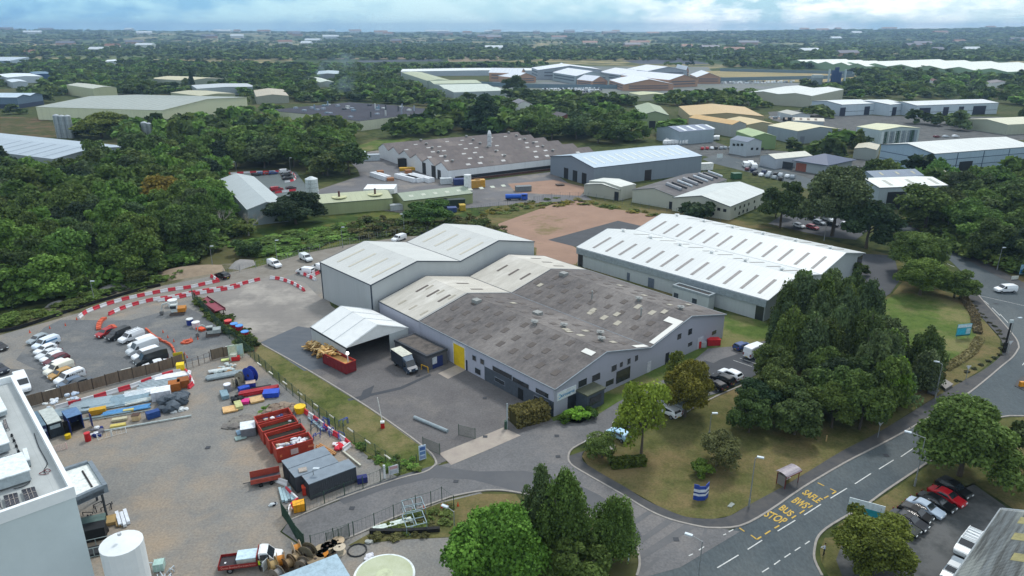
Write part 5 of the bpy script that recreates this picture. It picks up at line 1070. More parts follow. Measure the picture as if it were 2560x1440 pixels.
# --- the poplar clump right of the factory
ctr = random.Random(5)
def in_poly(x, y, poly):
  c = False; j = len(poly)-1
  for i in range(len(poly)):
    xi, yi = poly[i]; xj, yj = poly[j]
    if (yi > y) != (yj > y) and x < (xj-xi)*(y-yi)/(yj-yi)+xi: c = not c
    j = i
  return c
def fill(px_poly, gap, jit, r):
  poly = [P(*p)[:2] for p in px_poly]; xs = [p[0] for p in poly]; ys = [p[1] for p in poly]; out_ = []
  y = min(ys); k = 0
  while y < max(ys):
    x = min(xs)+(gap/2 if k % 2 else 0)
    while x < max(xs):
      q = (x+r.uniform(-jit, jit)*gap, y+r.uniform(-jit, jit)*gap)
      if in_poly(q[0], q[1], poly): out_.append(Vector((q[0], q[1], 0)))
      x += gap
    y += gap*.87; k += 1
  return out_
for q in fill([(1925, 850), (1990, 775), (2130, 775), (2250, 880), (2310, 930), (2325, 980), (2200, 1040), (2080, 960), (1960, 930)], 5.6, .3, ctr):
  lft = to_px(q)[0] < 2170; tree('poplar_tree', 'poplar', 0, 0, ctr.uniform(11, 14.5) if lft else ctr.uniform(8.5, 12), ctr.uniform(7, 9.5), ctr.choice((GP, GP, GD, GM, GG)), 'tall dark green poplar in the dense clump between factory and road', 'tree', 'poplars in the dense roadside clump', ctr, q)
for q in fill([(1830, 1050), (1885, 985), (1960, 920), (2090, 970), (2210, 1040), (2290, 1010), (2180, 1085), (2080, 1125), (1980, 1120), (1850, 1080)], 5.6, .3, ctr):
  tree('broadleaf_tree', 'near', 0, 0, ctr.uniform(6, 10), ctr.uniform(7, 9.5), ctr.choice((GD, GM, GM, GO, GK, (.10, .135, .035))), 'lower mixed green tree along the lawn side of the poplar clump', 'tree', 'lower trees round the poplar clump', ctr, q)
# hedges
def hedge(px, h, w_, colr, label, seed=1, n=2600, ls=.22):
  r = np.random.default_rng(seed); pts = [P(*p) for p in px]; o = pts[0]; e = empty('hedge', o, 0, label, 'hedge')
  seg = [(a-o, b-o) for a, b in zip(pts, pts[1:])]; ln_ = np.array([(b-a).length for a, b in seg]); k = r.choice(len(seg), n, p=ln_/ln_.sum())
  A = np.array([s_[0][:] for s_ in seg])[k]; B = np.array([s_[1][:] for s_ in seg])[k]; t = r.uniform(0, 1, (n, 1)); d = B-A; d /= np.linalg.norm(d, axis=1, keepdims=True); nn = np.stack([-d[:, 1], d[:, 0], d[:, 2]*0], 1)
  u = r.uniform(-1, 1, n); face = r.integers(0, 3, n); off = np.where(face == 0, u, np.where(face == 1, 1, -1))*w_/2*r.uniform(.85, 1.1, n); z = np.where(face == 0, h*r.uniform(.9, 1.08, n), r.uniform(0, h, n))
  c = A+(B-A)*t+nn*off[:, None]; c[:, 2] = z
  nrm = r.normal(size=(n, 3)); nrm[:, 2] += .6; nrm /= np.linalg.norm(nrm, axis=1, keepdims=True); tt = np.cross(nrm, r.normal(size=(n, 3))); tt /= np.linalg.norm(tt, axis=1, keepdims=True); bb = np.cross(nrm, tt); s_ = ls*r.uniform(.6, 1.4, (n, 1))
  q = np.stack([c-tt*s_, c-bb*s_, c+tt*s_, c+bb*s_], 1).reshape(-1, 3)
  me = np_mesh('foliage', q, np.arange(n*4).reshape(-1, 4), np.zeros((0, 3), int), np.clip(.5+r.uniform(-.4, .4, n), 0, 1), np.zeros(0), LEAF)
  c_ = bpy.data.objects.new('foliage', me); col.objects.link(c_); c_.parent = e; c_.color = (*colr, 1)
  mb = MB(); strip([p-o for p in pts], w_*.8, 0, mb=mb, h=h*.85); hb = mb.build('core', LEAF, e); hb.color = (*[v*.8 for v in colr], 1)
hedge([(1283, 1062), (1363, 1040)], 2.6, 3.0, (.18, .16, .05), 'brownish clipped hedge at the yard corner beside the office front', 3)
hedge([(1527, 1168), (1612, 1160)], 1.2, 1.4, (.085, .12, .02), 'low clipped hedge on the lawn below the thin yellow green tree', 4, 1400)
hedge([(2408, 745), (2436, 790), (2444, 835)], .6, 1.5, (.16, .13, .07), 'low brown hedge curving across the lawn by the junction', 5, 1200)
hedge([(2448, 848), (2430, 880), (2395, 905), (2360, 925)], .5, 1.5, (.26, .23, .10), 'low straw coloured hedge curving towards the manhole slabs', 6, 1200)
hedge([(2350, 940), (2330, 955)], .9, 1.6, (.12, .11, .04), 'short tuft of hedge at the end beside the poplar clump', 7, 500)
# --- woods: every tree a thing (the largest in view), the rest one mass
OPEN = [[P(*p)[:2] for p in pl] for pl in ([(1300, 225), (1560, 238), (1690, 232), (1500, 220)], [(1780, 214), (2000, 212), (1990, 203), (1800, 205)], [(555, 440), (740, 430), (800, 480), (720, 485)], [(140, 345), (190, 345), (190, 315), (140, 315)], [(360, 362), (390, 362), (388, 330), (360, 330)], [(870, 385), (1000, 358), (1030, 345), (940, 350)], [(0, 292), (0, 340), (130, 340), (130, 300)])]
def blocks(q, h):  # would this tree stand squarely before a building the photo shows open?
  d = q.length; D = h/CAM_H*d; u = q.normalized()
  for b in FOOT:
    Db = max(h-(.9 if b in (ms, dk) else .35)*b.z, 0)/CAM_H*d
    if Db <= 0 or (b.O-q).length > 420: continue
    for k in (.25, .5, .75, 1):
      w_ = q+u*Db*k-b.O; x = w_.dot(b.U); y = w_.dot(b.V)
      if 0 < x < b.L and 0 < y < b.W: return True
  for pl in OPEN:
    for k in (0, .4, .8):
      w_ = q+u*D*k
      if in_poly(w_.x, w_.y, pl): return True
  return False
WOODS = [ # polygon px, spacing m, height range, width range, palette, group, label by tone
 ([(-260, 800), (0, 770), (200, 735), (330, 700), (480, 660), (560, 600), (610, 560), (560, 470), (540, 440), (420, 395), (200, 420), (0, 425), (-260, 440)], 10.6, (10, 16), (12, 16), 'left wood'),
 ([(420, 395), (540, 430), (600, 430), (720, 420), (780, 445), (880, 440), (840, 400), (880, 350), (760, 330), (500, 320), (330, 345), (300, 380)], 13, (10, 15), (13, 18), 'wood below the dark roofed plant'),
 ([(560, 600), (660, 600), (780, 570), (900, 560), (1080, 545), (1040, 530), (960, 535), (800, 535), (700, 540), (640, 545), (610, 560)], 8.5, (4, 8), (8, 11), 'scrubby belt beyond the meadow'),
 ([(1900, 520), (1960, 530), (1930, 560), (1905, 545)], 9, (8, 12), (9, 12), 'trees by the hidden car park'),
 ([(2220, 505), (2300, 585), (2400, 650), (2480, 670), (2560, 700), (2750, 740), (2750, 420), (2560, 430), (2440, 455), (2380, 440), (2180, 408), (2020, 395), (2100, 430), (2180, 500)], 11, (8, 13), (11, 15), 'belt of trees right of the main road'),
 ([(870, 352), (1000, 345), (1160, 330), (1300, 345), (1480, 365), (1660, 355), (1680, 330), (1530, 300), (1380, 305), (1290, 310), (1150, 310), (1105, 305), (880, 315), (760, 330)], 14, (9, 15), (14, 19), 'belt of trees behind the old factory'),
 ([(2000, 400), (2160, 400), (2190, 380), (2130, 355), (1990, 362), (1950, 372)], 13, (7, 12), (11, 15), 'trees between the trade units'),
 ([(2090, 300), (2200, 310), (2200, 290), (2100, 285)], 13, (9, 13), (12, 16), 'trees in front of the panelled units'),
 ([(2270, 315), (2420, 330), (2560, 350), (2560, 320), (2420, 310), (2300, 300)], 15, (8, 13), (12, 17), 'trees above the light blue warehouse'),
]
PAL = [(GD, 'dark green'), (GM, 'mid green'), (GB, 'bright green'), (GO, 'olive'), (GK, 'very dark'), (GG, 'grey green'), (GR, 'russet')]
WT = [.24, .31, .20, .11, .06, .08, .0]
wr = random.Random(21); cand = []
FOOT = []  # building footprints kept clear
for v_ in [main, rear, shed, wh, tent, bs, an, fb, gw, w1, w2, w3, w4, nf, nf2, g1, g2, ss, tb, cw, ms, bl, dk, hr, cb]+list(BU.values()):
  FOOT.append(v_)
def clear(p, m_=2.0):
  for b in FOOT:
    d = p-b.O; x = d.dot(b.U); y = d.dot(b.V)
    if -m_ < x < b.L+m_ and -m_ < y < b.W+m_: return False
  return True
for poly, gap, hr_, wr_, nm in WOODS:
  for q in fill(poly, gap, .38, wr):
    h_ = wr.uniform(*hr_)
    if clear(q, 5 if gap > 8.6 else 3) and not (blocks(q, h_) and wr.random() < .92): cand.append((q.length, q, h_, wr.uniform(*wr_), wr.choices(range(7), WT)[0], nm))
cand.sort(key=lambda c: -(c[2]*c[3])/c[0]**2)
LIM = 255
for k, (d, q, h, w_, ci, nm) in enumerate(cand[:LIM]):
  if nm.startswith('scrubby'): tree('shrub', 'bush', 0, 0, h, w_, PAL[ci][0], '%s bushy shrub in the %s' % (PAL[ci][1], nm), 'shrub', PAL[ci][1]+' shrubs of the '+nm, wr, q)
  else: tree('broadleaf_tree', 'near' if d < 260 else 'mid', 0, 0, h, w_, PAL[ci][0], '%s broadleaf tree in the %s' % (PAL[ci][1], nm), 'tree', PAL[ci][1]+' trees of the '+nm, wr, q)
# distant woodland as masses, one per colour
LOW = [crown_arrays(600+i, 9, 120, .17, 'round', .85, 0) for i in range(6)]
SCR = [crown_arrays(640+i, 10, 260, .085, 'bush', .8, 1) for i in range(4)]
VLOW = [crown_arrays(620+i, 6, 36, .26, 'round', .9, 0) for i in range(5)]
def mass(name, items, colr, label, base=None):  # items: (pos, h, w)
  base = base or LOW; r = np.random.default_rng(len(items)); Vs, Qs, Ts, tq, tt = [], [], [], [], []; nv = 0
  for (p, h, w_) in items:
    V, Q, Tr, tl, ti = base[r.integers(0, len(base))]; a = r.uniform(0, 6.28); ca, sa = math.cos(a), math.sin(a); dv = r.uniform(-.3, .3)
    X = V.copy(); X[:, 0] = (V[:, 0]*ca-V[:, 1]*sa)*w_+p[0]; X[:, 1] = (V[:, 0]*sa+V[:, 1]*ca)*w_+p[1]; X[:, 2] = V[:, 2]*h*1.06-.06*h+p[2]
    Vs.append(X); Qs.append(Q+nv); Ts.append(Tr+nv); nv += len(V); tq.append(np.clip(tl+dv, 0, 1)); tt.append(np.clip(np.concatenate([np.full(n, v) for _, n, v in ti])+dv*.5, 0, 1))
  if not Vs: return
  me = np_mesh(name, np.vstack(Vs), np.vstack(Qs), np.vstack(Ts), np.concatenate(tq), np.concatenate(tt), LEAF)
  o = bpy.data.objects.new(name, me); col.objects.link(o); o.color = (*colr, 1); tag(o, label, 'woodland', kind='stuff')
FARW = [ # px polygon, gap, heights, widths
 [(-400, 300), (0, 285), (90, 292), (60, 240), (120, 225), (640, 215), (700, 205), (1000, 196), (1130, 222), (1320, 245), (1560, 245), (1900, 245), (2090, 255), (2060, 300), (1940, 275), (1700, 265), (1540, 268), (1400, 300), (1100, 300), (1110, 275), (900, 256), (620, 262), (620, 240), (400, 240), (130, 245), (80, 280), (-400, 320)],
 [(130, 310), (330, 318), (640, 285), (700, 285), (700, 305), (500, 325), (300, 345), (200, 345)],
 [(-500, 230), (-500, 160), (0, 160), (300, 155), (620, 165), (980, 170), (1000, 190), (700, 205), (640, 222), (300, 225), (0, 225)],
 [(980, 172), (1400, 162), (1780, 165), (2040, 150), (2020, 180), (1760, 178), (1400, 168), (1000, 180)],
 [(1960, 205), (2150, 205), (2560, 198), (3000, 200), (3000, 260), (2560, 275), (2500, 255), (2280, 250), (2080, 248), (2020, 232)],
 [(2040, 186), (2160, 182), (2560, 186), (3000, 188), (3000, 200), (2560, 200), (2150, 206)],
 [(2560, 280), (3000, 300), (3000, 420), (2560, 350)],
 [(-500, 420), (-260, 430), (-260, 330), (-500, 320)], [(-700, 900), (-260, 800), (-260, 430), (-700, 430)],
]
fr = random.Random(31); masses = {i: [] for i in range(7)}
for (d, q, h, w_, ci, nm) in cand[LIM:]: masses[ci].append((q, h, w_))
for i, poly in enumerate(FARW):
  near_ = i in (0, 1, 6, 7, 8)
  for q in fill(poly, 14 if near_ else 19, .45, fr):
    h_ = fr.uniform(6, 11)
    if fr.random() < .06 or not clear(q, 6) or (fr.random() < .88 and blocks(q, h_)): continue
    if in_poly(q.x, q.y, [P(*p)[:2] for p in [(1170, 235), (1160, 215), (1220, 180), (1400, 160), (1780, 166), (2120, 182), (2160, 206), (2030, 214), (1560, 246)]]) : continue
    masses[fr.choices(range(7), [.25, .33, .16, .12, .05, .09, 0])[0]].append((q, h_, fr.uniform(12, 19)))
lbl = ['dark green', 'mid green', 'bright green', 'olive', 'very dark green', 'grey green', 'russet']
for i in range(7): mass('woodland', masses[i], PAL[i][0], lbl[i]+' trees of the woods in the middle distance')
# far countryside: woods and hedgerow lines to the horizon
fm = {0: [], 1: [], 3: [], 5: []}
def far_add(x, y, hs=(8, 13), ws=(16, 30)):
  fm[fr.choice((0, 0, 1, 1, 3, 5))].append(((x, y, gh(x, y)), fr.uniform(*hs), fr.uniform(*ws)))
for k in range(150):  # hedgerow lines
  py = 92+(fr.random()**1.3)*62; px = fr.uniform(-300, 2860); L0 = fr.uniform(60, 420)*(py-70)/45
  p0 = P(px, py); ang = fr.choice((0, .1, -.15, .3, -.3, 1.3)); n = int(12+26*fr.random())
  step = L0*CAM_H*FPX/(py-70)**2*0+fr.uniform(14, 26)
  for j in range(n):
    x = p0.x+math.cos(ang)*step*j*1.4; y = p0.y+math.sin(ang)*step*j
    if y < 1250: continue
    far_add(x, y, (6, 11), (14, 24))
for k in range(60):  # woods
  py = 84+(fr.random()**1.4)*62; px = fr.uniform(-300, 2860); p0 = P(px, py); rx = fr.uniform(80, 420); ry = fr.uniform(30, 130)*(1+p0.y/3000)
  for j in range(int(60+40*fr.random())):
    a = fr.uniform(0, 6.28); d = fr.random()**.5; x, y = p0.x+rx*d*math.cos(a), p0.y+ry*d*math.sin(a)
    if 1300 < y < 9000: far_add(x, y)
for k in range(5200):  # wooded hills on the horizon
  az_ = fr.uniform(-.72, .72)**1; r_ = fr.uniform(3600, 7200); x, y = r_*math.sin(az_), r_*math.cos(az_); px = 1280+FPX*math.tan(az_)/_c
  if px < 1700 and fr.random() < .82: continue
  far_add(x, y, (9, 15), (35, 65))
for k in range(900):  # continuous dark tree belt at the back of the plain
  px = fr.uniform(-200, 2760); py = fr.uniform(118, 142); p = P(px, py)
  if 760 < px < 1280 and py > 136 or px < 420 and 130 < py: continue
  far_add(p.x, p.y, (9, 14), (18, 28))
for i, it in fm.items(): mass('far_woodland', it, PAL[i][0], lbl[i]+' woods and hedgerows of the far countryside', VLOW)
# farmhouses and sheds of the far countryside
fh = MB(); fh.box(-9, -5, 0, 9, 5, 5); fh.add([(-9.5, -5.6, 4.9), (9.5, -5.6, 4.9), (9.5, 0, 8.5), (-9.5, 0, 8.5), (-9.5, 5.6, 4.9), (9.5, 5.6, 4.9)], [(0, 1, 2, 3), (3, 2, 5, 4), (0, 3, 4), (1, 5, 2)], 1); fhs = [fh.build('farmhouse', [M(a), M(b)]) for a, b in (('d8d4cc', '8c6450'), ('c8ccd0', 'd4dce0'), ('b08c74', '70707c'))]
for k in range(72):
  o = fhs[k] if k < 3 else fhs[k % 3].copy()
  if k >= 3: col.objects.link(o)
  py = 86+fr.random()*fr.random()*62; p = P(fr.uniform(0, 2560), py); o.location = (p.x, p.y, gh(p.x, p.y)+.5); q_ = 1.1+p.y/2800; o.scale = (q_*fr.uniform(.8, 2), q_, q_*.9); o.rotation_euler.z = fr.uniform(-.4, .4); o.name = 'farmhouse'
  tag(o, ('brown roofed pale', 'pale roofed grey', 'slate roofed brick')[k % 3]+' building among the far woods and fields', 'house', ('brown roofed', 'pale roofed', 'slate roofed')[k % 3]+' far buildings')
# bare dead trees at the wood edge
def bare(px, py, h, label, seed):
  r = random.Random(seed); e = empty('bare_tree', P(px, py), 0, label, 'tree'); mb = MB()
  def br(a, d, l, rad, lev):
    b = a+d*l; mb.cyl(a, b, rad, rad*.6, n=5)
    if lev:
      for _ in range(3):
        v = (d+Vector((r.uniform(-.8, .8), r.uniform(-.8, .8), r.uniform(-.1, .5)))).normalized(); br(a.lerp(b, r.uniform(.5, 1)), v, l*r.uniform(.6, .85), rad*.55, lev-1)
  br(Vector((0, 0, 0)), Vector((.05, 0, 1)), h*.3, .32, 4); mb.build('trunk', BARKG, e)
bare(556, 585, 13, 'bleached bare dead tree at the wood edge, left of two', 1); bare(622, 590, 12, 'bleached bare dead tree beneath the silver shed, right of two', 2)
# tufts and bushes on the verge, bank and rough ground
tr2 = random.Random(8); TUFT = []
def scrub(poly, n, hs, ws, cols, label):
  r = random.Random(n); pl = [P(*p)[:2] for p in poly]; xs = [p[0] for p in pl]; ys = [p[1] for p in pl]; items = {c: [] for c in cols}; k = 0
  while k < n:
    x, y = r.uniform(min(xs), max(xs)), r.uniform(min(ys), max(ys))
    if in_poly(x, y, pl): items[r.choice(cols)].append(((x, y, 0), r.uniform(*hs), r.uniform(*ws))); k += 1
  for c in cols: mass('ground_cover', items[c], c, label, SCR)
scrub([(-260, 800), (0, 772), (200, 737), (330, 702), (480, 662), (560, 602), (600, 580), (560, 560), (440, 620), (300, 670), (150, 705), (0, 735), (-260, 750)], 300, (2.5, 6), (5, 9), (GM, GB, GD), 'low bushes and undergrowth at the edge of the left wood')
scrub([(2240, 540), (2400, 640), (2560, 690), (2700, 740), (2700, 700), (2480, 640), (2300, 550)], 110, (2, 5), (4, 8), (GM, GO), 'undergrowth along the tree belt right of the main road')
scrub([(480, 745), (500, 742), (560, 790), (620, 835), (645, 870), (610, 885), (590, 850), (520, 800)], 60, (.5, 1.8), (1.5, 3.2), (GO, (.05, .08, .02)), 'brambles and weeds on the bank between concrete yard and car park')
scrub([(860, 578), (900, 550), (1020, 562), (1200, 545), (1330, 640), (1180, 620), (1075, 583), (900, 595)], 130, (1, 3.4), (3, 6), (GR, GO, GD), 'brown and green scrub beyond the fence behind the tall shed')
scrub([(560, 610), (640, 600), (860, 560), (1000, 565), (900, 595), (700, 640), (640, 650)], 110, (.5, 1.6), (3, 6.5), (GB, GM), 'low green growth on the meadow beyond the fence')
scrub([(0, 800), (200, 745), (380, 690), (460, 690), (200, 770), (0, 825), (-200, 870)], 60, (.5, 2.2), (2, 5), (GM, GO), 'low bushes between the wood and the black silt fence')
scrub([(960, 1140), (1040, 1150), (1060, 1175), (1000, 1192), (940, 1160), (860, 1090)], 26, (.3, .9), (.8, 2), (GO, GB), 'weeds at the end of the fence verge')
scrub([(985, 1300), (1102, 1262), (1150, 1245), (1110, 1340), (1000, 1350), (900, 1360)], 34, (.3, .8), (1, 2.2), (GO, GR), 'weeds beside the access road above the cable drums')
scrub([(1190, 530), (1400, 492), (1700, 545), (1680, 552), (1480, 512), (1300, 525), (1200, 550)], 90, (.3, 1.1), (1.5, 4), (GO, GY), 'dry weeds round the bare soil plot')
scrub([(640, 1030), (690, 1010), (720, 1010), (700, 1040), (660, 1050)], 10, (.4, 1.1), (1, 2), (GB,), 'green weeds among the piled materials')
# round clumps along the lawn edge
for k, (x, y) in enumerate([(2428, 754), (2437, 764), (2441, 774), (2452, 784), (2461, 793), (2472, 806), (2486, 815), (2496, 826), (2498, 834), (2511, 847), (2510, 862), (2503, 871), (2498, 886), (2484, 894), (2469, 902), (2451, 912), (2435, 921), (2417, 929), (2394, 952)]):
  o = tree('shrub', 'bush', x, y+2, .4, 1.15, (.06, .065, .035), 'small dark clump in the row edging the lawn by the road', 'shrub', 'dark clumps edging the lawn', tr2)
# ------------------------------------------------------------------ vehicles
PAINT = mat('car_paint', (.5, .5, .5), .28, 0, objcolor=True, spec=.6); TYRE = M('141516', .9); RIM = M('8a8f94', .35, .5); LAMPM = M('dfe6e8', .2); TAILM = M('7a1014', .3); TRIMM = M('17181a', .6); CGL = mat('car_glass', (.018, .024, .030), .08, 0, spec=.9); PLATE = M('d8c030', .5)
KIND = { # L, W, outline from rear to front (x, z), belt, roof width factor, windscreen idx, rear window idx, side window x range
 'hatch': (4.1, 1.8, [(0, .35), (0, .9), (.10, 1.02), (.42, 1.42), (1.5, 1.5), (2.35, 1.42), (3.05, .98), (3.95, .80), (4.1, .62), (4.1, .32)], .96, .78, (5, 6), (2, 3), (.65, 2.75)),
 'saloon': (4.65, 1.82, [(0, .35), (0, .86), (.75, .98), (1.25, 1.38), (1.9, 1.44), (2.6, 1.38), (3.35, .96), (4.5, .76), (4.65, .6), (4.65, .32)], .94, .76, (5, 6), (2, 3), (1.25, 3.05)),
 'suv': (4.5, 1.9, [(0, .4), (0, 1.02), (.12, 1.12), (.45, 1.62), (1.6, 1.7), (2.6, 1.6), (3.25, 1.12), (4.35, .98), (4.5, .75), (4.5, .4)], 1.08, .80, (5, 6), (2, 3), (.6, 2.95)),
 'van': (5.0, 1.95, [(0, .38), (0, 1.2), (.05, 1.3), (.12, 1.85), (1.2, 1.94), (3.25, 1.86), (3.95, 1.20), (4.85, .98), (5.0, .75), (5.0, .38)], 1.15, .86, (5, 6), (2, 3), (2.9, 3.75)),
 'lvan': (5.95, 2.02, [(0, .4), (0, 1.4), (.04, 1.5), (.08, 2.4), (1.2, 2.52), (4.2, 2.4), (4.9, 1.38), (5.75, 1.12), (5.95, .85), (5.95, .4)], 1.3, .90, (5, 6), (2, 3), (3.95, 4.75)),
 'pickup': (5.2, 1.9, [(0, .5), (0, 1.02), (1.35, 1.06), (1.5, 1.62), (2.6, 1.74), (3.1, 1.66), (3.75, 1.14), (5.0, 1.02), (5.2, .8), (5.2, .45)], 1.08, .8, (5, 6), (2, 3), (1.7, 3.4)),
}
VP = {}
def vehicle_proto(kind):
  if kind in VP: return VP[kind]
  L_, W, ol, belt, rw, ws, rwi, sw = KIND[kind]; hw = W/2; zt = max(z for _, z in ol)
  def half(z): return hw if z <= belt else hw*(1-(1-rw)*(z-belt)/(zt-belt))
  def hb(z): return hw*.96 if z < .5 else half(z)
  parts = {}
  mb = MB(); n = len(ol); vs = []
  for s_ in (-1, 1):
    vs += [(x-L_/2, s_*hb(z)*(.9 if x in (0, L_) and z < .9 else 1), z) for x, z in ol]
  fs = [tuple(range(n)), tuple(range(2*n-1, n-1, -1))]+[(i, i+n, (i+1) % n+n, (i+1) % n) for i in range(n)]
  mb.add(vs, fs)
  me = mb.build('body', PAINT); bm = bmesh.new(); bm.from_mesh(me.data)
  bmesh.ops.bevel(bm, geom=[e for e in bm.edges if e.calc_face_angle(0) > .5], offset=.07, segments=2, affect='EDGES', clamp_overlap=True); bm.to_mesh(me.data); bm.free()
  parts['body'] = [me]
  def across(i, j, a=.08, b=.92, k=.86):
    (x0, z0), (x1, z1) = ol[i], ol[j]; p = lambda t: (x0+(x1-x0)*t-L_/2, z0+(z1-z0)*t)
    (xa, za), (xb, zb) = p(a), p(b); dx, dz = x1-x0, z1-z0; l_ = math.hypot(dx, dz); nx, nz_ = -dz/l_*.025, dx/l_*.025
    if nz_ < 0: nx, nz_ = -nx, -nz_
    return MB().quad((xa+nx, -half(za)*k, za+nz_), (xb+nx, -half(zb)*k, zb+nz_), (xb+nx, half(zb)*k, zb+nz_), (xa+nx, half(za)*k, za+nz_))
  parts['windscreen'] = [across(*ws).build('windscreen', CGL, recalc=False)]
  if kind in ('hatch', 'saloon', 'suv', 'pickup', 'van'): parts['rear_window'] = [across(*rwi, .15, .85, .8).build('rear_window', CGL, recalc=False)]
  parts['side_window'] = []
  z0, z1 = belt+.03, zt-.16
  if kind in ('lvan',): z1 = belt+.62
  for s_ in (-1, 1):
    xs = (sw[0]-L_/2, sw[1]-L_/2); sl_ = (.28 if kind in ('hatch', 'suv') else .45 if kind == 'saloon' else .0); fr_ = .5 if kind != 'lvan' else .45
    q = [(xs[0], s_*(half(z0)+.012), z0), (xs[1]+.12, s_*(half(z0)+.012), z0), (xs[1]-fr_, s_*(half(z1)+.012), z1), (xs[0]+sl_, s_*(half(z1)+.012), z1)]
    mb = MB().quad(*q); parts['side_window'].append(mb.build('side_window', CGL, recalc=False))
  wr_ = .33 if kind not in ('lvan', 'suv', 'pickup') else .38
  for x in (.19, .81):
    for s_ in (-1, 1):
      c = Vector((L_*(x-.5), s_*(hw-.10), wr_)); wl = MB().cyl(c-Vector((0, .11*1, 0)), c+Vector((0, .11, 0)), wr_, n=14).build('wheel', TYRE)
      rm = MB().cyl(c+Vector((0, s_*.10, 0)), c+Vector((0, s_*.125, 0)), wr_*.62, n=10).build('rim', RIM, wl); parts.setdefault('wheel', []).append(wl)
  for s_ in (-1, 1):
    zf = ol[-2][1]; parts.setdefault('headlight', []).append(MB().box(L_/2-.16, s_*hw*.62-.2, zf-.10, L_/2-.0, s_*hw*.62+.2, zf+.10).build('headlight', LAMPM))
    parts.setdefault('tail_light', []).append(MB().box(-L_/2-.02, s_*hw*.78-.12, .72, -L_/2+.06, s_*hw*.78+.12, .98 if kind not in ('van', 'lvan') else 1.25).build('tail_light', TAILM))
  parts['number_plate'] = [MB().box(-L_/2-.03, -.26, .48, -L_/2+.02, .26, .6).build('number_plate', PLATE)]
  for ls in parts.values():
    for o in ls:
      for c in list(o.children): pass
  VP[kind] = parts; return parts
PROTO_USED = set()
def vehicle(name, kind, colr, tail, nose, label, cat='car', group=None, rack=False, simple=False, off=0.0, world=None):
  pr = vehicle_proto(kind)
  if world: a, b = world
  else: a, b = P(*tail), P(*nose)
  c = (a+b)/2; rz = math.atan2(b.y-a.y, b.x-a.x); e = empty(name, (c.x, c.y, .03), rz, label, cat, group)
  first = kind not in PROTO_USED; cl = (*lin(colr), 1)
  for pn, ls in pr.items():
    if simple and pn in ('headlight', 'tail_light', 'number_plate', 'rear_window', 'wheel', 'side_window'): continue
    for o in ls:
      q = o.copy(); col.objects.link(q); q.parent = e; q.color = cl
      for ch in o.children:
        k = ch.copy(); col.objects.link(k); k.parent = q
  if rack:
    L_ = KIND[kind][0]; z = max(z for _, z in KIND[kind][2])
    mb = MB()
    for k in range(5): x = -L_/2+.5+k*.62; mb.box(x, -.75, z+.02, x+.07, .75, z+.12)
    for y in (-.72, .72): mb.box(-L_/2+.4, y-.03, z+.1, L_/2-2.0, y+.03, z+.15)
    mb.build('roof_rack', M('dfe3e6' if sum(cl[:3]) > 1 else 'a8b0b4', .4), e)
  return e
WH, SI, BLK, RED_, NAV, DG, MAR, GLD = 'e6eaee', '8f9aa2', '0f1114', 'a0141c', '1c2c4c', '2a2e32', '5c1424', 'b08a4a'
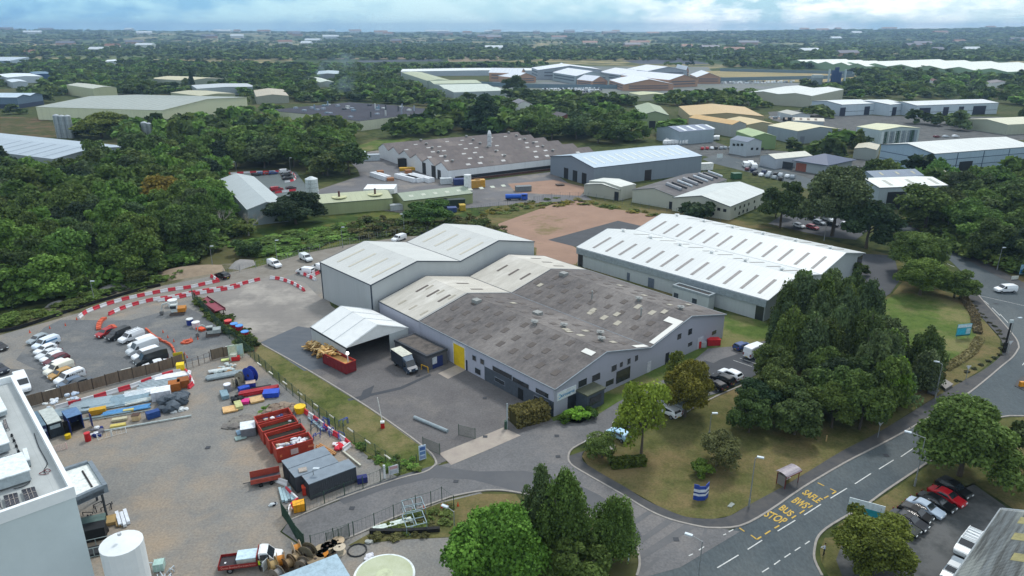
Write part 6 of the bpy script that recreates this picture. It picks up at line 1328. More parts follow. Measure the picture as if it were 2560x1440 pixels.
vl = [
 ('parked_car', 'hatch', '9aa6ac', (118, 846), (74, 864), 'silver car at the far end of the left row in the gravel car park'),
 ('parked_van', 'van', 'dce8f4', (146, 856), (88, 878), 'white van with a blue window strip, second in the left gravel row'),
 ('parked_car', 'hatch', WH, (138, 872), (92, 890), 'white hatchback just below the blue-striped van'),
 ('parked_car', 'saloon', 'd4dade', (148, 882), (98, 901), 'pale saloon between the white hatchback and the white sedan above the maroon car'),
 ('parked_car', 'hatch', WH, (158, 891), (106, 910), 'white car touching the maroon car on its upper side'),
 ('parked_car', 'suv', MAR, (168, 899), (116, 919), 'maroon car in the left row of the gravel car park'),
 ('parked_car', 'hatch', WH, (164, 912), (118, 930), 'white car touching the maroon car on its lower side'),
 ('parked_van', 'van', 'e4e2d4', (178, 920), (120, 942), 'creamy white van above the gold car'),
 ('parked_car', 'hatch', GLD, (178, 933), (128, 952), 'gold coloured car between two white vans'),
 ('parked_van', 'van', WH, (210, 940), (142, 966), 'white van with large dark lettering on its side in the left gravel row'),
 ('parked_car', 'hatch', '5a6c80', (206, 955), (148, 976), 'blue grey car below the lettered white van'),
 ('pickup_truck', 'pickup', '3c444c', (234, 957), (166, 983), 'dark grey pickup nearest the plank fence'),
 ('parked_van', 'lvan', WH, (50, 952), (68, 990), 'white van half hidden by the parapet of the corner building'),
 ('parked_car', 'saloon', BLK, (-18, 868), (12, 878), 'black car cut by the left edge, upper one'),
 ('parked_car', 'suv', '1a2434', (-20, 925), (16, 938), 'dark blue car cut by the left edge, lower one'),
 ('parked_car', 'hatch', RED_, (286, 830), (244, 848), 'red hatchback at the top of the right gravel row'),
 ('parked_van', 'van', '24282a', (324, 834), (270, 855), 'black van beside the red hatchback'),
 ('parked_van', 'van', WH, (360, 840), (300, 862), 'white van with ladder bars on its roof in the right gravel row'),
 ('parked_van', 'van', 'e8ecee', (384, 857), (326, 876), 'white van with a blue bonnet reflection below the ladder bar van'),
 ('parked_van', 'lvan', 'ccd2d6', (386, 872), (330, 890), 'tallest pale van in the middle of the right gravel row'),
 ('parked_van', 'van', WH, (394, 886), (338, 904), 'white van partly hidden behind the charcoal van'),
 ('parked_van', 'lvan', '2e3234', (410, 899), (348, 917), 'charcoal long van above the white coupe'),
 ('parked_car', 'saloon', WH, (420, 911), (360, 926), 'white saloon nearest the fence gate in the right gravel row'),
 ('parked_van', 'van', WH, (671, 660), (703, 674), 'white van on the haul road beside the rail fence'),
 ('parked_van', 'van', 'd2dade', (752, 645), (779, 658), 'silver white van higher up the haul road'),
 ('parked_van', 'van', WH, (778, 687), (750, 683), 'white van behind the short red and white barrier line'),
 ('parked_van', 'van', WH, (812, 680), (788, 671), 'white van half hidden behind the tall shed corner'),
 ('parked_van', 'van', WH, (1010, 598), (985, 606), 'white van just showing above the tall shed roof'),
 ('parked_car', 'suv', BLK, (571, 700), (543, 691), 'black car on the haul road by the red and white barriers'),
 ('parked_car', 'hatch', '27457c', (1838, 878), (1874, 868), 'dark blue car beside the long white van by the factory'),
 ('parked_van', 'lvan', WH, (1862, 900), (1916, 878), 'long high white van at the end of the factory side car park'),
 ('parked_car', 'suv', WH, (1846, 954), (1804, 936), 'white car in the factory side bays'),
 ('parked_car', 'suv', BLK, (1829, 966), (1782, 948), 'black car with its tail by the white one in the side bays'),
 ('parked_car', 'hatch', '201c20', (1806, 979), (1772, 962), 'dark car nearest the rusty olive tree in the side bays'),
 ('parked_car', 'suv', WH, (1688, 1046), (1652, 1027), 'white car showing between the two lawn trees'),
 ('parked_van', 'van', 'a4adb2', (1702, 1034), (1664, 1016), 'silver van showing between the two lawn trees'),
 ('parked_car', 'hatch', 'a8d0e8', (1572, 1108), (1522, 1082), 'light blue car under the thin yellow green tree'),
 ('parked_car', 'saloon', BLK, (1592, 1082), (1544, 1064), 'black car behind the light blue car'),
 ('parked_car', 'saloon', '16181a', (1524, 1130), (1476, 1112), 'black car half under the small spreading tree'),
 ('passing_van', 'van', WH, (2530, 730), (2494, 731), 'white van driving on the main road at the right edge'),
 ('parked_car', 'suv', BLK, (2344, 1212), (2422, 1254), 'large black car at the far end of the corner car park row'),
 ('parked_car', 'saloon', 'b01420', (2328, 1232), (2404, 1270), 'bright red car in the corner car park row'),
 ('parked_car', 'saloon', BLK, (2302, 1247), (2378, 1284), 'black car between the red and the silver cars'),
 ('parked_car', 'saloon', 'a4b4c4', (2272, 1260), (2352, 1299), 'silver coupe in the corner car park row'),
 ('parked_car', 'hatch', '14161a', (2250, 1277), (2324, 1312), 'black hatchback next below the silver coupe'),
 ('parked_car', 'saloon', '1c2028', (2232, 1293), (2308, 1330), 'very dark blue car, second from the round olive tree'),
 ('parked_car', 'suv', '1a2420', (2212, 1308), (2288, 1346), 'dark car half hidden by the round olive tree'),
 ('parked_van', 'van', 'dfe6e8', (2436, 1352), (2400, 1398), 'white van with roof bars beside the corrugated roof building'),
 ('parked_car', 'suv', '8c9aa4', (2398, 1420), (2366, 1466), 'silver car cut by the bottom edge beside the corrugated roof'),
]
for nm, kd, cl, ta, no, lab in vl:
  e = vehicle(nm, kd, cl, ta, no, lab, 'van' if 'van' in nm else ('pickup' if 'pickup' in nm else 'car'), rack=('ladder bar' in lab and 'below' not in lab) or 'roof bars' in lab)
  if 'lettering' in lab:
    L_, W = KIND[kd][:2]; text_mesh('lettering', 'MARLOWE', .55, M('1a1c24', .5), e, (-.8, -W/2-.0-.005, 1.28), (math.pi/2-.12, 0, 0), xs=1.15, bold=.012) if False else text_mesh('lettering', 'MARLOWE', .52, M('1a1c24', .5), e, (-.6, W/2*.97+.02, 1.42), (math.pi/2-.13*0, 0, math.pi), xs=1.15, bold=.012)
  if 'window strip' in lab: MB().box(-1.8, .93, 1.2, .6, .99, 1.5).build('side_stripe', M('4a86b8', .4), e)
# cars in the estate, by the trees and far off
def small_row(name, a, b, n, cols_, hd, label, group, kind='hatch', cat='car', jit=.2, skip=(), z=0, simple=True):
  pa, pb = P(*a), P(*b); rr = random.Random(n*7+int(a[0]))
  for k in range(n):
    if k in skip: continue
    p = pa.lerp(pb, (k+.5)/n)+Vector((rr.uniform(-jit, jit), rr.uniform(-jit, jit), 0)); an = R(hd); d = Vector((math.cos(an), math.sin(an), 0))*.5
    kd = kind if isinstance(kind, str) else rr.choice(kind)
    vehicle(name, kd, rr.choice(cols_), None, None, label, cat, group, simple=simple, world=(p-d, p+d))
MIXC = [WH, WH, SI, 'c4ccd2', BLK, NAV, MAR, DG, 'b8c0c6']
for (x, y, c_, lab) in ((1997, 569, WH, 'white car nearest the camera in the car park under the tall tree'), (2031, 573, 'a01c2c', 'red car nearest the camera in the car park under the tall tree'), (2047, 561, SI, 'silver car in the middle of the car park under the tall tree'), (2081, 565, BLK, 'dark car left of the white one by the tree trunk'), (2116, 567, WH, 'white car right of the tree trunks'), (2036, 551, BLK, 'dark car in the second row under the tall tree'), (2069, 552, 'd8dde0', 'pale car in the second row under the tall tree'), (2018, 533, 'a42434', 'red car at the back of the tree car park, left'), (2040, 534, 'b03030', 'red car at the back of the tree car park, right')):
  p = P(x, y); d = Vector((.3, -.5, 0)); vehicle('parked_car', 'hatch', c_, None, None, lab, 'car', world=(p-d, p+d))
for (x, y, c_, lab, kd) in ((655, 438, '3c5c90', 'blue car in the lorry park row', 'hatch'), (668, 437, 'a03030', 'reddish car in the lorry park row', 'hatch'), (683, 436, '2c4c8c', 'deep blue car in the lorry park row', 'hatch'), (641, 440, BLK, 'black car in the lorry park row', 'hatch'), (713, 433, WH, 'white van at the end of the lorry park row', 'van'), (716, 441, DG, 'dark car beside the white van in the lorry park', 'saloon'), (719, 449, BLK, 'black car nearest the barriers in the lorry park', 'saloon'), (692, 478, 'a01c2c', 'red van by the lower lorry park barriers', 'van'), (728, 474, '3a1820', 'dark red car by the lower lorry park barriers', 'hatch')):
  p = P(x, y); d = Vector((.4, .3, 0)); vehicle('parked_car' if kd != 'van' else 'parked_van', kd, c_, None, None, lab, 'van' if kd == 'van' else 'car', world=(p-d, p+d))
small_row('parked_car', (1862, 425), (1990, 448), 9, MIXC, 60, 'car parked outside the caravan showroom', 'cars outside the showroom', ('hatch', 'suv'), skip=(2,))
small_row('parked_car', (1880, 436), (1960, 452), 5, MIXC, 60, 'car in the front line of the showroom yard', 'front cars of the showroom', ('hatch', 'suv'))
small_row('parked_car', (2130, 421), (2175, 430), 4, [WH, SI, BLK], 30, 'car beside the hip roofed showroom', 'cars beside the showroom')
small_row('parked_car', (1925, 297), (1960, 295), 5, [WH, SI, NAV], 20, 'car beside the low white shed', 'cars beside the low white shed')
small_row('parked_car', (2140, 345), (2200, 352), 4, MIXC, 10, 'car outside the striped trade unit', 'cars outside the striped unit')
small_row('parked_car', (2330, 345), (2400, 343), 3, MIXC, 10, 'car on the road above the light blue warehouse', 'cars above the light blue warehouse')
small_row('parked_car', (1750, 374), (1830, 372), 7, [WH, SI, RED_, DG, BLK], 80, 'car parked below the white office block', 'cars below the office block')
for r_, (a, b, n) in enumerate((((1355, 224), (1500, 222), 26), ((1350, 229), (1505, 226), 24), ((1380, 233), (1500, 230), 16), ((1780, 207), (1985, 204), 30), ((1800, 210), (1980, 207), 22))):
  small_row('parked_car', a, b, n, [WH, WH, 'c8d4dc', SI, NAV], 90, 'car in the crowded car park in front of the white roofed campus', 'cars in the campus car park', ('hatch', 'suv'), jit=.8)
small_row('parked_car', (670, 217), (700, 218), 5, [WH, SI], 0, 'pale car between the trees left of the smoke', 'cars left of the smoke')
small_row('parked_van', (1700, 136), (1830, 138), 12, [WH, 'c8d4dc', WH], 0, 'white lorry in the distant depot beyond the campus', 'lorries in the distant depot', 'lvan', 'lorry', jit=6)
# caravans
def caravan_proto():
  e = empty('touring_caravan', (0, 0, 0)); mb = MB(); pr = [(-2.6, .5), (-2.75, 1.2), (-2.5, 2.35), (2.2, 2.5), (2.75, 1.6), (2.7, .6)]
  n = len(pr); mb.add([(x, -1.15, z) for x, z in pr]+[(x, 1.15, z) for x, z in pr], [tuple(range(n)), tuple(range(2*n-1, n-1, -1))]+[(i, i+n, (i+1) % n+n, (i+1) % n) for i in range(n)]); mb.build('body', M('e4e8ea', .35), e)
  for s_ in (-1, 1):
    MB().box(-1.8, s_*1.16-.02, 1.4, 1.6, s_*1.16+.02, 1.95).build('side_window', CGL, e); MB().cyl((0, s_*1.0-.1, .35), (0, s_*1.0+.1, .35), .35, n=12).build('wheel', TYRE, e)
  MB().box(2.6, -.05, .45, 3.7, .05, .55).build('towbar', M('50565c'), e); return e
cp = caravan_proto(); first = True; cr_ = random.Random(3)
def caravans(px, hd, label, group):
  global first
  for p in px:
    e = cp if first else copy_tree(cp); first = False
    e.location = P(*p); e.rotation_euler.z = R(hd+cr_.uniform(-3, 3)); tag(e, label, 'caravan', group)
caravans([(1664+k*8.5, 362-k*.4) for k in range(7)], 70, 'white touring caravan in the front row by the blue roofed unit', 'front row of caravans')
caravans([(1670+k*8.5, 355-k*.3) for k in range(7)], 70, 'white touring caravan in the back row by the blue roofed unit', 'back row of caravans')
caravans([(1748+k*9, 352-k*.4) for k in range(6)], 70, 'white touring caravan by the green roofed unit', 'caravans by the green roofed unit')
caravans([(1864, 418), (1876, 416), (1884, 422)], 80, 'white touring caravan at the near end of the showroom yard', 'caravans at the near end of the showroom')
caravans([(1944, 420)], 10, 'single white caravan broadside in front of the showroom', 'caravan before the showroom')
# dark box van in the loading yard
def box_van(tail, nose, label, bc='1e2834', cab='2c3c50'):
  a, b = P(*tail), P(*nose); c = (a+b)/2; e = empty('box_van', (c.x, c.y, .03), math.atan2(b.y-a.y, b.x-a.x), label, 'van')
  MB().box(-3.2, -1.05, .75, 1.15, 1.05, 3.1).build('cargo_box', M(bc, .5), e); MB().box(-3.2, -1.06, 3.1, 1.2, 1.06, 3.16).build('roof_panel', M('c9cabc', .6), e)
  pr = [(1.15, .4), (1.15, 2.45), (1.9, 2.4), (2.55, 1.4), (3.25, 1.15), (3.35, .45)]; n = len(pr)
  MB().add([(x, -.98, z) for x, z in pr]+[(x, .98, z) for x, z in pr], [tuple(range(n)), tuple(range(2*n-1, n-1, -1))]+[(i, i+n, (i+1) % n+n, (i+1) % n) for i in range(n)]).build('cab', M(cab, .35), e)
  MB().add([(1.1, -1, 2.4), (1.1, 1, 2.4), (1.1, 1, 3.1), (1.1, -1, 3.1), (2.1, -.8, 2.42), (2.1, .8, 2.42)], [(0, 1, 2, 3), (2, 3, 4, 5), (0, 4, 3), (1, 2, 5), (0, 1, 5, 4)]).build('wind_deflector', M('5c6c7c', .4), e)
  MB().quad((1.98, -.85, 2.33), (2.57, -.88, 1.44), (2.57, .88, 1.44), (1.98, .85, 2.33)).build('windscreen', CGL, e, recalc=False)
  for s_ in (-1, 1):
    MB().box(1.35, s_*.99-.01, 1.4, 2.2, s_*.99+.01, 2.1).build('side_window', CGL, e); MB().box(3.2, s_*.65-.18, .85, 3.38, s_*.65+.18, 1.05).build('headlight', LAMPM, e)
    for x in (-2.0, 2.45): w__ = MB().cyl((x, s_*.85-.12, .38), (x, s_*.85+.12, .38), .38, n=14).build('wheel', TYRE, e); MB().cyl((x, s_*.97, .38), (x, s_*1.0, .38), .22, n=10).build('rim', RIM, w__)
    MB().box(2.1, s_*1.25-.12, 1.5, 2.2, s_*1.25+.12, 1.8).build('mirror', TRIMM, e)
  MB().box(3.3, -.9, .4, 3.42, .9, .7).build('bumper', TRIMM, e)
  return e
box_van((989, 905), (1036, 938), 'dark navy box van with a pale roof parked in front of the brick store')
# red flatbed truck with white cab
a, b = P(556, 1424), P(700, 1406); c = (a+b)/2; fbk = empty('flatbed_truck', (c.x, c.y, .03), math.atan2(b.y-a.y, b.x-a.x), 'red flatbed truck with a white cab and an open door at the bottom left', 'truck')
FR_ = M('8a1c18', .45)
MB().box(-3.4, -1.05, .8, .95, 1.05, .95).build('bed_floor', M('3a3438', .8), fbk)
for y in (-1.08, 1.03): MB().box(-3.45, y, .72, .95, y+.05, 1.28).build('drop_side', FR_, fbk)
MB().box(-3.47, -1.08, .72, -3.42, 1.08, 1.28).build('tailgate', FR_, fbk); MB().box(.9, -1.08, .8, .98, 1.08, 2.1).build('headboard', FR_, fbk)
tbx = MB().box(-1.4, -.75, .96, .75, .85, 1.65).build('tool_box', M('b9bcb4', .5), fbk); MB().box(-1.45, -.8, 1.65, .8, .9, 1.75).build('lid', M('c4dce8', .4), tbx)
pr = [(1.1, .45), (1.1, 2.2), (1.35, 2.3), (2.05, 2.2), (2.75, 1.3), (3.55, 1.05), (3.65, .5)]; n = len(pr)
MB().add([(x, -.98 if z < 1.4 else -.86, z) for x, z in pr]+[(x, .98 if z < 1.4 else .86, z) for x, z in pr], [tuple(range(n)), tuple(range(2*n-1, n-1, -1))]+[(i, i+n, (i+1) % n+n, (i+1) % n) for i in range(n)]).build('cab', M('e8ecee', .3), fbk)
MB().quad((2.12, -.78, 2.15), (2.74, -.86, 1.36), (2.74, .86, 1.36), (2.12, .78, 2.15)).build('windscreen', CGL, fbk, recalc=False)
MB().box(1.3, -.995, 1.35, 2.3, -.90, 2.05).build('side_window', CGL, fbk); MB().box(1.3, .88, 1.35, 2.2, .93, 2.05).build('side_window', CGL, fbk)
MB().box(0, -.03, -.5, 1.0, .03, .75).build('cab_door', M('d0d8da', .3), fbk, (2.15, -1.0, 1.0), R(-118+360))
for x in (-2.2, 2.75):
  for s_ in (-1, 1): w__ = MB().cyl((x, s_*.85-.12, .38), (x, s_*.85+.12, .38), .38, n=14).build('wheel', TYRE, fbk); MB().cyl((x, s_*.97, .38), (x, s_*1.0, .38), .2, n=10).build('rim', RIM, w__)
for s_ in (-1, 1): MB().box(3.45, s_*.68-.17, .85, 3.67, s_*.68+.17, 1.02).build('headlight', LAMPM, fbk)
MB().box(3.55, -.92, .42, 3.75, .92, .72).build('bumper', M('4a5056'), fbk); MB().box(-2.9, -.25, .96, -2.7, .0, 1.0).build('white_glove', M('e0e4e8'), fbk)
text_mesh('lettering', 'Davies Brothers', .40, M('e09a8c', .5), fbk, (-2.1, -1.10, 1.0), (math.pi/2, 0, 0), xs=.8)
text_mesh('lettering', '01691 650000'[:0] or 'Tree Surgery Services', .30, M('e09a8c', .5), fbk, (-.2, -1.10, 1.02), (math.pi/2, 0, 0), xs=.72)
# trailers with blue curtains at the right edge, blue tanker in the factory yard, white trailers
def trailer(px, py, hd, label, sidec='1c4a9c', Lg=13.4, H=4.0, group=None):
  e = empty('curtain_trailer', P(px, py), R(hd), label, 'trailer', group)
  MB().box(-Lg/2, -1.27, 1.2, Lg/2, 1.27, H-.06).build('curtain_side', M(sidec, .5), e); MB().box(-Lg/2-.03, -1.29, H-.06, Lg/2+.03, 1.29, H+.05).build('roof_panel', M('e4e8ea', .5), e)
  MB().box(-Lg/2, -1.0, .9, Lg/2, 1.0, 1.2).build('chassis', M('24282c'), e); MB().box(Lg/2, -1.2, 1.25, Lg/2+.05, 1.2, H-.2).build('end_panel', M('2a5cb8', .4), e); MB().box(Lg/2+.05, -.5, 2.5, Lg/2+.07, .5, 3.1).build('emblem', M('b8ccE8'.lower(), .4), e)
  for x in (-4.6, -3.3, -2.0, 4.4):
    for s_ in (-1, 1): MB().cyl((x, s_*1.0-.15, .5), (x, s_*1.0+.15, .5), .5, n=12).build('wheel', TYRE, e)
  return e
for k in range(4): trailer(2505+k*18, 526+k*4, -62, ['nearest blue curtain trailer with its white roof at the right edge', 'second blue curtain trailer from the tree', 'third blue curtain trailer from the tree', 'last blue curtain trailer cut by the right edge'][k], group='blue curtain trailers')
p = P(1284, 500); e = empty('tanker_trailer', p, R(4), 'blue tanker trailer in the yard beyond the rough grass', 'tanker'); e.scale = (.68,)*3; MB().cyl((-4.5, 0, 2.1), (4.2, 0, 2.1), 1.3, n=18).build('tank', M('1c5cc0', .4), e); MB().box(-4.3, -1, .7, 4.3, 1, 1.0).build('chassis', M('20242a'), e)
MB().box(4.4, -1.25, .5, 7.6, 1.25, 3.4).build('cab', M('1a50b8', .4), e); MB().box(4.42, -1.27, 2.2, 6.6, -1.2, 2.9).build('side_window', CGL, e)
for x in (-3.2, -2.0, 3.2, 6.2): MB().cyl((x, -1.15, .5), (x, -.85, .5), .5, n=12).build('wheel', TYRE, e); MB().cyl((x, .85, .5), (x, 1.15, .5), .5, n=12).build('wheel', TYRE, e)
for pr_ in VP.values():  # prototypes themselves are not part of the scene
  for ls in pr_.values():
    for o in ls:
      for ch in list(o.children): bpy.data.objects.remove(ch)
      bpy.data.objects.remove(o)
# ------------------------------------------------------------------ fences, barriers, lamps, signs
GRN = M('2c4a3c', .6); ZINC = mat('zinc_rail', (.30, .32, .33), .5, .3, c2=(.22, .24, .25), scale=2)
def fence(name, px, h, label, post_m, bar_m, gap=3.0, rail=(.95,), barw=.02, bargap=.35, cat='fence', lamps=(), cap=True):
  pts = [P(*p) for p in px]; o = pts[0]; e = empty(name, o, 0, label, cat); posts = []; bars = MB()
  for a, b in zip(pts, pts[1:]):
    n = max(1, round((b-a).length/gap)); a_, b_ = a-o, b-o
    for k in range(n): posts.append(a_.lerp(b_, k/n))
    for r_ in rail: bars.cyl(a_+Vector((0, 0, h*r_)), b_+Vector((0, 0, h*r_)), .018, n=4)
    if bargap:
      nb = int((b-a).length/bargap)
      for k in range(nb): p = a_.lerp(b_, k/nb); bars.box(p.x-barw/2, p.y-barw/2, .05, p.x+barw/2, p.y+barw/2, h*.97)
  posts.append(pts[-1]-o)
  pm = MB().box(-.05, -.05, 0, .05, .05, h+.08); first = None
  for p in posts[:100]:
    if first is None: first = pm.build('post', post_m, e); first.location = p
    else: q = first.copy(); col.objects.link(q); q.location = p
  bars.build('mesh_panel', bar_m, e)
  return e, o
fe, fo = fence('mesh_fence', [(482, 748), (520, 790), (560, 835), (604, 872), (650, 916), (700, 962), (750, 1006), (800, 1046), (860, 1092), (915, 1130), (965, 1162), (1000, 1188)], 2.4, 'dark green mesh fence with white bars running between the site and the grass verge', GRN, GRN, 2.8, (.97, .5, .05), .03, .30)
for k, (x, y) in enumerate([(648, 910), (677, 932), (712, 957), (750, 984), (790, 1013), (830, 1041), (876, 1075), (919, 1104), (969, 1142)]):
  p = P(x, y, 1.6)-fo; d = (P(970, 1142, 1.6)-P(648, 910, 1.6)).normalized(); MB().cyl(p-d*.75, p+d*.75, .11, n=8).build('white_bar', M('e4e2d4', .5), fe)
fence('mesh_fence', [(722, 1300), (765, 1280), (812, 1260), (862, 1240), (908, 1222), (952, 1204), (1000, 1186), (1042, 1166)], 2.0, 'green mesh fence along the access road kerb behind the dark containers', GRN, GRN, 3, (.97, .05), .014, .5)
fence('mesh_fence', [(779, 1376), (835, 1358), (885, 1341), (937, 1320), (985, 1298), (1040, 1274), (1078, 1264), (1105, 1252), (1135, 1275)], 2.2, 'green mesh fence along the near side of the access road above the cable drums', GRN, GRN, 3, (.97, .05), .014, .5)
fence('site_gate', [(706, 1290), (720, 1310), (740, 1346), (762, 1372)], 2.2, 'closed green mesh gate across the site end of the access road', GRN, GRN, 2.5, (.97, .5, .05), .05, .16, cat='gate')
fence('site_gate', [(818, 1366), (848, 1356), (874, 1343)], 2.0, 'open green gate leaf folded back along the near fence', GRN, GRN, 2, (.97, .05), .05, .16, cat='gate')
fence('yard_gate', [(1147, 1088), (1188, 1098)], 1.9, 'folded back green gate leaf right of the grey beam in the loading yard', GRN, GRN, 4, (.97, .05), .05, .18, cat='gate')
fence('yard_gate', [(1058, 1120), (1100, 1137)], 1.9, 'green gate leaf behind the blue and white totem sign', GRN, GRN, 4, (.97, .05), .05, .18, cat='gate')
fence('rail_fence', [(560, 690), (600, 680), (640, 670), (720, 649), (800, 627), (875, 611), (945, 596), (1010, 585), (1068, 581), (1110, 590)], 1.9, 'pale steel rail fence curving behind the haul road and the tall shed', ZINC, ZINC, 3.2, (.97, .4), .03, .8)
fence('palisade_fence', [(1180, 530), (1290, 512), (1400, 493), (1470, 495), (1600, 520), (1690, 535), (1800, 560)], 2.0, 'thin grey palisade fence along the far edge of the bare soil plot', M('59646a'), M('59646a'), 4, (.95,), .03, .9)
fence('metal_gate', [(468, 924), (498, 914), (526, 902)], 1.9, 'brown metal double gate beside the yellow notice at the end of the plank fence', M('4c3c34'), M('5c4c44'), 2.6, (.97, .5, .08), .06, .9, cat='gate')
fence('crowd_barrier', [(245, 1101), (279, 1092)], 1.0, 'white crowd barrier left one of the pair near the blue container', M('d8dcdc'), M('d8dcdc'), 3, (1, .12), .03, .5, cat='barrier')
fence('crowd_barrier', [(281, 1091), (316, 1082)], 1.0, 'white crowd barrier right one of the pair near the blue container', M('d8dcdc'), M('d8dcdc'), 3, (1, .12), .03, .5, cat='barrier')
fence('crowd_barrier', [(134, 1131), (168, 1122)], 1.0, 'pinkish crowd barrier beside the parapet building wall', M('d8b8b4'), M('d8b8b4'), 3, (1, .12), .03, .18, cat='barrier')
# plank hoarding
HW = mat('weathered_planks', (.20, .155, .11), .9, c2=(.13, .10, .075), scale=.8, det=7, stretch=(3, 3, .4), lines=(.5, 0, (.10, .08, .06), .05))
def hoarding(px, label, nlamp=0):
  pts = [P(*p) for p in px]; o = pts[0]; e = empty('plank_fence', o, 0, label, 'fence'); L_ = sum((b-a).length for a, b in zip(pts, pts[1:])); k = 0
  for a, b in zip(pts, pts[1:]):
    n = max(1, round((b-a).length/2.5)); rz = math.atan2(b.y-a.y, b.x-a.x); l1 = (b-a).length/n
    for i in range(n):
      q = a.lerp(b, i/n)-o; r_ = random.Random(k); h = 2.1+r_.uniform(-.08, .12)
      MB().box(.04, -.03, .1, l1-.04, .03, h).build('plank_panel', HW, e, (q.x, q.y, 0), rz); MB().box(-.06, -.07, 0, .06, .07, h+.12).build('post', M('3c3028'), e, (q.x, q.y, 0), rz); k += 1
      if nlamp and k % 5 == 2: MB().cyl((.5, -.12, h+.12), (2.1, -.12, h+.12), .07, n=6).build('white_bar', M('e4e4dc'), e, (q.x, q.y, 0), rz)
hoarding([(68, 1020), (110, 1008), (200, 983), (300, 955), (400, 930), (466, 908)], 'long weathered plank fence dividing the gravel car park from the storage yard', 1)
hoarding([(530, 901), (560, 893), (582, 888)], 'short plank fence right of the brown metal gate', 1)
# black silt fence
pts = [P(*p) for p in smooth_px([(-120, 852), (0, 832), (50, 822), (125, 797), (190, 775), (250, 756), (325, 734), (365, 723), (402, 716)], 3)]
mb = MB(); strip(pts, .12, 0, mb, h=.75); tag(mb.build('silt_fence', M('141618', .8)), 'low black plastic silt fence curving along the wood side of the haul road', 'fence')
pts = [P(*p) for p in smooth_px([(925, 1333), (980, 1334), (1040, 1332), (1100, 1328)], 3)]
mb = MB(); strip(pts, .5, 0, mb, h=.6); tag(mb.build('silt_fence', M('141618', .8)), 'black plastic sheet strip beyond the scrap frames near the bright tree', 'fence')
for pl in ([(255, 735), (275, 729), (292, 733), (270, 741)],):
  q = [P(*p) for p in pl]; tag(MB().prism([(p.x, p.y) for p in q], .0, .3).build('black_tarpaulin', M('15171a')), 'small black tarpaulin lying just beyond the silt fence', 'tarpaulin')
# --- red and white barriers: each block a thing
BRD = mat('barrier_red', (.62, .03, .05), .45, c2=(.48, .03, .05), scale=2); BWH = mat('barrier_white', (.72, .73, .75), .45, c2=(.6, .6, .62), scale=2); ORG = mat('orange_netting', (.62, .11, .05), .7, c2=(.45, .09, .04), scale=3)
bm_ = MB(); pr = [(-.28, 0), (-.28, .18), (-.12, .42), (-.10, .8), (.10, .8), (.12, .42), (.28, .18), (.28, 0)]; n = len(pr)
def barrier_mesh(L_, m):
  mb = MB(); mb.add([(-L_/2, y, z) for y, z in pr]+[(L_/2, y, z) for y, z in pr], [tuple(range(n)), tuple(range(2*n-1, n-1, -1))]+[(i, i+n, (i+1) % n+n, (i+1) % n) for i in range(n)])
  o = mb.build('road_barrier', m); me = o.data; bpy.data.objects.remove(o); return me
BMR, BMW = barrier_mesh(1.0, BRD), barrier_mesh(1.0, BWH)
def barriers(px, label, seg=1.55, start=0, jit=.02, wsc=1.0, whiteratio=1.0):
  pts = [P(*p) for p in smooth_px(px, 4)]; d = 0; tot = [0]
  for a, b in zip(pts, pts[1:]): tot.append(tot[-1]+(b-a).length)
  n = max(1, round(tot[-1]/seg)); s_ = tot[-1]/n; r_ = random.Random(n)
  def at(t):
    for i in range(len(pts)-1):
      if t <= tot[i+1] or i == len(pts)-2: return pts[i].lerp(pts[i+1], (t-tot[i])/max(tot[i+1]-tot[i], 1e-6))
  for k in range(n):
    a, b = at(k*s_), at((k+1)*s_); red = (k+start) % 2 == 0
    o = bpy.data.objects.new('road_barrier', BMR if red else BMW); col.objects.link(o); o.location = (a+b)/2+Vector((r_.uniform(-jit, jit), r_.uniform(-jit, jit), .01)); o.rotation_euler.z = math.atan2(b.y-a.y, b.x-a.x)+r_.uniform(-.04, .04); o.scale = ((b-a).length*.99, wsc, 1)
    tag(o, ('red' if red else 'white')+' plastic block '+label, 'barrier', ('red' if red else 'white')+' blocks '+label)
barriers([(197, 797), (217, 782), (235, 775), (272, 762), (310, 751), (352, 742), (395, 733), (437, 726), (475, 721), (515, 712), (548, 705)], 'in the outer barrier line along the haul road', 1.7, 1)
barriers([(528, 693), (548, 705)], 'in the short barrier stub behind the black car', 1.6)
barriers([(272, 789), (305, 774), (342, 762), (385, 752), (430, 746), (470, 737), (510, 730), (570, 721), (610, 711), (650, 701)], 'in the inner barrier line along the haul road', 1.55)
barriers([(395, 754), (430, 750), (470, 741), (510, 734), (570, 725), (600, 718)], 'doubled up against the inner barrier line', 1.55, 1)
barriers([(676, 697), (700, 700), (722, 707), (742, 716), (762, 729)], 'in the curved barrier line near the concrete yard', 1.5, 1)
barriers([(743, 682), (765, 690), (790, 702)], 'in the barrier line below the haul road vans', 1.5)
barriers([(772, 693), (785, 690), (798, 684)], 'in the short barrier line against the tall shed', 1.5, 1)
barriers([(139, 1024), (180, 1013), (220, 1003), (252, 993), (302, 978), (335, 969), (362, 958), (415, 940), (462, 929)], 'in the barrier line beside the plank fence', 2.0, 1)
barriers([(464, 931), (474, 942), (481, 955), (482, 965), (472, 973)], 'in the barrier curve by the brown crates', 1.6)
barriers([(750, 1022), (770, 1038), (782, 1046), (800, 1060), (830, 1084), (855, 1099), (877, 1116)], 'in the barrier line between skips and verge', 1.6, 1)
barriers([(877, 1116), (868, 1124), (858, 1130)], 'at the hooked end of the barrier line by the verge', 1.6, 1)
barriers([(690, 1203), (705, 1208), (720, 1215)], 'beside the red trailer frame', 1.6, 1)
barriers([(716, 1228), (728, 1240), (747, 1258), (736, 1268), (722, 1276), (720, 1292)], 'round the small stack by the site gate', 1.6)
barriers([(560, 437), (600, 434), (640, 432), (680, 431), (720, 428)], 'along the wood side of the lorry park', 2.6)
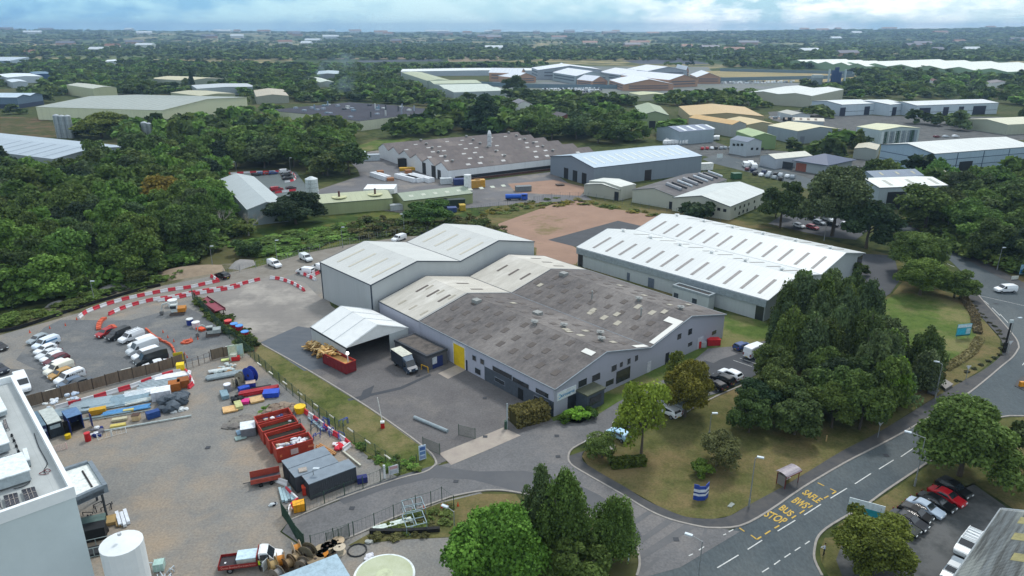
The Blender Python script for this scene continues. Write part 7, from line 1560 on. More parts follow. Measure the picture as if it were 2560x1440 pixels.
barriers([(722, 430), (738, 440), (735, 452), (712, 457)], 'round the corner of the lorry park', 2.4, 1)
barriers([(688, 484), (715, 480), (740, 477)], 'across the lower lorry park', 2.4)
# orange netting lines
def netting(px, label, w_=.32, h=.55):
  pts = [P(*p) for p in smooth_px(px, 4)]; mb = MB(); r_ = random.Random(len(px))
  for a, b in zip(pts, pts[1:]): strip([a+Vector((r_.uniform(-.06, .06), r_.uniform(-.06, .06), 0)), b], w_, 0, mb, h=h*r_.uniform(.7, 1.1))
  tag(mb.build('orange_netting', ORG), label, 'netting')
netting([(365, 824), (376, 834), (390, 846), (408, 855), (425, 864), (434, 875), (438, 886), (442, 898)], 'long wavy orange safety netting right of the parked vans')
netting([(263, 797), (254, 804), (248, 814), (247, 826)], 'short curved orange netting at the red hatchback', .9)
netting([(268, 822), (280, 815), (290, 822)], 'crumpled orange netting on the ground behind the red hatchback', .6, .4)
netting([(454, 859), (466, 860), (478, 856), (476, 852), (458, 855)], 'small orange netting coil lying on the gravel near the gate', .6, .4)
# lamp posts
def lamp(px, py, h, hd, label, arm=1.2, m=None, two=False):
  e = empty('street_lamp', P(px, py), R(hd), label, 'lamp post'); m = m or ZINC
  MB().cyl((0, 0, 0), (0, 0, h), .09, .05, 8).build('pole', m, e); MB().cyl((0, 0, 0), (0, 0, 1.3), .13, n=8).build('base_box', m, e)
  for s_ in ((1, -1) if two else (1,)):
    MB().cyl((0, 0, h-.05), (s_*arm, 0, h+.25), .045, n=6).build('arm', m, e); MB().box(min(s_*(arm-.1), s_*(arm+.75)), -.17, h+.18, max(s_*(arm-.1), s_*(arm+.75)), .17, h+.34).build('lamp_head', M('c8d4dc', .4), e)
lamp(1872, 1268, 7.6, -20, 'street lamp on the lawn edge between the blue screen and bus shelter', .3)
lamp(2286, 1216, 7.8, 150, 'tall street lamp on the grass behind the parked corner cars', 1.8)
lamp(2337, 997, 6.6, 150, 'street lamp by the manhole slabs at the poplar clump', .6)
lamp(2492, 676, 6.0, 10, 'street lamp on the far side of the road under the blue trailers', .3)
lamp(2516, 878, 6.8, 10, 'street lamp behind the black camera mast', .8)
lamp(693, 652, 5.6, 0, 'plain lamp column above the first haul road van', .2); lamp(857, 620, 6.0, 0, 'plain lamp column behind the rail fence in the middle', .2); lamp(1011, 586, 6.2, 180, 'lamp column with a white head at the bend of the rail fence', .3)
lamp(531, 662, 5.0, 0, 'plain lamp column at the wood edge near the soil heaps', .2); lamp(593, 444, 6.5, 180, 'lamp column at the corner of the lorry park', .3); lamp(727, 436, 7, 0, 'lamp column behind the lorry park van', .3)
lamp(1772, 1096, 4.2, 0, 'short lamp with a flat head on the lawn by the grey green tree', .2); lamp(2060, 602, 9, 0, 'lamp column in front of the tree car park', .3); lamp(2365, 586, 6.5, 180, 'lamp head showing over the trees right of the main road', .3)
lamp(1740, 1500, 8, 150, 'street lamp head rising at the bottom edge over the junction', 1.2); lamp(1140, 1440, 9.0, 150, 'lamp head poking through the bright green tree', .9); lamp(237, 756, 5, 0, 'thin post on the bank beyond the silt fence', .1)
e = empty('camera_mast', P(2509, 882), 0, 'thick black mast with white cameras on the junction footway', 'mast'); MB().cyl((0, 0, 0), (0, 0, 6.4), .2, .16, 8).build('pole', M('0c0d0f'), e); MB().box(-.25, -.25, 0, .25, .25, 2.2).build('base_box', M('0c0d0f'), e); MB().box(-.35, -.15, 6.4, .35, .15, 7.0).build('camera', M('b8c4c8'), e)
e = empty('camera_mast', P(1268, 1073), 0, 'thin grey pole with a green box at the yard corner by the brown hedge', 'mast'); MB().cyl((0, 0, 0), (0, 0, 4.6), .1, n=8).build('pole', M('a4b0b4'), e); MB().box(-.45, -.3, 0, -.05, .3, 1.5).build('control_box', GRN, e)
e = empty('traffic_barrier', P(957, 1070), R(100), 'raised white barrier arm on a red post at the yard edge', 'barrier'); MB().box(-.3, -.3, 0, .3, .3, 1.0).build('cabinet', M('b01c1c', .5), e); MB().box(-.32, -.32, 1.0, .32, .32, 1.2).build('cap', M('dfe2e2'), e); MB().cyl((0, 0, 1.1), (-.1, .5, 5.6), .06, n=6).build('arm', M('e0e2e0'), e)
mb = MB(); a, b = P(1036, 1047), P(1119, 1082); mb.cyl((0, 0, .3), b-a+Vector((0, 0, .3)), .3, n=10); o = mb.build('steel_beam', M('93a0a6', .5), None, a); tag(o, 'long grey steel beam lying on the loading yard', 'beam')
# yard signs and posts
def sign(px, py, hd, w_, h, z0, label, c, bands=(), posts=(-.4, .4), name='sign_board', th=.08, pm=None):
  e = empty(name, P(px, py), R(hd), label, 'sign'); MB().box(-w_/2, -th/2, z0, w_/2, th/2, z0+h).build('panel', M(c, .5), e)
  if z0 > .05:
    for x in posts: MB().cyl((x*w_, 0, 0), (x*w_, 0, z0+h*.8), .05, n=6).build('post', pm or M('6c767c'), e)
  for (x0, x1, a_, b_, cc) in bands: MB().box(w_*x0, -th/2-.015, z0+h*a_, w_*x1, -th/2, z0+h*b_).build('sign_band', M(cc, .5), e)
  return e
sign(1057, 1150, 28, 1.1, 2.4, .1, 'pale totem sign with blue blocks at the yard entrance', 'c4d8ec', ((-.4, .4, .66, .9, '4a6cac'), (-.4, .4, .36, .58, '6a8cc0'), (-.4, .4, .08, .28, '8c9cc8')))
sign(985, 1192, 25, 1.4, 1.4, .5, 'small white and pink notice by the kerb left of the totem', 'd4d8dc', ((-.42, .42, .6, .9, 'c8a0a4'), (-.42, .42, .1, .45, 'b8c0c8')))
e = empty('marker_post', P(962, 1196), 0, 'leaning white post left of the small kerb notice', 'post'); MB().box(-.15, -.1, 0, .15, .1, 2.2).build('post', M('dfe4e6'), e)
ts = sign(2405, 846, 12, 3.4, 2.6, .6, 'teal and white estate board standing on the lawn by the junction', '3c9cb0', ((-.48, .48, .72, .97, 'c8dce8'), (-.44, .1, .15, .62, '2ca8c8'), (.16, .46, .15, .62, 'a8c8d4'), (-.5, .5, .0, .08, '0c4a50')))
sign(2160, 1300, -28, 4.2, 2.0, .8, 'teal and white angled board behind the round olive tree', 'd8e6ea', ((-.5, .5, .0, .5, '2a98a4'),))
sign(2556, 690, 10, 2.2, 2.6, .5, 'blue and white board at the right edge by the road', 'a8d4ec', ((-.5, .5, .1, .5, '2a7cb8'),)); sign(2536, 700, 10, 2, .9, .2, 'low white A-shaped board at the right edge', 'd8dcd4')
sign(2568, 1085, 60, 2.0, 1.6, .8, 'back of a grey road sign above the large dark tree', '8fa0a4', ())
sign(1799, 400, 10, 3, 2, 1, 'small white board on the verge of the estate road', 'd0dcdc', ())
sign(592, 896, 25, 2.8, 2.6, .3, 'pale green and cream site notice board at the plank fence end', 'b8ccb8', ((-.45, .0, .1, .9, 'c8ccb0'), (.1, .45, .2, .9, 'a8c8c8'))); sign(449, 912, 25, 1.7, 1.7, .9, 'yellow notice board on the plank fence beside the gate', 'c8b414', ((-.4, .4, .1, .9, 'b8a820'),))
def give_way(px, py, label, hd=0):
  e = empty('road_sign', P(px, py), R(hd), label, 'road sign'); MB().cyl((0, 0, 0), (0, 0, 2.9), .05, n=6).build('post', M('8f989c'), e)
  MB().add([(-.45, -.05, 2.9), (.45, -.05, 2.9), (0, -.05, 2.1), (-.45, -.02, 2.9), (.45, -.02, 2.9), (0, -.02, 2.1)], [(0, 2, 1), (3, 4, 5), (0, 1, 4, 3), (1, 2, 5, 4), (2, 0, 3, 5)]).build('panel', M('c8ccd0'), e)
give_way(2519, 886, 'triangular road sign beside the black camera mast'); give_way(2414, 950, 'triangular road sign on the lawn edge near the row of dark clumps'); give_way(2194, 1095, 'triangular road sign on the verge below the poplar clump')
e = empty('marker_post', P(2065, 1104), 0, 'short pale marker post on the lawn below the dark bushes', 'post'); MB().cyl((0, 0, 0), (0, 0, 1.1), .09).build('post', M('c8a878'), e)
e = empty('marker_post', P(1571, 1402), 0, 'white marker post on the grass by the lone upright tree', 'post'); MB().cyl((0, 0, 0), (0, 0, 3.0), .09).build('post', M('d0d8dc'), e)
e = empty('traffic_bollard', P(2552, 968), 0, 'lit yellow bollard on the traffic island at the right edge', 'bollard'); MB().box(-.35, -.25, 0, .35, .25, 1.1).build('body', M('d89018', .4), e); MB().box(-.38, -.28, 0, .38, .28, .2).build('base', M('3c3c3c'), e)
q = [P(x, y) for x, y in smooth_px([(2536, 966), (2546, 950), (2562, 940), (2600, 935), (2600, 985), (2560, 978)], 2)]; o = MB().prism([(p.x, p.y) for p in q], 0, .16).build('traffic_island', A_PATH); tag(o, kind='structure')
for pl, h, lab, cc in (([(2344, 963), (2362, 956), (2382, 968), (2362, 980)], .55, 'grey concrete chamber beside the footway at the poplar clump', '8c8884'), ([(2316, 984), (2330, 973), (2348, 980), (2336, 992)], .25, 'darker low chamber slab left of the concrete chamber', '5c6068'), ([(1818, 1268), (1828, 1257), (1837, 1262), (1828, 1270)], .05, 'small grey cover slab in the lawn near the street lamp', '8c9490')):
  q = [P(*p) for p in pl]; c = sum(q, Vector())/4; e = empty('utility_chamber', c, 0, lab, 'chamber'); MB().prism([((p.x-c.x)*.9, (p.y-c.y)*.9) for p in q], 0, h).build('base', M('6a6864'), e); MB().prism([(p.x-c.x, p.y-c.y) for p in q], h, h+.1).build('cover', M(cc, .8), e)
# bus shelter
a, b = P(1961, 1224), P(1994, 1208); hd = math.atan2((b-a).y, (b-a).x); e = empty('bus_shelter', a, hd, 'dark red framed bus shelter on the footway beside the yellow bus stop letters', 'bus shelter'); e.scale.z = .86; MR = M('6c1c26', .5); ln_ = (b-a).length
for x in (0, ln_):
  for y in (0, 1.4): MB().cyl((x, y, 0), (x, y, 2.5), .06, n=6).build('post', MR, e)
mb = MB()
for k in range(6):
  t0, t1 = math.pi*k/6, math.pi*(k+1)/6; mb.slab([(-.2, .7-.95*math.cos(t0), 2.45+.35*math.sin(t0)), (ln_+.2, .7-.95*math.cos(t0), 2.45+.35*math.sin(t0)), (ln_+.2, .7-.95*math.cos(t1), 2.45+.35*math.sin(t1)), (-.2, .7-.95*math.cos(t1), 2.45+.35*math.sin(t1))], .04)
mb.build('roof', M('948c94', .4), e); MB().box(-.2, -.3, 2.35, ln_+.2, -.22, 2.5).build('fascia', MR, e); MB().box(.1, 1.38, .4, ln_-.1, 1.42, 2.2).build('back_panel', mat('perspex', (.20, .19, .19), .3), e); MB().box(-.02, .1, .4, .02, 1.3, 2.2).build('side_panel', MC['perspex'], e); MB().box(.3, .95, .5, ln_-.3, 1.25, .58).build('bench', M('c8ccc8'), e)
# blue and white folding screen on the lawn
e = empty('folding_screen', P(1753, 1248), R(5), 'curved blue screen with two white stripes standing on the lawn', 'screen'); cs = [(-1.15, 0, 0), (-.55, -.35, 0), (.35, -.35, 0), (1.05, .35, 0)]
for i, (a, b) in enumerate(zip(cs, cs[1:])):
  for z0, z1, cc in ((0, .75, '23459c'), (.75, 1.1, 'cfd6e4'), (1.1, 1.35, '1c3a84'), (1.35, 1.8, 'd4dcea'), (1.8, 2.5 if i != 1 else 2.3, '2c4ca4')):
    mb = MB(); strip([Vector(a), Vector(b)], .07, z0, mb, h=z1-z0); mb.build('panel' if cc[0] in '12' else 'white_stripe', M(cc, .6), e)
# ------------------------------------------------------------------ people
def person(px, py, hd, label, top, legs, skin='b98a6c', hair='1c1612', vest=None, arms=((.12, .1), (.12, .1)), h=1.76):
  e = bpy.data.objects.new('person', bpy.data.meshes.new('person')); col.objects.link(e)
  J = {'pelvis': (0, 0, .95, .13), 'waist': (0, 0, 1.1, .125), 'chest': (.01, 0, 1.33, .15), 'neck': (.01, 0, 1.5, .055), 'head': (.03, 0, 1.62, .085), 'crown': (.02, 0, 1.72, .075)}
  E_ = [('pelvis', 'waist'), ('waist', 'chest'), ('chest', 'neck'), ('neck', 'head'), ('head', 'crown')]
  for s_, nm in ((-1, 'r'), (1, 'l')):
    fx, fy = arms[0 if s_ < 0 else 1]
    J.update({'hip'+nm: (0, s_*.10, .88, .10), 'knee'+nm: (.03, s_*.12, .48, .065), 'ank'+nm: (-.02+s_*.04, s_*.13, .09, .045), 'toe'+nm: (.15+s_*.04, s_*.15, .04, .04), 'sh'+nm: (0, s_*.19, 1.42, .065), 'el'+nm: (-.02+fx*.4, s_*.25, 1.14, .045), 'wr'+nm: (.05+fx, s_*(.26-fy*.5), .90+fx*.8, .032), 'ha'+nm: (.10+fx*1.3, s_*(.25-fy), .82+fx*1.1, .036)})
    E_ += [('pelvis', 'hip'+nm), ('hip'+nm, 'knee'+nm), ('knee'+nm, 'ank'+nm), ('ank'+nm, 'toe'+nm), ('chest', 'sh'+nm), ('sh'+nm, 'el'+nm), ('el'+nm, 'wr'+nm), ('wr'+nm, 'ha'+nm)]
    for f in range(4): J['f%d%s' % (f, nm)] = (.14+fx*1.4-f*.006, s_*(.25-fy)+(f-1.5)*.018, .74+fx*1.1, .009); E_.append(('ha'+nm, 'f%d%s' % (f, nm)))
    J['th'+nm] = (.15+fx*1.3, s_*(.22-fy), .80+fx*1.1, .010); E_.append(('ha'+nm, 'th'+nm))
  ks = list(J); me = e.data; me.from_pydata([J[k][:3] for k in ks], [(ks.index(a), ks.index(b)) for a, b in E_], [])
  md = e.modifiers.new('s', 'SKIN'); md.use_smooth_shade = True
  for i, k in enumerate(ks): me.skin_vertices[0].data[i].radius = (J[k][3], J[k][3]); me.skin_vertices[0].data[i].use_root = (k == 'pelvis')
  e.modifiers.new('d', 'SUBSURF').render_levels = 1; e.modifiers['d'].levels = 1
  dg = bpy.context.evaluated_depsgraph_get(); m2 = bpy.data.meshes.new_from_object(e.evaluated_get(dg)); e.modifiers.clear(); e.data = m2
  for m in (M(skin, .6), M(top, .8), M(legs, .8), M('15161a', .6), M(vest or top, .6)): m2.materials.append(m)
  for f in m2.polygons:
    z, y = f.center.z, abs(f.center.y); f.material_index = 3 if z < .12 else 2 if z < 1.0 and y < .22 else 0 if z > 1.49 or (y > .2 and z < .95+arms[0][0]*.8) else (4 if y < .17 and vest else 1)
  e.location = P(px, py); e.rotation_euler.z = R(hd); tag(e, label, 'person')
  MB().blob((.0, 0, 1.70), (.10, .092, .085), 2).build('hair', M(hair, .9), e, smooth=True)
  return e
person(2059, 1388, 150, 'person in a white shirt and black trousers standing on the grass by the road', 'd0d4e4', '101014', arms=((.22, .2), (.22, .2)))
person(651, 1428, 60, 'person in a yellow hi-vis vest and dark trousers at the open truck door', '1e2420', '14161c', vest='b8d020', arms=((.25, .05), (.1, .05)))
# ------------------------------------------------------------------ skips, containers, plant and stored materials
SKR = mat('skip_red', (.42, .045, .022), .55, c2=(.30, .035, .02), scale=1.2, c3=(.5, .12, .06), s3=.8, lo3=.6, hi3=.7)
def skip(A, B, W, H, label, m=SKR, fill=None, back=True, fills=0):  # A, B foot pixels of its near long side
  a, b = P(*A), P(*B); L_ = (b-a).length; rz = math.atan2((b-a).y, (b-a).x); e = empty('waste_skip', a, rz, label, 'skip', 'open red skips in a row' if 'row' in label else None)
  t = .08
  MB().box(0, 0, .15, L_, W, .25).build('floor', m, e)
  MB().box(0, 0, .25, L_, t, H).build('side_panel', m, e); MB().box(0, W-t, .25, L_, W, H).build('side_panel', m, e); MB().box(0, t, .25, t, W-t, H).build('end_panel', m, e); MB().box(L_-t, t, .25, L_, W-t, H).build('end_panel', m, e)
  rb = MB()
  for k in range(7): x = .3+k*(L_-.6)/6; rb.box(x-.05, -.06, .25, x+.05, 0, H-.1); rb.box(x-.05, W, .25, x+.05, W+.06, H-.1)
  rb.build('rib', m, e); rm = MB(); rm.box(-.06, -.06, H, L_+.06, .06, H+.1); rm.box(-.06, W-.06, H, L_+.06, W+.06, H+.1); rm.box(-.06, .06, H, .06, W-.06, H+.1); rm.box(L_-.06, .06, H, L_+.06, W-.06, H+.1); rm.build('rim', M('b03424', .5), e)
  for x in (.5, L_-.5): MB().cyl((x, .2, .1), (x, W-.2, .1), .1, n=8).build('roller', M('2a2626'), e)
  r_ = random.Random(fills)
  if fill is not None: MB().box(t, t, .25, L_-t, W-t, H*.78).build('load_or_shade_fill', M(fill, .95), e)  # block of real load; in emptier skips a dark stand-in for inner shade
  for k in range(fills):
    x, y = r_.uniform(.6, L_-.6), r_.uniform(.3, W-.3); MB().blob((x, y, H*r_.uniform(.74, .95)), (r_.uniform(.25, .6), r_.uniform(.2, .4), r_.uniform(.15, .3)), k, sub=1).build('rubbish', M(r_.choice(('d8dce4', 'e8e8ec', '8c94a8', 'c8bca8', '2c3c6c', 'b8bcc4')), .8), e)
  return e
s4 = skip((695, 1160), (786, 1133), 2.35, 2.35, 'nearest open red skip of the row, heaped with white rubbish', fill='6c5c50', fills=26)
a = text_mesh('lettering', 'RAVEN', .42, M('d8846c'), s4, (4.6, -.075, 1.5), (math.pi/2, 0, 0)) if False else None
MB().box(2.0, -.08, .9, 3.1, -.062, 1.8).build('sticker', M('c8b4b4', .6), s4); MB().box(4.6, -.08, 1.3, 5.5, -.062, 1.65).build('sticker', M('d87c5c', .6), s4); MB().box(.4, -.08, 1.0, .7, -.062, 1.4).build('sticker', M('d87c4c', .6), s4)
skip((677, 1137), (768, 1110), 2.35, 2.35, 'second open red skip of the row with a dark empty inside', fill='2e2620', fills=0)  # empty skip: dark fill colour stands in for the shade inside
skip((661, 1114), (749, 1088), 2.35, 2.35, 'third open red skip of the row with a greenish dark inside', fill='2c3424', fills=2)
skip((649, 1092), (735, 1068), 2.35, 2.35, 'farthest open red skip of the row with a white sheet inside', fill='6a2018', fills=8)
wc = skip((808, 909), (866, 938), 2.3, 2.2, 'dark red container full of wood scraps beside the marquee', M('7c1c24', .6), fill='c49a5c', fills=0)
def heap(name, pts, h, cols_, n, label, cat, s_=(.25, .6), sub=1, seed=1, flat=.6):
  r_ = random.Random(seed); pl = [P(*p) for p in pts]; c = sum(pl, Vector())/len(pl); e = empty(name, c, 0, label, cat); k = 0; mbs = {}
  xs = [p.x for p in pl]; ys = [p.y for p in pl]; pp = [p[:2] for p in pl]; mx = max(max(xs)-min(xs), max(ys)-min(ys))/2
  while k < n:
    x, y = r_.uniform(min(xs), max(xs)), r_.uniform(min(ys), max(ys))
    if not in_poly(x, y, pp): continue
    d = min(1, math.hypot(x-c.x, y-c.y)/mx); z = h*(1-d**1.5)*r_.uniform(.3, 1); s = r_.uniform(*s_); mb = mbs.setdefault(cols_[k % len(cols_)], MB())
    if sub == 0:
      T = Matrix.Translation((x-c.x, y-c.y, z+.1)) @ Matrix.Rotation(r_.uniform(0, 3.1), 4, 'Z') @ Matrix.Rotation(r_.uniform(-.4, .4), 4, 'Y'); mb.box(-s*1.6, -s*.3, -.05, s*1.6, s*.3, .07, T=T)
    else: mb.blob((x-c.x, y-c.y, z), (s, s*r_.uniform(.7, 1), s*flat), k, sub=1)
    k += 1
  for cc, mb in mbs.items(): mb.build('scrap', M(cc, .9), e)
  return e
hp = heap('wood_scrap', [(808, 902), (850, 890), (866, 918), (830, 922)], .6, ('c8a468', 'b08848', 'd8b880'), 60, 'heap', 'wood scrap', (.3, .7), 0, 3)
for o in list(hp.children): o.parent = wc; o.name = 'wood_scrap'; o.matrix_parent_inverse = Matrix(); w_ = P(835, 907)-wc.location; o.location = Matrix.Rotation(-wc.rotation_euler.z, 3, 'Z') @ Vector((w_.x-1.0, w_.y+1.2, 0)); o.location.z = 1.9; o.rotation_euler.z = -wc.rotation_euler.z
bpy.data.objects.remove(hp)
heap('wood_pile', [(764, 868), (780, 858), (812, 875), (818, 890), (800, 895), (775, 882)], 1.6, ('c8a468', 'a07c40', 'd8bc88', '8c6c3c'), 90, 'pile of loose timber behind the dark red container', 'timber pile', (.3, .8), 0, 4)
def container(A, B, D, H, label, m, rm=None, open_=False, group=None, name='shipping_container', cat='container', doors=None):
  a, b = P(*A), P(*B); L_ = (b-a).length; rz = math.atan2((b-a).y, (b-a).x); e = empty(name, a, rz, label, cat, group); y1 = D
  if not open_: mb = MB(); mb.box(.05, .05, .1, L_-.05, y1-.05, H-.05); mb.build('wall', m, e)
  else:
    MB().box(0, y1-.08, .1, L_, y1, H-.05).build('wall', m, e); MB().box(0, 0, .1, .08, y1-.08, H-.05).build('wall', m, e); MB().box(L_-.08, 0, .1, L_, y1-.08, H-.05).build('wall', m, e); MB().box(.08, 0, .1, L_-.08, y1-.08, .18).build('floor', M('3c3430'), e)
  cr = MB()
  if not open_:
    for k in range(int(L_/.3)): cr.box(.2+k*.3, -.0, .2, .33+k*.3, .06, H-.15)
    cr.build('corrugation', m, e)
  MB().box(-.03, -.03, H-.05, L_+.03, y1+.03, H+.05).build('roof', rm or m, e)
  for x in (0, L_-.12): MB().box(x-.01, -.01, .0, x+.13, .12, H-.05).build('corner_post', m, e)
  if doors:
    for k in range(2): MB().box(L_+.0, .1+k*y1/2, .2, L_+.06, y1/2-.05+k*y1/2, H-.2).build('door', m, e)
  return e
DK = mat('container_charcoal', (.045, .052, .065), .55, c2=(.06, .068, .08), scale=1.5); DKR = mat('container_blue_grey_roof', (.20, .25, .30), .6, c2=(.16, .20, .24), scale=.8, c3=(.26, .24, .24), s3=.5, lo3=.6, hi3=.7)
a_, b_ = P(777, 1252), P(893, 1207); dn = Vector((-(b_-a_).y, (b_-a_).x, 0)).normalized()
for k, lab in enumerate(('nearest charcoal container of three, its long side to the road', 'middle charcoal container of three with a pale slab on its roof', 'farthest charcoal container of three next to the skips')):
  o_ = dn*(k*2.62); dx = (b_-a_).normalized()*(-.6*k*0-(.9 if k else 0)); q0, q1 = a_+o_+dx*(1 if k else 0), b_+o_+dx*(1.6 if k else 0); e = container(to_px(q0), to_px(q1), 2.44, 2.6, lab, DK, DKR, group='three charcoal containers')
  MB().box(-.05, .2, .2, 0, 2.2, 2.3).build('door', M('1c2228'), e)
p = P(757, 1176, 2.66); e = empty('roof_slab', p, .4, 'pale square slab lying on the middle charcoal container roof', 'slab'); MB().box(-.55, -.5, 0, .55, .5, .18).build('slab', M('a49c94', .9), e)
lamp(788, 1228, 3.4, 0, 'small white twin lamp on a short pole before the charcoal containers', .15)
# the containers by the parapet building
MC1 = M('26323c', .6); e = container((128, 1098), (162, 1087), 5.8, 2.6, 'container with a whitish roof and bags on top beside the parapet building', MC1, M('b8c0bc', .7), open_=False)
MB().box(.2, -.04, 1.6, 1.6, -.0, 2.2).build('sticker', M('9fb0b8'), e); MB().box(1.9, -.05, .15, e and 3.0, .0, 2.3).build('doorway', M('0c0e10'), e)
e = container((96, 1108), (124, 1099), 5.8, 2.6, 'dark blue container partly behind the parapet building wall', M('1a2858', .6), M('5c7484', .7)); MB().box(.2, -.04, 1.5, 1.4, -.0, 2.0).build('sticker', M('a8b8cc'), e)
e = container((176, 1082), (212, 1070), 3.0, 2.6, 'open fronted blue container covered with white bags', M('1c3478', .6), M('5a7ca4', .7), open_=True); MB().box(.0, -.06, .1, -.06, -1.2, 2.4).build('door', M('1a2f74', .5), e); MB().box(3.0, -1.1, .15, 3.08, -.05, 2.4).build('door', M('1a2f74', .5), e)
heap('bag_pile', [(165, 1022), (200, 1012), (212, 1030), (180, 1042)], .2, ('cdd6e0', 'b4c4d8'), 16, 'crumpled white bags on the blue container', 'bags', (.2, .45), 1, 6).location.z = 2.6
heap('bag_pile', [(115, 1045), (150, 1030), (160, 1040), (130, 1056)], .2, ('cdd6e0', 'dce0e0'), 12, 'crumpled white sheeting on the whitish container roof', 'bags', (.3, .6), 1, 7).location.z = 2.6
# pipes, beams and stacked stock between the plank fence and the yard
def stack(name, c, L_, W, n, r, colr, hd, label, cat, layers=1, m=None, z0=.12, box=False):
  p = P(*c); e = empty(name, p, R(hd), label, cat); mm = m or M(colr, .5); rr = random.Random(int(c[0])); mb = MB()
  for l in range(layers):
    for k in range(n-l):
      y = (k-(n-l-1)/2)*W/max(n, 1); z = z0+r+l*r*1.8; dx = rr.uniform(-.3, .3)
      if box: mb.box(-L_/2+dx, y-r, z-r, L_/2+dx, y+r, z+r)
      else: mb.cyl((-L_/2+dx, y, z), (L_/2+dx, y, z), r, n=8)
  mb.build('pipe' if not box else 'bar', mm, e)
  q = MB()
  for x in (-L_*.3, L_*.3): q.box(x-.1, -W/2, 0, x+.1, W/2, z0)
  q.build('bearer', M('7c6448', .9), e); return e
DUCT = mat('galvanised_duct', (.33, .42, .46), .4, .35, c2=(.26, .34, .38), scale=1)
stack('duct_stack', (165, 1036), 5, 3.0, 6, .22, None, 22, 'stack of grey galvanised duct in front of the blue container', 'duct stack', 1, DUCT, box=True)
stack('duct_stack', (228, 1012), 6, 3.0, 7, .2, None, 22, 'stack of ribbed galvanised tray left of the long blue-white pipes', 'duct stack', 1, DUCT, box=True)
stack('duct_stack', (232, 1028), 7, .8, 2, .2, None, 24, 'single long galvanised bar in front of the ribbed tray', 'duct stack', 1, DUCT, box=True)
stack('pipe_stack', (300, 1005), 9, 4.5, 11, .11, 'a8c0cc', 24, 'wide stack of pale blue pipes in the storage yard', 'pipe stack', 2)
stack('pipe_stack', (318, 1028), 7, 1.5, 5, .15, '5c9cd0', 24, 'bright blue pipe bundle below the wide pale blue pipes', 'pipe stack', 1)
stack('pipe_stack', (350, 985), 5, 2.2, 5, .2, 'd8dee2', 24, 'white pipe stack behind the grey tarpaulin heap', 'pipe stack', 1)
stack('pipe_stack', (366, 1003), 6, 1.2, 3, .2, 'd0d4cc', 30, 'cream pipe bundle left of the grey tarpaulin heap', 'pipe stack', 1)
stack('sheet_stack', (400, 958), 7, 4, 7, .16, 'a8b8c0', 24, 'stack of pale blue sheets left of the brown crates', 'sheet stack', 1, box=True)
stack('sheet_stack', (432, 944), 6, 2, 5, .2, 'e4e8ee', 24, 'white sheets behind the brown crates by the barrier curve', 'sheet stack', 1, box=True)
stack('sheet_stack', (412, 975), 6, 1.6, 3, .22, 'e0e4e8', 26, 'white wrapped boards in front of the pale blue sheets', 'sheet stack', 1, box=True)
stack('pipe_stack', (262, 1042), 8, .5, 2, .1, '8fa4a8', 22, 'thin grey pipe pair on trestles beside the yellow crate', 'pipe stack')
stack('pipe_stack', (366, 1062), 14, .3, 1, .14, 'b8c4c4', 22, 'very long single grey pipe lying across the yard', 'pipe stack')
stack('pipe_stack', (330, 1036), 13, .3, 1, .10, '94a0a0', 22, 'thin long pipe lying behind the very long one', 'pipe stack')
def crate(c, sx, sy, h, hd, colr, label, name='storage_crate', cat='crate', lidc=None):
  e = empty(name, P(*c), R(hd), label, cat); MB().box(-sx/2, -sy/2, .12, sx/2, sy/2, h).build('body', M(colr, .7), e); mb = MB()
  for y in (-sy*.4, 0, sy*.4): mb.box(-sx/2, y-.05, 0, sx/2, y+.05, .12)
  mb.build('runner', M('6c543c', .9), e)
  if lidc: MB().box(-sx/2-.03, -sy/2-.03, h, sx/2+.03, sy/2+.03, h+.08).build('lid', M(lidc, .6), e)
  return e
crate((438, 974), 1.9, 1.9, 1.5, 24, 'a05c1c', 'orange brown crate, left of the pair by the barrier curve'); crate((460, 966), 1.9, 1.9, 1.5, 24, '8c501c', 'orange brown crate, right of the pair by the barrier curve')
crate((246, 1034), 2.4, 1.1, .9, 24, 'c08c14', 'yellow crate between the ribbed tray and the pipes', lidc='c89c1c'); crate((342, 1050), 1.1, 1.1, 1.0, 10, 'c8b088', 'cream trestle box with a dark top in the yard middle', lidc='4c3428')
crate((384, 1044), 2.0, 1.1, 1.2, 40, '1c4484', 'blue storage box in front of the grey tarpaulin', 'storage_box', 'box'); crate((405, 996), 3.0, 2.2, 1.7, 24, 'c8ccd4', 'white wrapped cube behind the grey tarpaulin', 'wrapped_goods', 'goods', 'e0e4e8')
crate((300, 1052), 2.2, .8, .5, 20, 'b8b498', 'small pale stack of sawn boards near the yellow ones', 'board_stack', 'boards'); crate((296, 1068), 2.2, .8, .5, 20, 'c8b864', 'yellowish heap of boards behind the long grey pipe', 'board_stack', 'boards'); crate((322, 1030), 1.6, .6, .5, 20, 'c0b878', 'yellow sacks beside the bright blue pipes', 'board_stack', 'boards')
heap('covered_stack', [(400, 1030), (408, 1000), (460, 985), (476, 1010), (470, 1022), (420, 1030)], 1.9, ('56606a', '4c5660'), 34, 'large grey tarpaulin heap beside the white wrapped cube', 'tarpaulin heap', (.9, 1.4), 1, 9); heap('bag_pile', [(432, 1032), (445, 1022), (470, 1018), (468, 1026), (440, 1034)], .5, ('d4dadc',), 9, 'white bags at the foot of the grey tarpaulin', 'bags', (.4, .7), 1, 10)
heap('rubbish_pile', [(225, 1085), (238, 1070), (262, 1074), (258, 1090), (236, 1096)], 1.0, ('d8dce0', '1c2c6c', '6c6c74'), 16, 'white and navy rubbish pile behind the crowd barriers', 'rubbish', (.35, .7), 1, 11)
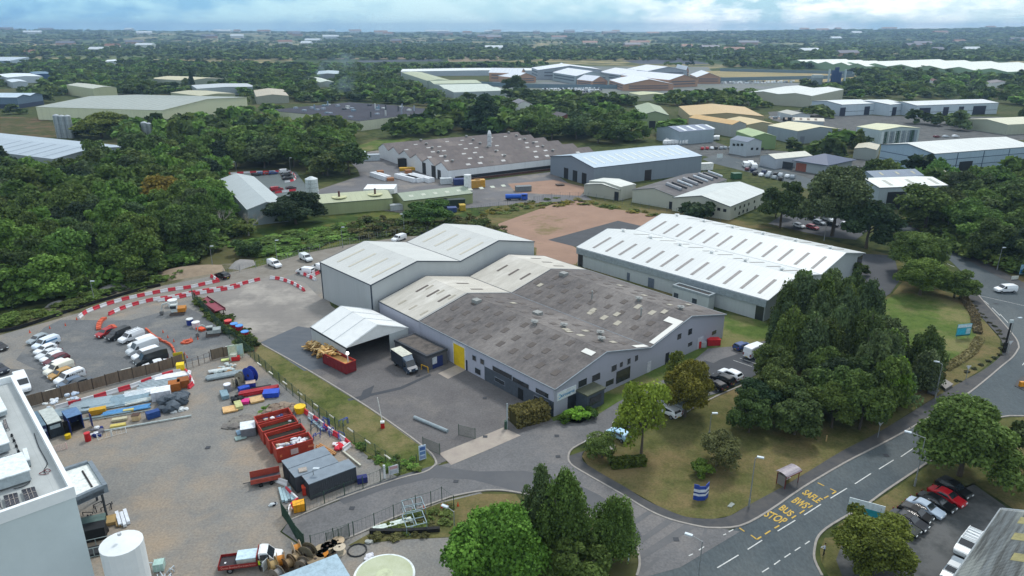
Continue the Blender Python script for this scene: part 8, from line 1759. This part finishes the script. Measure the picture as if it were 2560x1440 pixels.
def drum(c, colr, lid, label, r=.42, h=1.0, group=None, cat='drum', name='oil_drum'):
  e = empty(name, P(*c), 0, label, cat, group); MB().cyl((0, 0, 0), (0, 0, h), r, n=14).build('body', M(colr, .45), e); MB().cyl((0, 0, h), (0, 0, h+.12), r*1.06, n=14).build('lid', M(lid, .4), e); mb = MB(); [mb.cyl((0, 0, z), (0, 0, z+.05), r+.03, n=14) for z in (.3, .65)]; mb.build('hoop', M(colr, .4), e); return e
drum((221, 1102), 'b8141c', 'c82028', 'red drum by the crowd barriers', .42, 1.3); drum((171, 1096), 'c8a814', 'd8b820', 'small yellow tub in front of the open blue container', .42, .6, name='yellow_tub', cat='tub')
for k, (x, y, l) in enumerate(((572, 818, 'd8443c'), (587, 826, '4c94dc'), (600, 831, '4c94dc'), (614, 846, '4c94dc'))): drum((x, y), 'a01424', l, ['all red drum at the concrete yard edge', 'blue lidded red drum beside the all red one', 'blue lidded red drum in the middle of the row', 'blue lidded red drum farthest right of the row'][k], .75, 1.5, 'red drums at the concrete yard edge')
drum((476, 812), '1c3484', 'd8dcdc', 'blue barrel by the brambles with a white cover', .7, 1.3); drum((491, 818), 'd8c8cc', 'e8e8e8', 'white tank by the brambles next to the blue barrel', .8, 1.1)
crate((503, 826), 2.0, 1.1, .6, -30, 'd84c20', 'orange box beside the right excavator', 'storage_box', 'box')
# materials right of the gap in the fence
heap('rubbish_pile', [(535, 925), (575, 905), (600, 915), (590, 935), (545, 945)], .7, ('bcc8c8', '9aa8a8', 'd8dcd8', 'b08c64'), 34, 'pale jumble of pipe fittings inside the mesh fence', 'rubbish', (.25, .6), 1, 12); stack('pipe_stack', (566, 942), 7, 1.6, 3, .3, '93a2a8', 24, 'big grey pipes lying across the jumbled fittings', 'pipe stack'); stack('pipe_stack', (548, 930), 4, .9, 2, .25, 'd4dcdc', 22, 'short white pipes left of the big grey pipes', 'pipe stack')
def reel(c, r, wd, hd, core, flange, label, group=None, flat=False, z=0):
  p = P(*c); e = empty('cable_drum', (p.x, p.y, z), R(hd), label, 'cable drum', group)
  ax = (lambda t: (0, 0, t+wd/2)) if flat else (lambda t: (t, 0, r))
  for s_ in (-1, 1):
    f_ = MB().cyl(ax(s_*wd/2-s_*.06 if not flat else s_*wd/2-s_*.06), ax(s_*wd/2), r, n=18).build('flange', M(flange, .85), e); MB().cyl(ax(s_*wd/2), ax(s_*(wd/2+.03)), r*.18, n=8).build('hub', M('3c2c20'), f_)
  MB().cyl(ax(-wd/2+.06), ax(wd/2-.06), r*.62, n=16).build('core', M(core, .6), e); return e
reel((628, 955), 1.5, 1.0, 60, '1c2c8c', '1c3ca0', 'large blue cable drum beside the mesh fence'); reel((603, 955), 1.0, .8, 70, '8c8878', '8c8878', 'grey cable drum left of the large blue one'); reel((590, 968), .9, .7, 40, '2c2c2c', '9c9684', 'grey flanged drum with black cable near the blue one')
drum((570, 978), '8c8c90', 'e4e8f0', 'grey barrel with a white sheet on top in the storage yard', .6, 1.3); crate((562, 992), 2.6, 1.2, .8, -60, '7c98a4', 'pale blue metal trough left of the black bags', 'metal_trough', 'trough'); heap('rubbish_pile', [(578, 1000), (600, 988), (606, 1004), (590, 1015)], .8, ('121418', '2c3034'), 12, 'black bags beside the pale blue trough', 'rubbish', (.4, .7), 1, 14)
crate((628, 968), 1.6, 1.2, 1.0, 20, '1c2c8c', 'navy box with a beige top by the large blue drum', 'storage_box', 'box', 'b8a494'); crate((611, 978), 1.8, 1.2, .9, 40, '1c48b0', 'bright blue box left of the navy one', 'storage_box', 'box'); crate((679, 990), 2.6, 1.8, .9, 10, '1c44b4', 'bright blue tarpaulined box near the fence weeds', 'storage_box', 'box', '2450c0')
stack('steel_stack', (648, 982), 6.5, 1.6, 4, .16, 'a82430', 24, 'red steel sections lying among the blue boxes', 'steel stack', 2, box=True); stack('steel_stack', (642, 974), 5, .8, 3, .14, '1a1418', 24, 'black steel sections behind the red ones', 'steel stack', 1, box=True)
crate((614, 1008), 1.3, 1.3, .6, 10, 'd02c84', 'magenta box among the pallets', 'storage_box', 'box'); crate((597, 1018), 1.1, 2.4, .7, 30, 'b8bc84', 'pale yellow green upright boards left of the magenta box', 'board_stack', 'boards'); crate((642, 1002), 2.2, 2.0, .35, 30, 'c8a468', 'tan pallet with white scraps beside the magenta box', 'timber_pallet', 'pallet', 'c8a878'); crate((576, 1026), 2.3, 2.0, .3, 25, 'd0a468', 'tan board pallet lying nearest the camera by the storage pile', 'timber_pallet', 'pallet', 'd8b078'); crate((586, 896+4), 1.2, 1.2, 1.4, 10, 'c8ccbc', 'white pallet stack under the site notice board', 'timber_pallet', 'pallet'); crate((590, 903-2), 1.5, .9, .9, 15, 'c01c20', 'red crate below the site notice board', 'storage_crate', 'crate')
crate((453, 928), 1.3, 1.3, 1.5, 20, 'e8c814', 'yellow grit bin below the yellow notice', 'grit_bin', 'bin', 'f0d020'); crate((563, 902), 1.4, .9, .3, 20, 'd0dc90', 'pale lime board lying in front of the short plank fence', 'board_stack', 'boards')
drum((751, 1030), 'e8b808', 'f0c810', 'yellow tub at the top of the barrier line behind the skips', .9, 1.0, name='yellow_tub', cat='tub')
# by the skips
crate((609, 1082), 2.0, 1.4, .25, 30, '6c8ca4', 'flat blue grey boards left of the bright blue box', 'board_stack', 'boards', '7c9cb4'); crate((602, 1097), 1.6, 1.1, .2, 30, '8ca4a0', 'flat pale boards nearest the camera left of the skips', 'board_stack', 'boards', '94aca8'); crate((613, 1090), 1.0, 1.0, 1.3, 20, '1490c8', 'bright cyan box left of the skips', 'storage_box', 'box'); crate((622, 1084), 2.2, 2.4, 1.5, 20, '6c7078', 'grey box topped with white rolls beside the skips', 'storage_box', 'box', 'dfe8ee')
heap('rubble_heap', [(690, 1048), (650, 1062), (640, 1050), (690, 1020), (730, 1010), (745, 1030)], 1.4, ('8c7c6c', '9c8c7c', '7c6c60'), 70, 'brown rubble heap behind the red skips', 'rubble heap', (.5, 1.1), 1, 15)
heap('gravel_heap', [(560, 1068), (600, 1040), (660, 1046), (640, 1066)], .5, ('787470', '848078'), 60, 'low grey gravel heap left of the rubble', 'gravel heap', (.7, 1.3), 1, 16, .4)
def frames(name, c, label, colr, n=8, s_=2.0, seed=1, h=1.2):
  r_ = random.Random(seed); e = empty(name, P(*c), 0, label, 'steel frames'); mb = MB()
  for k in range(n):
    a = Vector((r_.uniform(-s_, s_), r_.uniform(-s_, s_), .05)); d = Vector((r_.uniform(-1, 1), r_.uniform(-1, 1), 0))*1.2; mb.tube([a, a+Vector((0, 0, h*r_.uniform(.5, 1))), a+d+Vector((0, 0, h*r_.uniform(.4, 1))), a+d], .06, 5)
  mb.build('frame', M(colr, .5), e); return e
frames('trestle_frames', (812, 1082), 'tangle of blue trestle frames inside the barrier line', '2048a0', 16, 3.2, 2); frames('frame_bundle', (772, 1062), 'grey steel frames in the corner behind the skips', '5c6c74', 10, 2.6, 3); stack('steel_stack', (790, 1062), 5, .5, 2, .12, '8ca4b0', -50, 'pale beam lying among the grey frames behind the skips', 'steel stack', 1, box=True)
heap('rubbish_pile', [(832, 1118), (850, 1108), (862, 1118), (850, 1130)], .7, ('d83c50', 'e4e0e4', 'c82838'), 12, 'red and white sheets inside the barrier hook', 'rubbish', (.4, .8), 1, 18); stack('board_stack', (815, 1128), 4, 1.2, 4, .1, 'b8844c', -40, 'brown timber lying beside the farthest charcoal container', 'boards', 1, box=True); stack('board_stack', (878, 1148), 5, .3, 1, .12, 'c8c8b8', -48, 'pale post lying on gravel behind the charcoal containers', 'boards', 1, box=True)
e = empty('flatbed_trailer', P(665, 1205), R(22), 'small rusty red trailer with raised sides left of the charcoal containers', 'trailer'); MB().box(-2.0, -.9, .5, 2.0, .9, .62).build('bed', M('4c4c54'), e); MB().box(-2.0, -.92, .62, 2.0, -.86, 1.3).build('side_panel', M('a84838', .6), e); MB().box(-2.0, .86, .62, 2.0, .92, 1.6).build('side_panel', M('a84838', .6), e)
for x in (-.7, .7):
  for s_ in (-1, 1): MB().cyl((x, s_*1.0-.08, .3), (x, s_*1.0+.08, .3), .3, n=10).build('wheel', TYRE, e)
MB().cyl((-3.0, 0, .5), (-2.0, 0, .5), .06).build('towbar', M('3c3c40'), e)
stack('sheet_stack', (716, 1240), 3.2, 1.6, 4, .18, 'a4c0c8', -65, 'pale blue sheets inside the barriers by the site gate', 'sheet stack', 1, box=True); crate((749, 1276), 1.5, 1.1, 1.2, 20, 'e09c10', 'orange yellow grit bin at the site gate', 'grit_bin', 'bin', 'e8a818'); crate((765, 1236), .9, .8, 1.3, 20, 'b83018', 'orange red generator at the charcoal container corner', 'generator', 'generator', 'd84c28')
heap('rubbish_pile', [(672, 1262), (690, 1258), (688, 1268), (675, 1268)], .3, ('1c2434', 'd0d8dc'), 6, 'small dark and white litter in the open gravel yard', 'rubbish', (.25, .45), 1, 19)
crate((906, 1206), 1.4, .9, 1.0, 20, '1c2468', 'navy box at the road end of the charcoal containers', 'storage_box', 'box')
# red steel ramp on the concrete yard
a, b = P(506, 752), P(552, 793); e = empty('loading_ramp', a, math.atan2((b-a).y, (b-a).x), 'long dark red steel loading ramp on the concrete yard', 'loading ramp'); L_ = (b-a).length; RDK = mat('ramp_red', (.26, .045, .07), .6, c2=(.20, .035, .055), scale=1.5)
MB().add([(0, -1.1, .5), (L_, -1.1, 1.5), (L_, 1.2, 1.5), (0, 1.2, .5), (0, -1.1, .7), (L_, -1.1, 1.7), (L_, 1.2, 1.7), (0, 1.2, .7)], [(0, 3, 2, 1), (4, 5, 6, 7), (0, 1, 5, 4), (1, 2, 6, 5), (2, 3, 7, 6), (3, 0, 4, 7)]).build('deck', RDK, e)
for y in (-1.15, 1.2): MB().add([(0, y-.06, .4), (L_, y-.06, 1.2), (L_, y+.06, 1.2), (0, y+.06, .4), (0, y-.06, .95), (L_, y-.06, 2.0), (L_, y+.06, 2.0), (0, y+.06, .95)], [(0, 3, 2, 1), (4, 5, 6, 7), (0, 1, 5, 4), (1, 2, 6, 5), (2, 3, 7, 6), (3, 0, 4, 7)]).build('side_rail', M('5c1420', .6), e)
for y in (-.9, .9): MB().cyl((L_-.6, y, 0), (L_-.6, y, 1.3), .1).build('leg', M('3c1418'), e); MB().cyl((1.5, y-.15, .35), (1.5, y+.15, .35), .35, n=12).build('wheel', TYRE, e)
# excavators
def digger(c, hd, label, body, cabc, flip=1, sc_=1.0):
  e = empty('excavator', P(*c), R(hd), label, 'excavator'); e.scale = (sc_,)*3
  for s_ in (-1, 1):
    mb = MB(); pr = [(-1.7, .35), (-1.45, .05), (1.45, .05), (1.7, .35), (1.45, .65), (-1.45, .65)]; n = 6; mb.add([(x, s_*1.0-.22, z) for x, z in pr]+[(x, s_*1.0+.22, z) for x, z in pr], [tuple(range(n)), tuple(range(2*n-1, n-1, -1))]+[(i, i+n, (i+1) % n+n, (i+1) % n) for i in range(n)]); mb.build('track', M('5c5450', .9), e)
  MB().cyl((0, 0, .5), (0, 0, .8), .6, n=14).build('turntable', M('2c2c30'), e); MB().box(-1.9, -1.1, .8, .6, 1.1, 1.7).build('engine_cover', M(body, .5), e); cb_ = MB().box(-.2, .15, 1.7-.8, 1.2, 1.15, 2.7).build('cab', M(cabc, .5), e); MB().box(-.05, .1, 1.75, 1.24, 1.19, 2.45).build('cab_window', CGL, cb_)
  MB().tube([(.7, -.3, 1.2), (2.0, -.3, 2.9), (3.1, -.3, 2.6)], .19, 6).build('boom', M(cabc, .5), e); MB().tube([(3.1, -.3, 2.7), (3.5, -.3, 1.0)], .15, 6).build('dipper_arm', M(cabc, .5), e)
  MB().prism([(3.1, -.7), (3.8, -.7), (3.9, .1), (3.1, .1)], .25, .95).build('bucket', M('6c6c6c'), e); return e
digger((445, 785), 195, 'white and orange excavator parked at the top of the gravel car park', 'b87820', 'c4ccca', sc_=.95); digger((533, 838), 200, 'pale grey excavator among weeds below the red ramp', '9aa4a4', 'b0b8b6', sc_=.85)
drum((433, 765), 'd8dede', 'e8ecec', 'white round tank behind the orange excavator', 1.0, 1.4, name='water_tank', cat='tank')
# traffic cones
cn_ = MB(); cn_.box(-.2, -.2, 0, .2, .2, .04); cn_.cyl((0, 0, .04), (0, 0, .7), .15, .03, 8); cm = cn_.build('traffic_cone', [M('d84c1c', .5)]); first_c = cm
for k, (x, y) in enumerate([(192, 800), (125, 822), (164, 815), (75, 832), (408, 832), (420, 845), (435, 855), (478, 850), (495, 849), (462, 888), (468, 895), (586, 720), (1104, 1270), (1119, 1272), (1060, 1274), (1145, 1266)]):
  o = cm if k == 0 else cm.copy()
  if k: col.objects.link(o)
  o.location = P(x, y); o.name = 'traffic_cone'; tag(o, 'small orange traffic cone standing on the gravel', 'traffic cone', 'orange cones scattered on the site')
# soil and gravel heaps by the haul road
def mound(px, h, m, label, seed=1):
  pl = [P(*p) for p in px]; c = sum(pl, Vector())/len(pl); r_ = random.Random(seed); vs = [(p.x-c.x, p.y-c.y, -.02) for p in pl]; n = len(vs); v2 = [(x*.6, y*.6, h*r_.uniform(.6, .9)) for x, y, _ in vs]; v3 = [(x*.25, y*.25, h*r_.uniform(.9, 1.1)) for x, y, _ in vs]
  mb = MB(); mb.add(vs+v2+v3+[(0, 0, h)], [(i, (i+1) % n, (i+1) % n+n, i+n) for i in range(n)]+[(i+n, (i+1) % n+n, (i+1) % n+2*n, i+2*n) for i in range(n)]+[(i+2*n, (i+1) % n+2*n, 3*n) for i in range(n)]); o = mb.build('soil_heap', m, None, c, smooth=True); tag(o, label, 'soil heap')
mound([(388, 698), (430, 702), (500, 690), (565, 678), (556, 662), (500, 664), (440, 672), (395, 682)], 1.2, mat('sandy_soil', (.30, .235, .165), .95, c2=(.22, .17, .12), scale=.5), 'long sandy soil heap between the wood and the haul road'); mound([(570, 672), (600, 676), (640, 662), (634, 650), (600, 652), (580, 660)], 1.1, mat('grey_stone', (.27, .265, .255), .95, c2=(.2, .195, .19), scale=.5), 'grey stone heap right of the long sandy heap', 2)
mound([(230, 728+8), (300, 722+6), (350, 712+4), (320, 706), (250, 716)], .8, MC['grey_stone'], 'low stony mound beyond the black silt fence', 3); mound([(110, 770), (150, 766), (180, 758), (160, 752), (120, 760)], .8, MC['grey_stone'], 'low grey mound near the wood edge at left', 4)
# foreground left: tank, drums, odds and ends
e = (lambda q_: silo(*to_px((q_.x, q_.y, 0)), 2.15, 8.2, mat('white_tank_paint', (.72, .76, .77), .4, c2=(.66, .70, .71), scale=.6), 'large white cylindrical tank at the bottom left beside the parapet building', 'storage_tank', ribs=False, cat='tank'))(P(303, 1357, 8.2)); MB().cyl((0, 0, 9.2), (0, 0, 9.5), .2).build('valve', M('c8ccd0'), e); MB().box(-.4, -2.3, 4.6, .4, -2.1, 5.0).build('bracket', M('e4e8ea'), e)
crate((270, 1308), 1.9, 1.7, .5, 25, 'a08450', 'square of brown boards on the gravel above the white tank', 'timber_pallet', 'pallet', 'a88c58'); stack('board_stack', (294, 1306), 2.8, .6, 2, .12, '8c7448', -55, 'narrow timber lengths left of the white boards', 'boards', 1, box=True); stack('sheet_stack', (308, 1300), 3.2, 1.4, 3, .2, 'dfe6ee', -55, 'white boards lying side by side above the white tank', 'sheet stack', 1, box=True)
frames('rebar_frames', (238, 1288), 'black steel rack lying beside the parapet building', '15171a', 7, 1.6, 5, .5); frames('rebar_frames', (222, 1308), 'second black steel rack nearer the tank', '15171a', 5, 1.2, 6, .4); crate((232, 1322), 3.2, 1.5, 1.4, 22, '3c5450', 'green grey steel box between rack and tank', 'storage_box', 'box', '5c7470'); crate((228, 1348), 3.6, 1.6, 1.8, 22, '14181a', 'black generator box left of the white tank', 'generator', 'generator', '1c2024')
e = empty('spare_tyre', P(261, 1330), 0, 'black tyre lying above the white tank', 'tyre'); MB().cyl((0, 0, 0), (0, 0, .3), .55, n=16).build('tread', TYRE, e); MB().cyl((0, 0, .25), (0, 0, .33), .25, n=10).build('hub', M('8c9094'), e)
e = empty('cage_trolley', P(240, 1382), R(22), 'grey wire cage trolley left of the white tank', 'trolley'); mb = MB(); [mb.tube([(-1.7, y, z), (1.7, y, z)], .05, 5) for y in (-.9, .9) for z in (.2, 1.4)]; [mb.tube([(x, y, .2), (x, y, 1.4)], .05, 5) for x in (-1.7, 0, 1.7) for y in (-.9, .9)]; [mb.tube([(x, -.9, 1.4), (x, .9, 1.4)], .05, 5) for x in (-1.7, 1.7)]; mb.build('frame', M('8f9c9c', .5), e); MB().box(-1.6, -.8, .2, 1.6, .8, .5).build('tray', M('2c3034'), e)
e = empty('water_container', P(400, 1424), R(15), 'translucent pale green cube container in a cage by the tank', 'container'); MB().box(-.55, -.55, .15, .55, .55, 1.15).build('bottle', M('a8c8c0', .4), e); mb = MB(); [mb.box(x-.02, y-.02, .1, x+.02, y+.02, 1.2) for x in (-.6, -.2, .2, .6) for y in (-.6, .6)]; mb.build('cage', M('c8d0d4', .4), e)
frames('frame_bundle', (357, 1420), 'bundle of white clamps and fittings at the foot of the tank', 'c8d4dc', 10, .8, 8, .8); frames('frame_bundle', (416, 1446), 'pile of white steel brackets below the caged cube', 'b8c4cc', 14, 1.1, 9, .5)
# cable drums
DR = [((745, 1394), .9, 'c8842c', 'b8a890', 0, 30, 'upright drum with an orange core at the top of the drum pile'), ((771, 1400), .9, '3c3428', '6c6450', 0, 70, 'dark olive upright drum beside the fence'), ((790, 1412), .85, '5c5448', '8c7c64', 1, 0, 'flat wooden drum in front of the dark olive one'), ((806, 1386), .7, 'c89440', 'a8987c', 1, 0, 'flat drum with a straw-coloured rim left of the white drum pair'), ((820, 1380), .65, 'b8a890', 'a89880', 1, 0, 'pale flat drum in the middle of the pile'), ((828, 1374), .65, '9c9484', 'a09484', 1, 0, 'grey flat drum near the fence in the pile'), ((846, 1366), .65, 'b8a480', 'b8a488', 1, 0, 'topmost pale drum at the right end of the pile'), ((850, 1382), .6, 'c8c0b0', 'c0b4a0', 1, 0, 'small whitish drum under the topmost pale one'), ((807, 1398), .6, 'c07c20', 'b87420', 1, 0, 'orange flat drum in the middle of the pile'), ((738, 1410), .7, 'b8a07c', '7c6c50', 0, 60, 'tan drum between the orange cores'), ((705, 1418), .8, 'c07c20', '9c7c54', 0, 20, 'brown drum with an orange core near the truck nose'), ((722, 1424), .7, '8c7450', '6c5840', 0, 50, 'brown drum lower left in the pile'), ((686, 1434), .85, 'a89060', '8c7448', 0, 35, 'light brown drum lowest left of the pile'), ((694, 1450), .7, '8c8c8c', '7c7468', 0, 60, 'grey cored drum cut by the bottom edge'), ((756, 1422), .6, '6c665c', '7c7060', 0, 80, 'small dark drum between the flat ones and the cabin')]
for c, r, co, fl_, fla, hd, lab in DR: reel(c, r*1.25, .9, hd, co, fl_, lab, 'cable drums piled by the fence', bool(fla))
mb = MB(); pts = [P(893, 1377)+Vector((1.15*math.cos(t*.52), 1.15*math.sin(t*.52), .1)) for t in range(13)]; o = mb.tube(pts, .09, 6).build('hose_coil', M('1a1e22')); tag(o, 'black hose coil lying on the soil right of the drums', 'hose coil')
heap('bag_pile', [(908, 1395), (918, 1384), (930, 1386), (928, 1398), (914, 1402)], .4, ('dfe0e6', 'c8ccd8'), 8, 'white crumpled plastic on the soil above the round tank', 'bags', (.3, .55), 1, 21); heap('bag_pile', [(913, 1356), (925, 1352), (930, 1362)], .3, ('b0b4b0',), 5, 'small pale litter beneath the black plastic strip', 'bags', (.25, .45), 1, 22)
stack('sheet_stack', (985, 1316), 5, .9, 2, .2, 'd0dcd4', 24, 'pale white planks lying in the weeds beside the steel frames', 'sheet stack', 1, box=True)
for (x, y, lab) in ((1035, 1282, 'pale grey square steel cage in the weeds, upper one'), (1037, 1318, 'pale grey square steel cage in the weeds, lower one')):
  e = empty('steel_cage', P(x, y), R(20), lab, 'steel cage'); mb = MB(); [mb.tube([(xx, -1.3, z), (xx, 1.3, z)], .06, 4) for xx in (-1.3, 0, 1.3) for z in (.1, 1.3)]; [mb.tube([(-1.3, yy, z), (1.3, yy, z)], .06, 4) for yy in (-1.3, 0, 1.3) for z in (.1, 1.3)]; [mb.tube([(xx, yy, .1), (xx, yy, 1.3)], .06, 4) for xx in (-1.3, 1.3) for yy in (-1.3, 1.3)]; mb.build('frame', M('93a8b0', .4, .3), e)
# yellow guard by the box van, red bins and white post by the marquee, red containers at the factory side
e = empty('safety_rail', P(1062, 928), R(-40), 'small yellow safety rail at the corner of the brick store', 'rail'); MB().tube([(-.9, 0, 0), (-.9, 0, 1.1), (.9, 0, 1.1), (.9, 0, 0)], .08).build('frame', M('d8a808'), e)
crate((1782, 862), 2.6, 1.4, 1.3, 5, 'b01420', 'red wheeled bins at the side of the factory', 'waste_bin', 'bin', 'c81c24'); crate((1745, 870), .9, .9, 1.5, 5, 'b8201c', 'red cabinet by the factory side door', 'cabinet', 'cabinet'); crate((1756, 868), 1.3, .9, 1.2, 5, 'a8acb0', 'pale grey box right of the red cabinet', 'storage_box', 'box')
e = empty('marquee_lamp', P(872, 926), 0, 'white post with a bright round lamp at the marquee corner', 'lamp post'); MB().cyl((0, 0, 0), (0, 0, 3.2), .1).build('pole', M('d8dce0'), e); MB().blob((0, 0, 3.5), (.3, .3, .3), 1).build('lamp_head', mat('lit_lamp', (1, 1, .95), .4, emit=2.5), e)
# factory yard beyond: white wrapped stacks, orange goods, dark tanks
for k, (x, y, l, hd, lab) in enumerate(((952, 446, 13, -52, 'white wrapped roll leftmost in the old factory yard'), (1018, 450, 14, -48, 'long white wrapped stack, first right of the orange crates'), (1036, 452, 10, -48, 'short white wrapped stack in the middle of the yard'), (1052, 450, 15, -48, 'long white wrapped stack nearest the gabled walls'))): stack('wrapped_stack', (x, y), l, 3.0, 2, .9, 'dfe4ea', hd, lab, 'wrapped goods', 1, box=True, z0=.1)
for k, (x, y, lab) in enumerate(((951, 440, 'orange brown crates, tallest group in the yard'), (960, 448, 'orange brown crates behind the leftmost white roll'), (976, 452, 'low orange crates right of the leftmost roll'), (1021, 438, 'single orange crate above the long white stack'))): crate((x, y), 2.8, 2.4, 2.4 if k in (0, 3) else 1.3, 20, 'a06c44', lab)
for k, (x, y, c_, w_, h, lab) in enumerate(((1012, 418, '141618', 8, 4, 'black open-fronted bay in the factory yard'), (1020, 426, 'c89c20', 10, 1.2, 'yellow rail stack before the black bay'), (1188, 470, 'b88c3c', 5, 3, 'left yellow digger in the yard by the white silo'), (1200, 468, 'c89838', 5, 3, 'right yellow digger in the yard by the white silo'), (1148, 462, '24386c', 6, 2.4, 'dark blue skip behind the green roofed shed'), (1115, 460, 'c0c8cc', 6, 2.4, 'white van bodies behind the green roofed shed'), (1120, 520, '1c3028', 16, 3, 'dark green container before the green roofed shed'), (1096, 518, '1c2024', 8, 3, 'black container left of the dark green one'), (1130, 530, '2c4478', 4, 1.6, 'blue boxes in front of the dark green container'), (1156, 526, 'b89c30', 2.5, 2, 'yellow tank at the end of the dark green container'), (1000, 525, 'a8b0b4', 9, 2, 'pale machine outside the green roofed shed'), (1308, 478, '6c7478', 8, 2, 'grey scrap stacked right of the blue tanker'), (905, 395, 'c8d4dc', 5, 3, 'white van body at the factory road bend'), (930, 402, 'b8c4cc', 10, 3, 'pale lorry bodies beside the factory road'), (1400, 468-4, '3c3028', 4, .4, 'dark mat on the pink yard'), (1760, 425, 'dfe2e0', 10, 3, 'white container at the far end of the grey warehouse'), (1840, 447, '2c5c3c', 5, 2.4, 'green skip on the verge by the estate road'))):
  e = empty('yard_equipment', P(x, y), R(14), lab, 'yard equipment'); w_ *= .75; MB().box(-w_/2, -1.4, .2, w_/2, 1.4, h).build('body', M(c_, .6), e); MB().box(-w_/2-.1, -1.5, h, w_/2+.1, 1.5, h+.15).build('lid', M(c_, .5), e); MB().box(-w_*.4, -1.0, 0, w_*.4, 1.0, .2).build('base', M('2c2c2c'), e)
# smoke over the flues of the dark roofed plant
sm = bpy.data.materials.new('smoke'); sm.use_nodes = True; n_ = sm.node_tree.nodes; l_ = sm.node_tree.links; n_.clear(); o_ = n_.new('ShaderNodeOutputMaterial'); v_ = n_.new('ShaderNodeVolumePrincipled'); v_.inputs['Color'].default_value = (.55, .75, .95, 1); tx = n_.new('ShaderNodeTexNoise'); tx.inputs['Scale'].default_value = .06; r_ = n_.new('ShaderNodeMapRange'); r_.inputs[1].default_value = .45; r_.inputs[2].default_value = .7; r_.inputs[4].default_value = .028; l_.new(n_.new('ShaderNodeTexCoord').outputs['Object'], tx.inputs[0]); l_.new(tx.outputs['Fac'], r_.inputs[0]); l_.new(r_.outputs[0], v_.inputs['Density']); l_.new(v_.outputs[0], o_.inputs['Volume'])
p = P(838, 262); mb = MB().blob((12, 0, 26), (24, 14, 17), 3); o = mb.build('smoke', sm, None, p, smooth=True); tag(o, 'thin bluish smoke drifting above the dark roofed plant', 'smoke', kind='stuff')
# ------------------------------------------------------------------ haze: one closed box of even, pale air round everything
hz_ = bpy.data.materials.new('haze'); hz_.use_nodes = True; n_ = hz_.node_tree.nodes; n_.clear(); o_ = n_.new('ShaderNodeOutputMaterial'); v_ = n_.new('ShaderNodeVolumePrincipled')
v_.inputs['Color'].default_value = (.42, .65, .92, 1); v_.inputs['Density'].default_value = .000115; v_.inputs['Anisotropy'].default_value = .2; hz_.node_tree.links.new(v_.outputs[0], o_.inputs['Volume'])
o = MB().box(-12700, -12700, -30, 12700, 12700, 135).build('haze', hz_); tag(o, 'thin bluish air fading the far countryside', 'haze', kind='stuff')
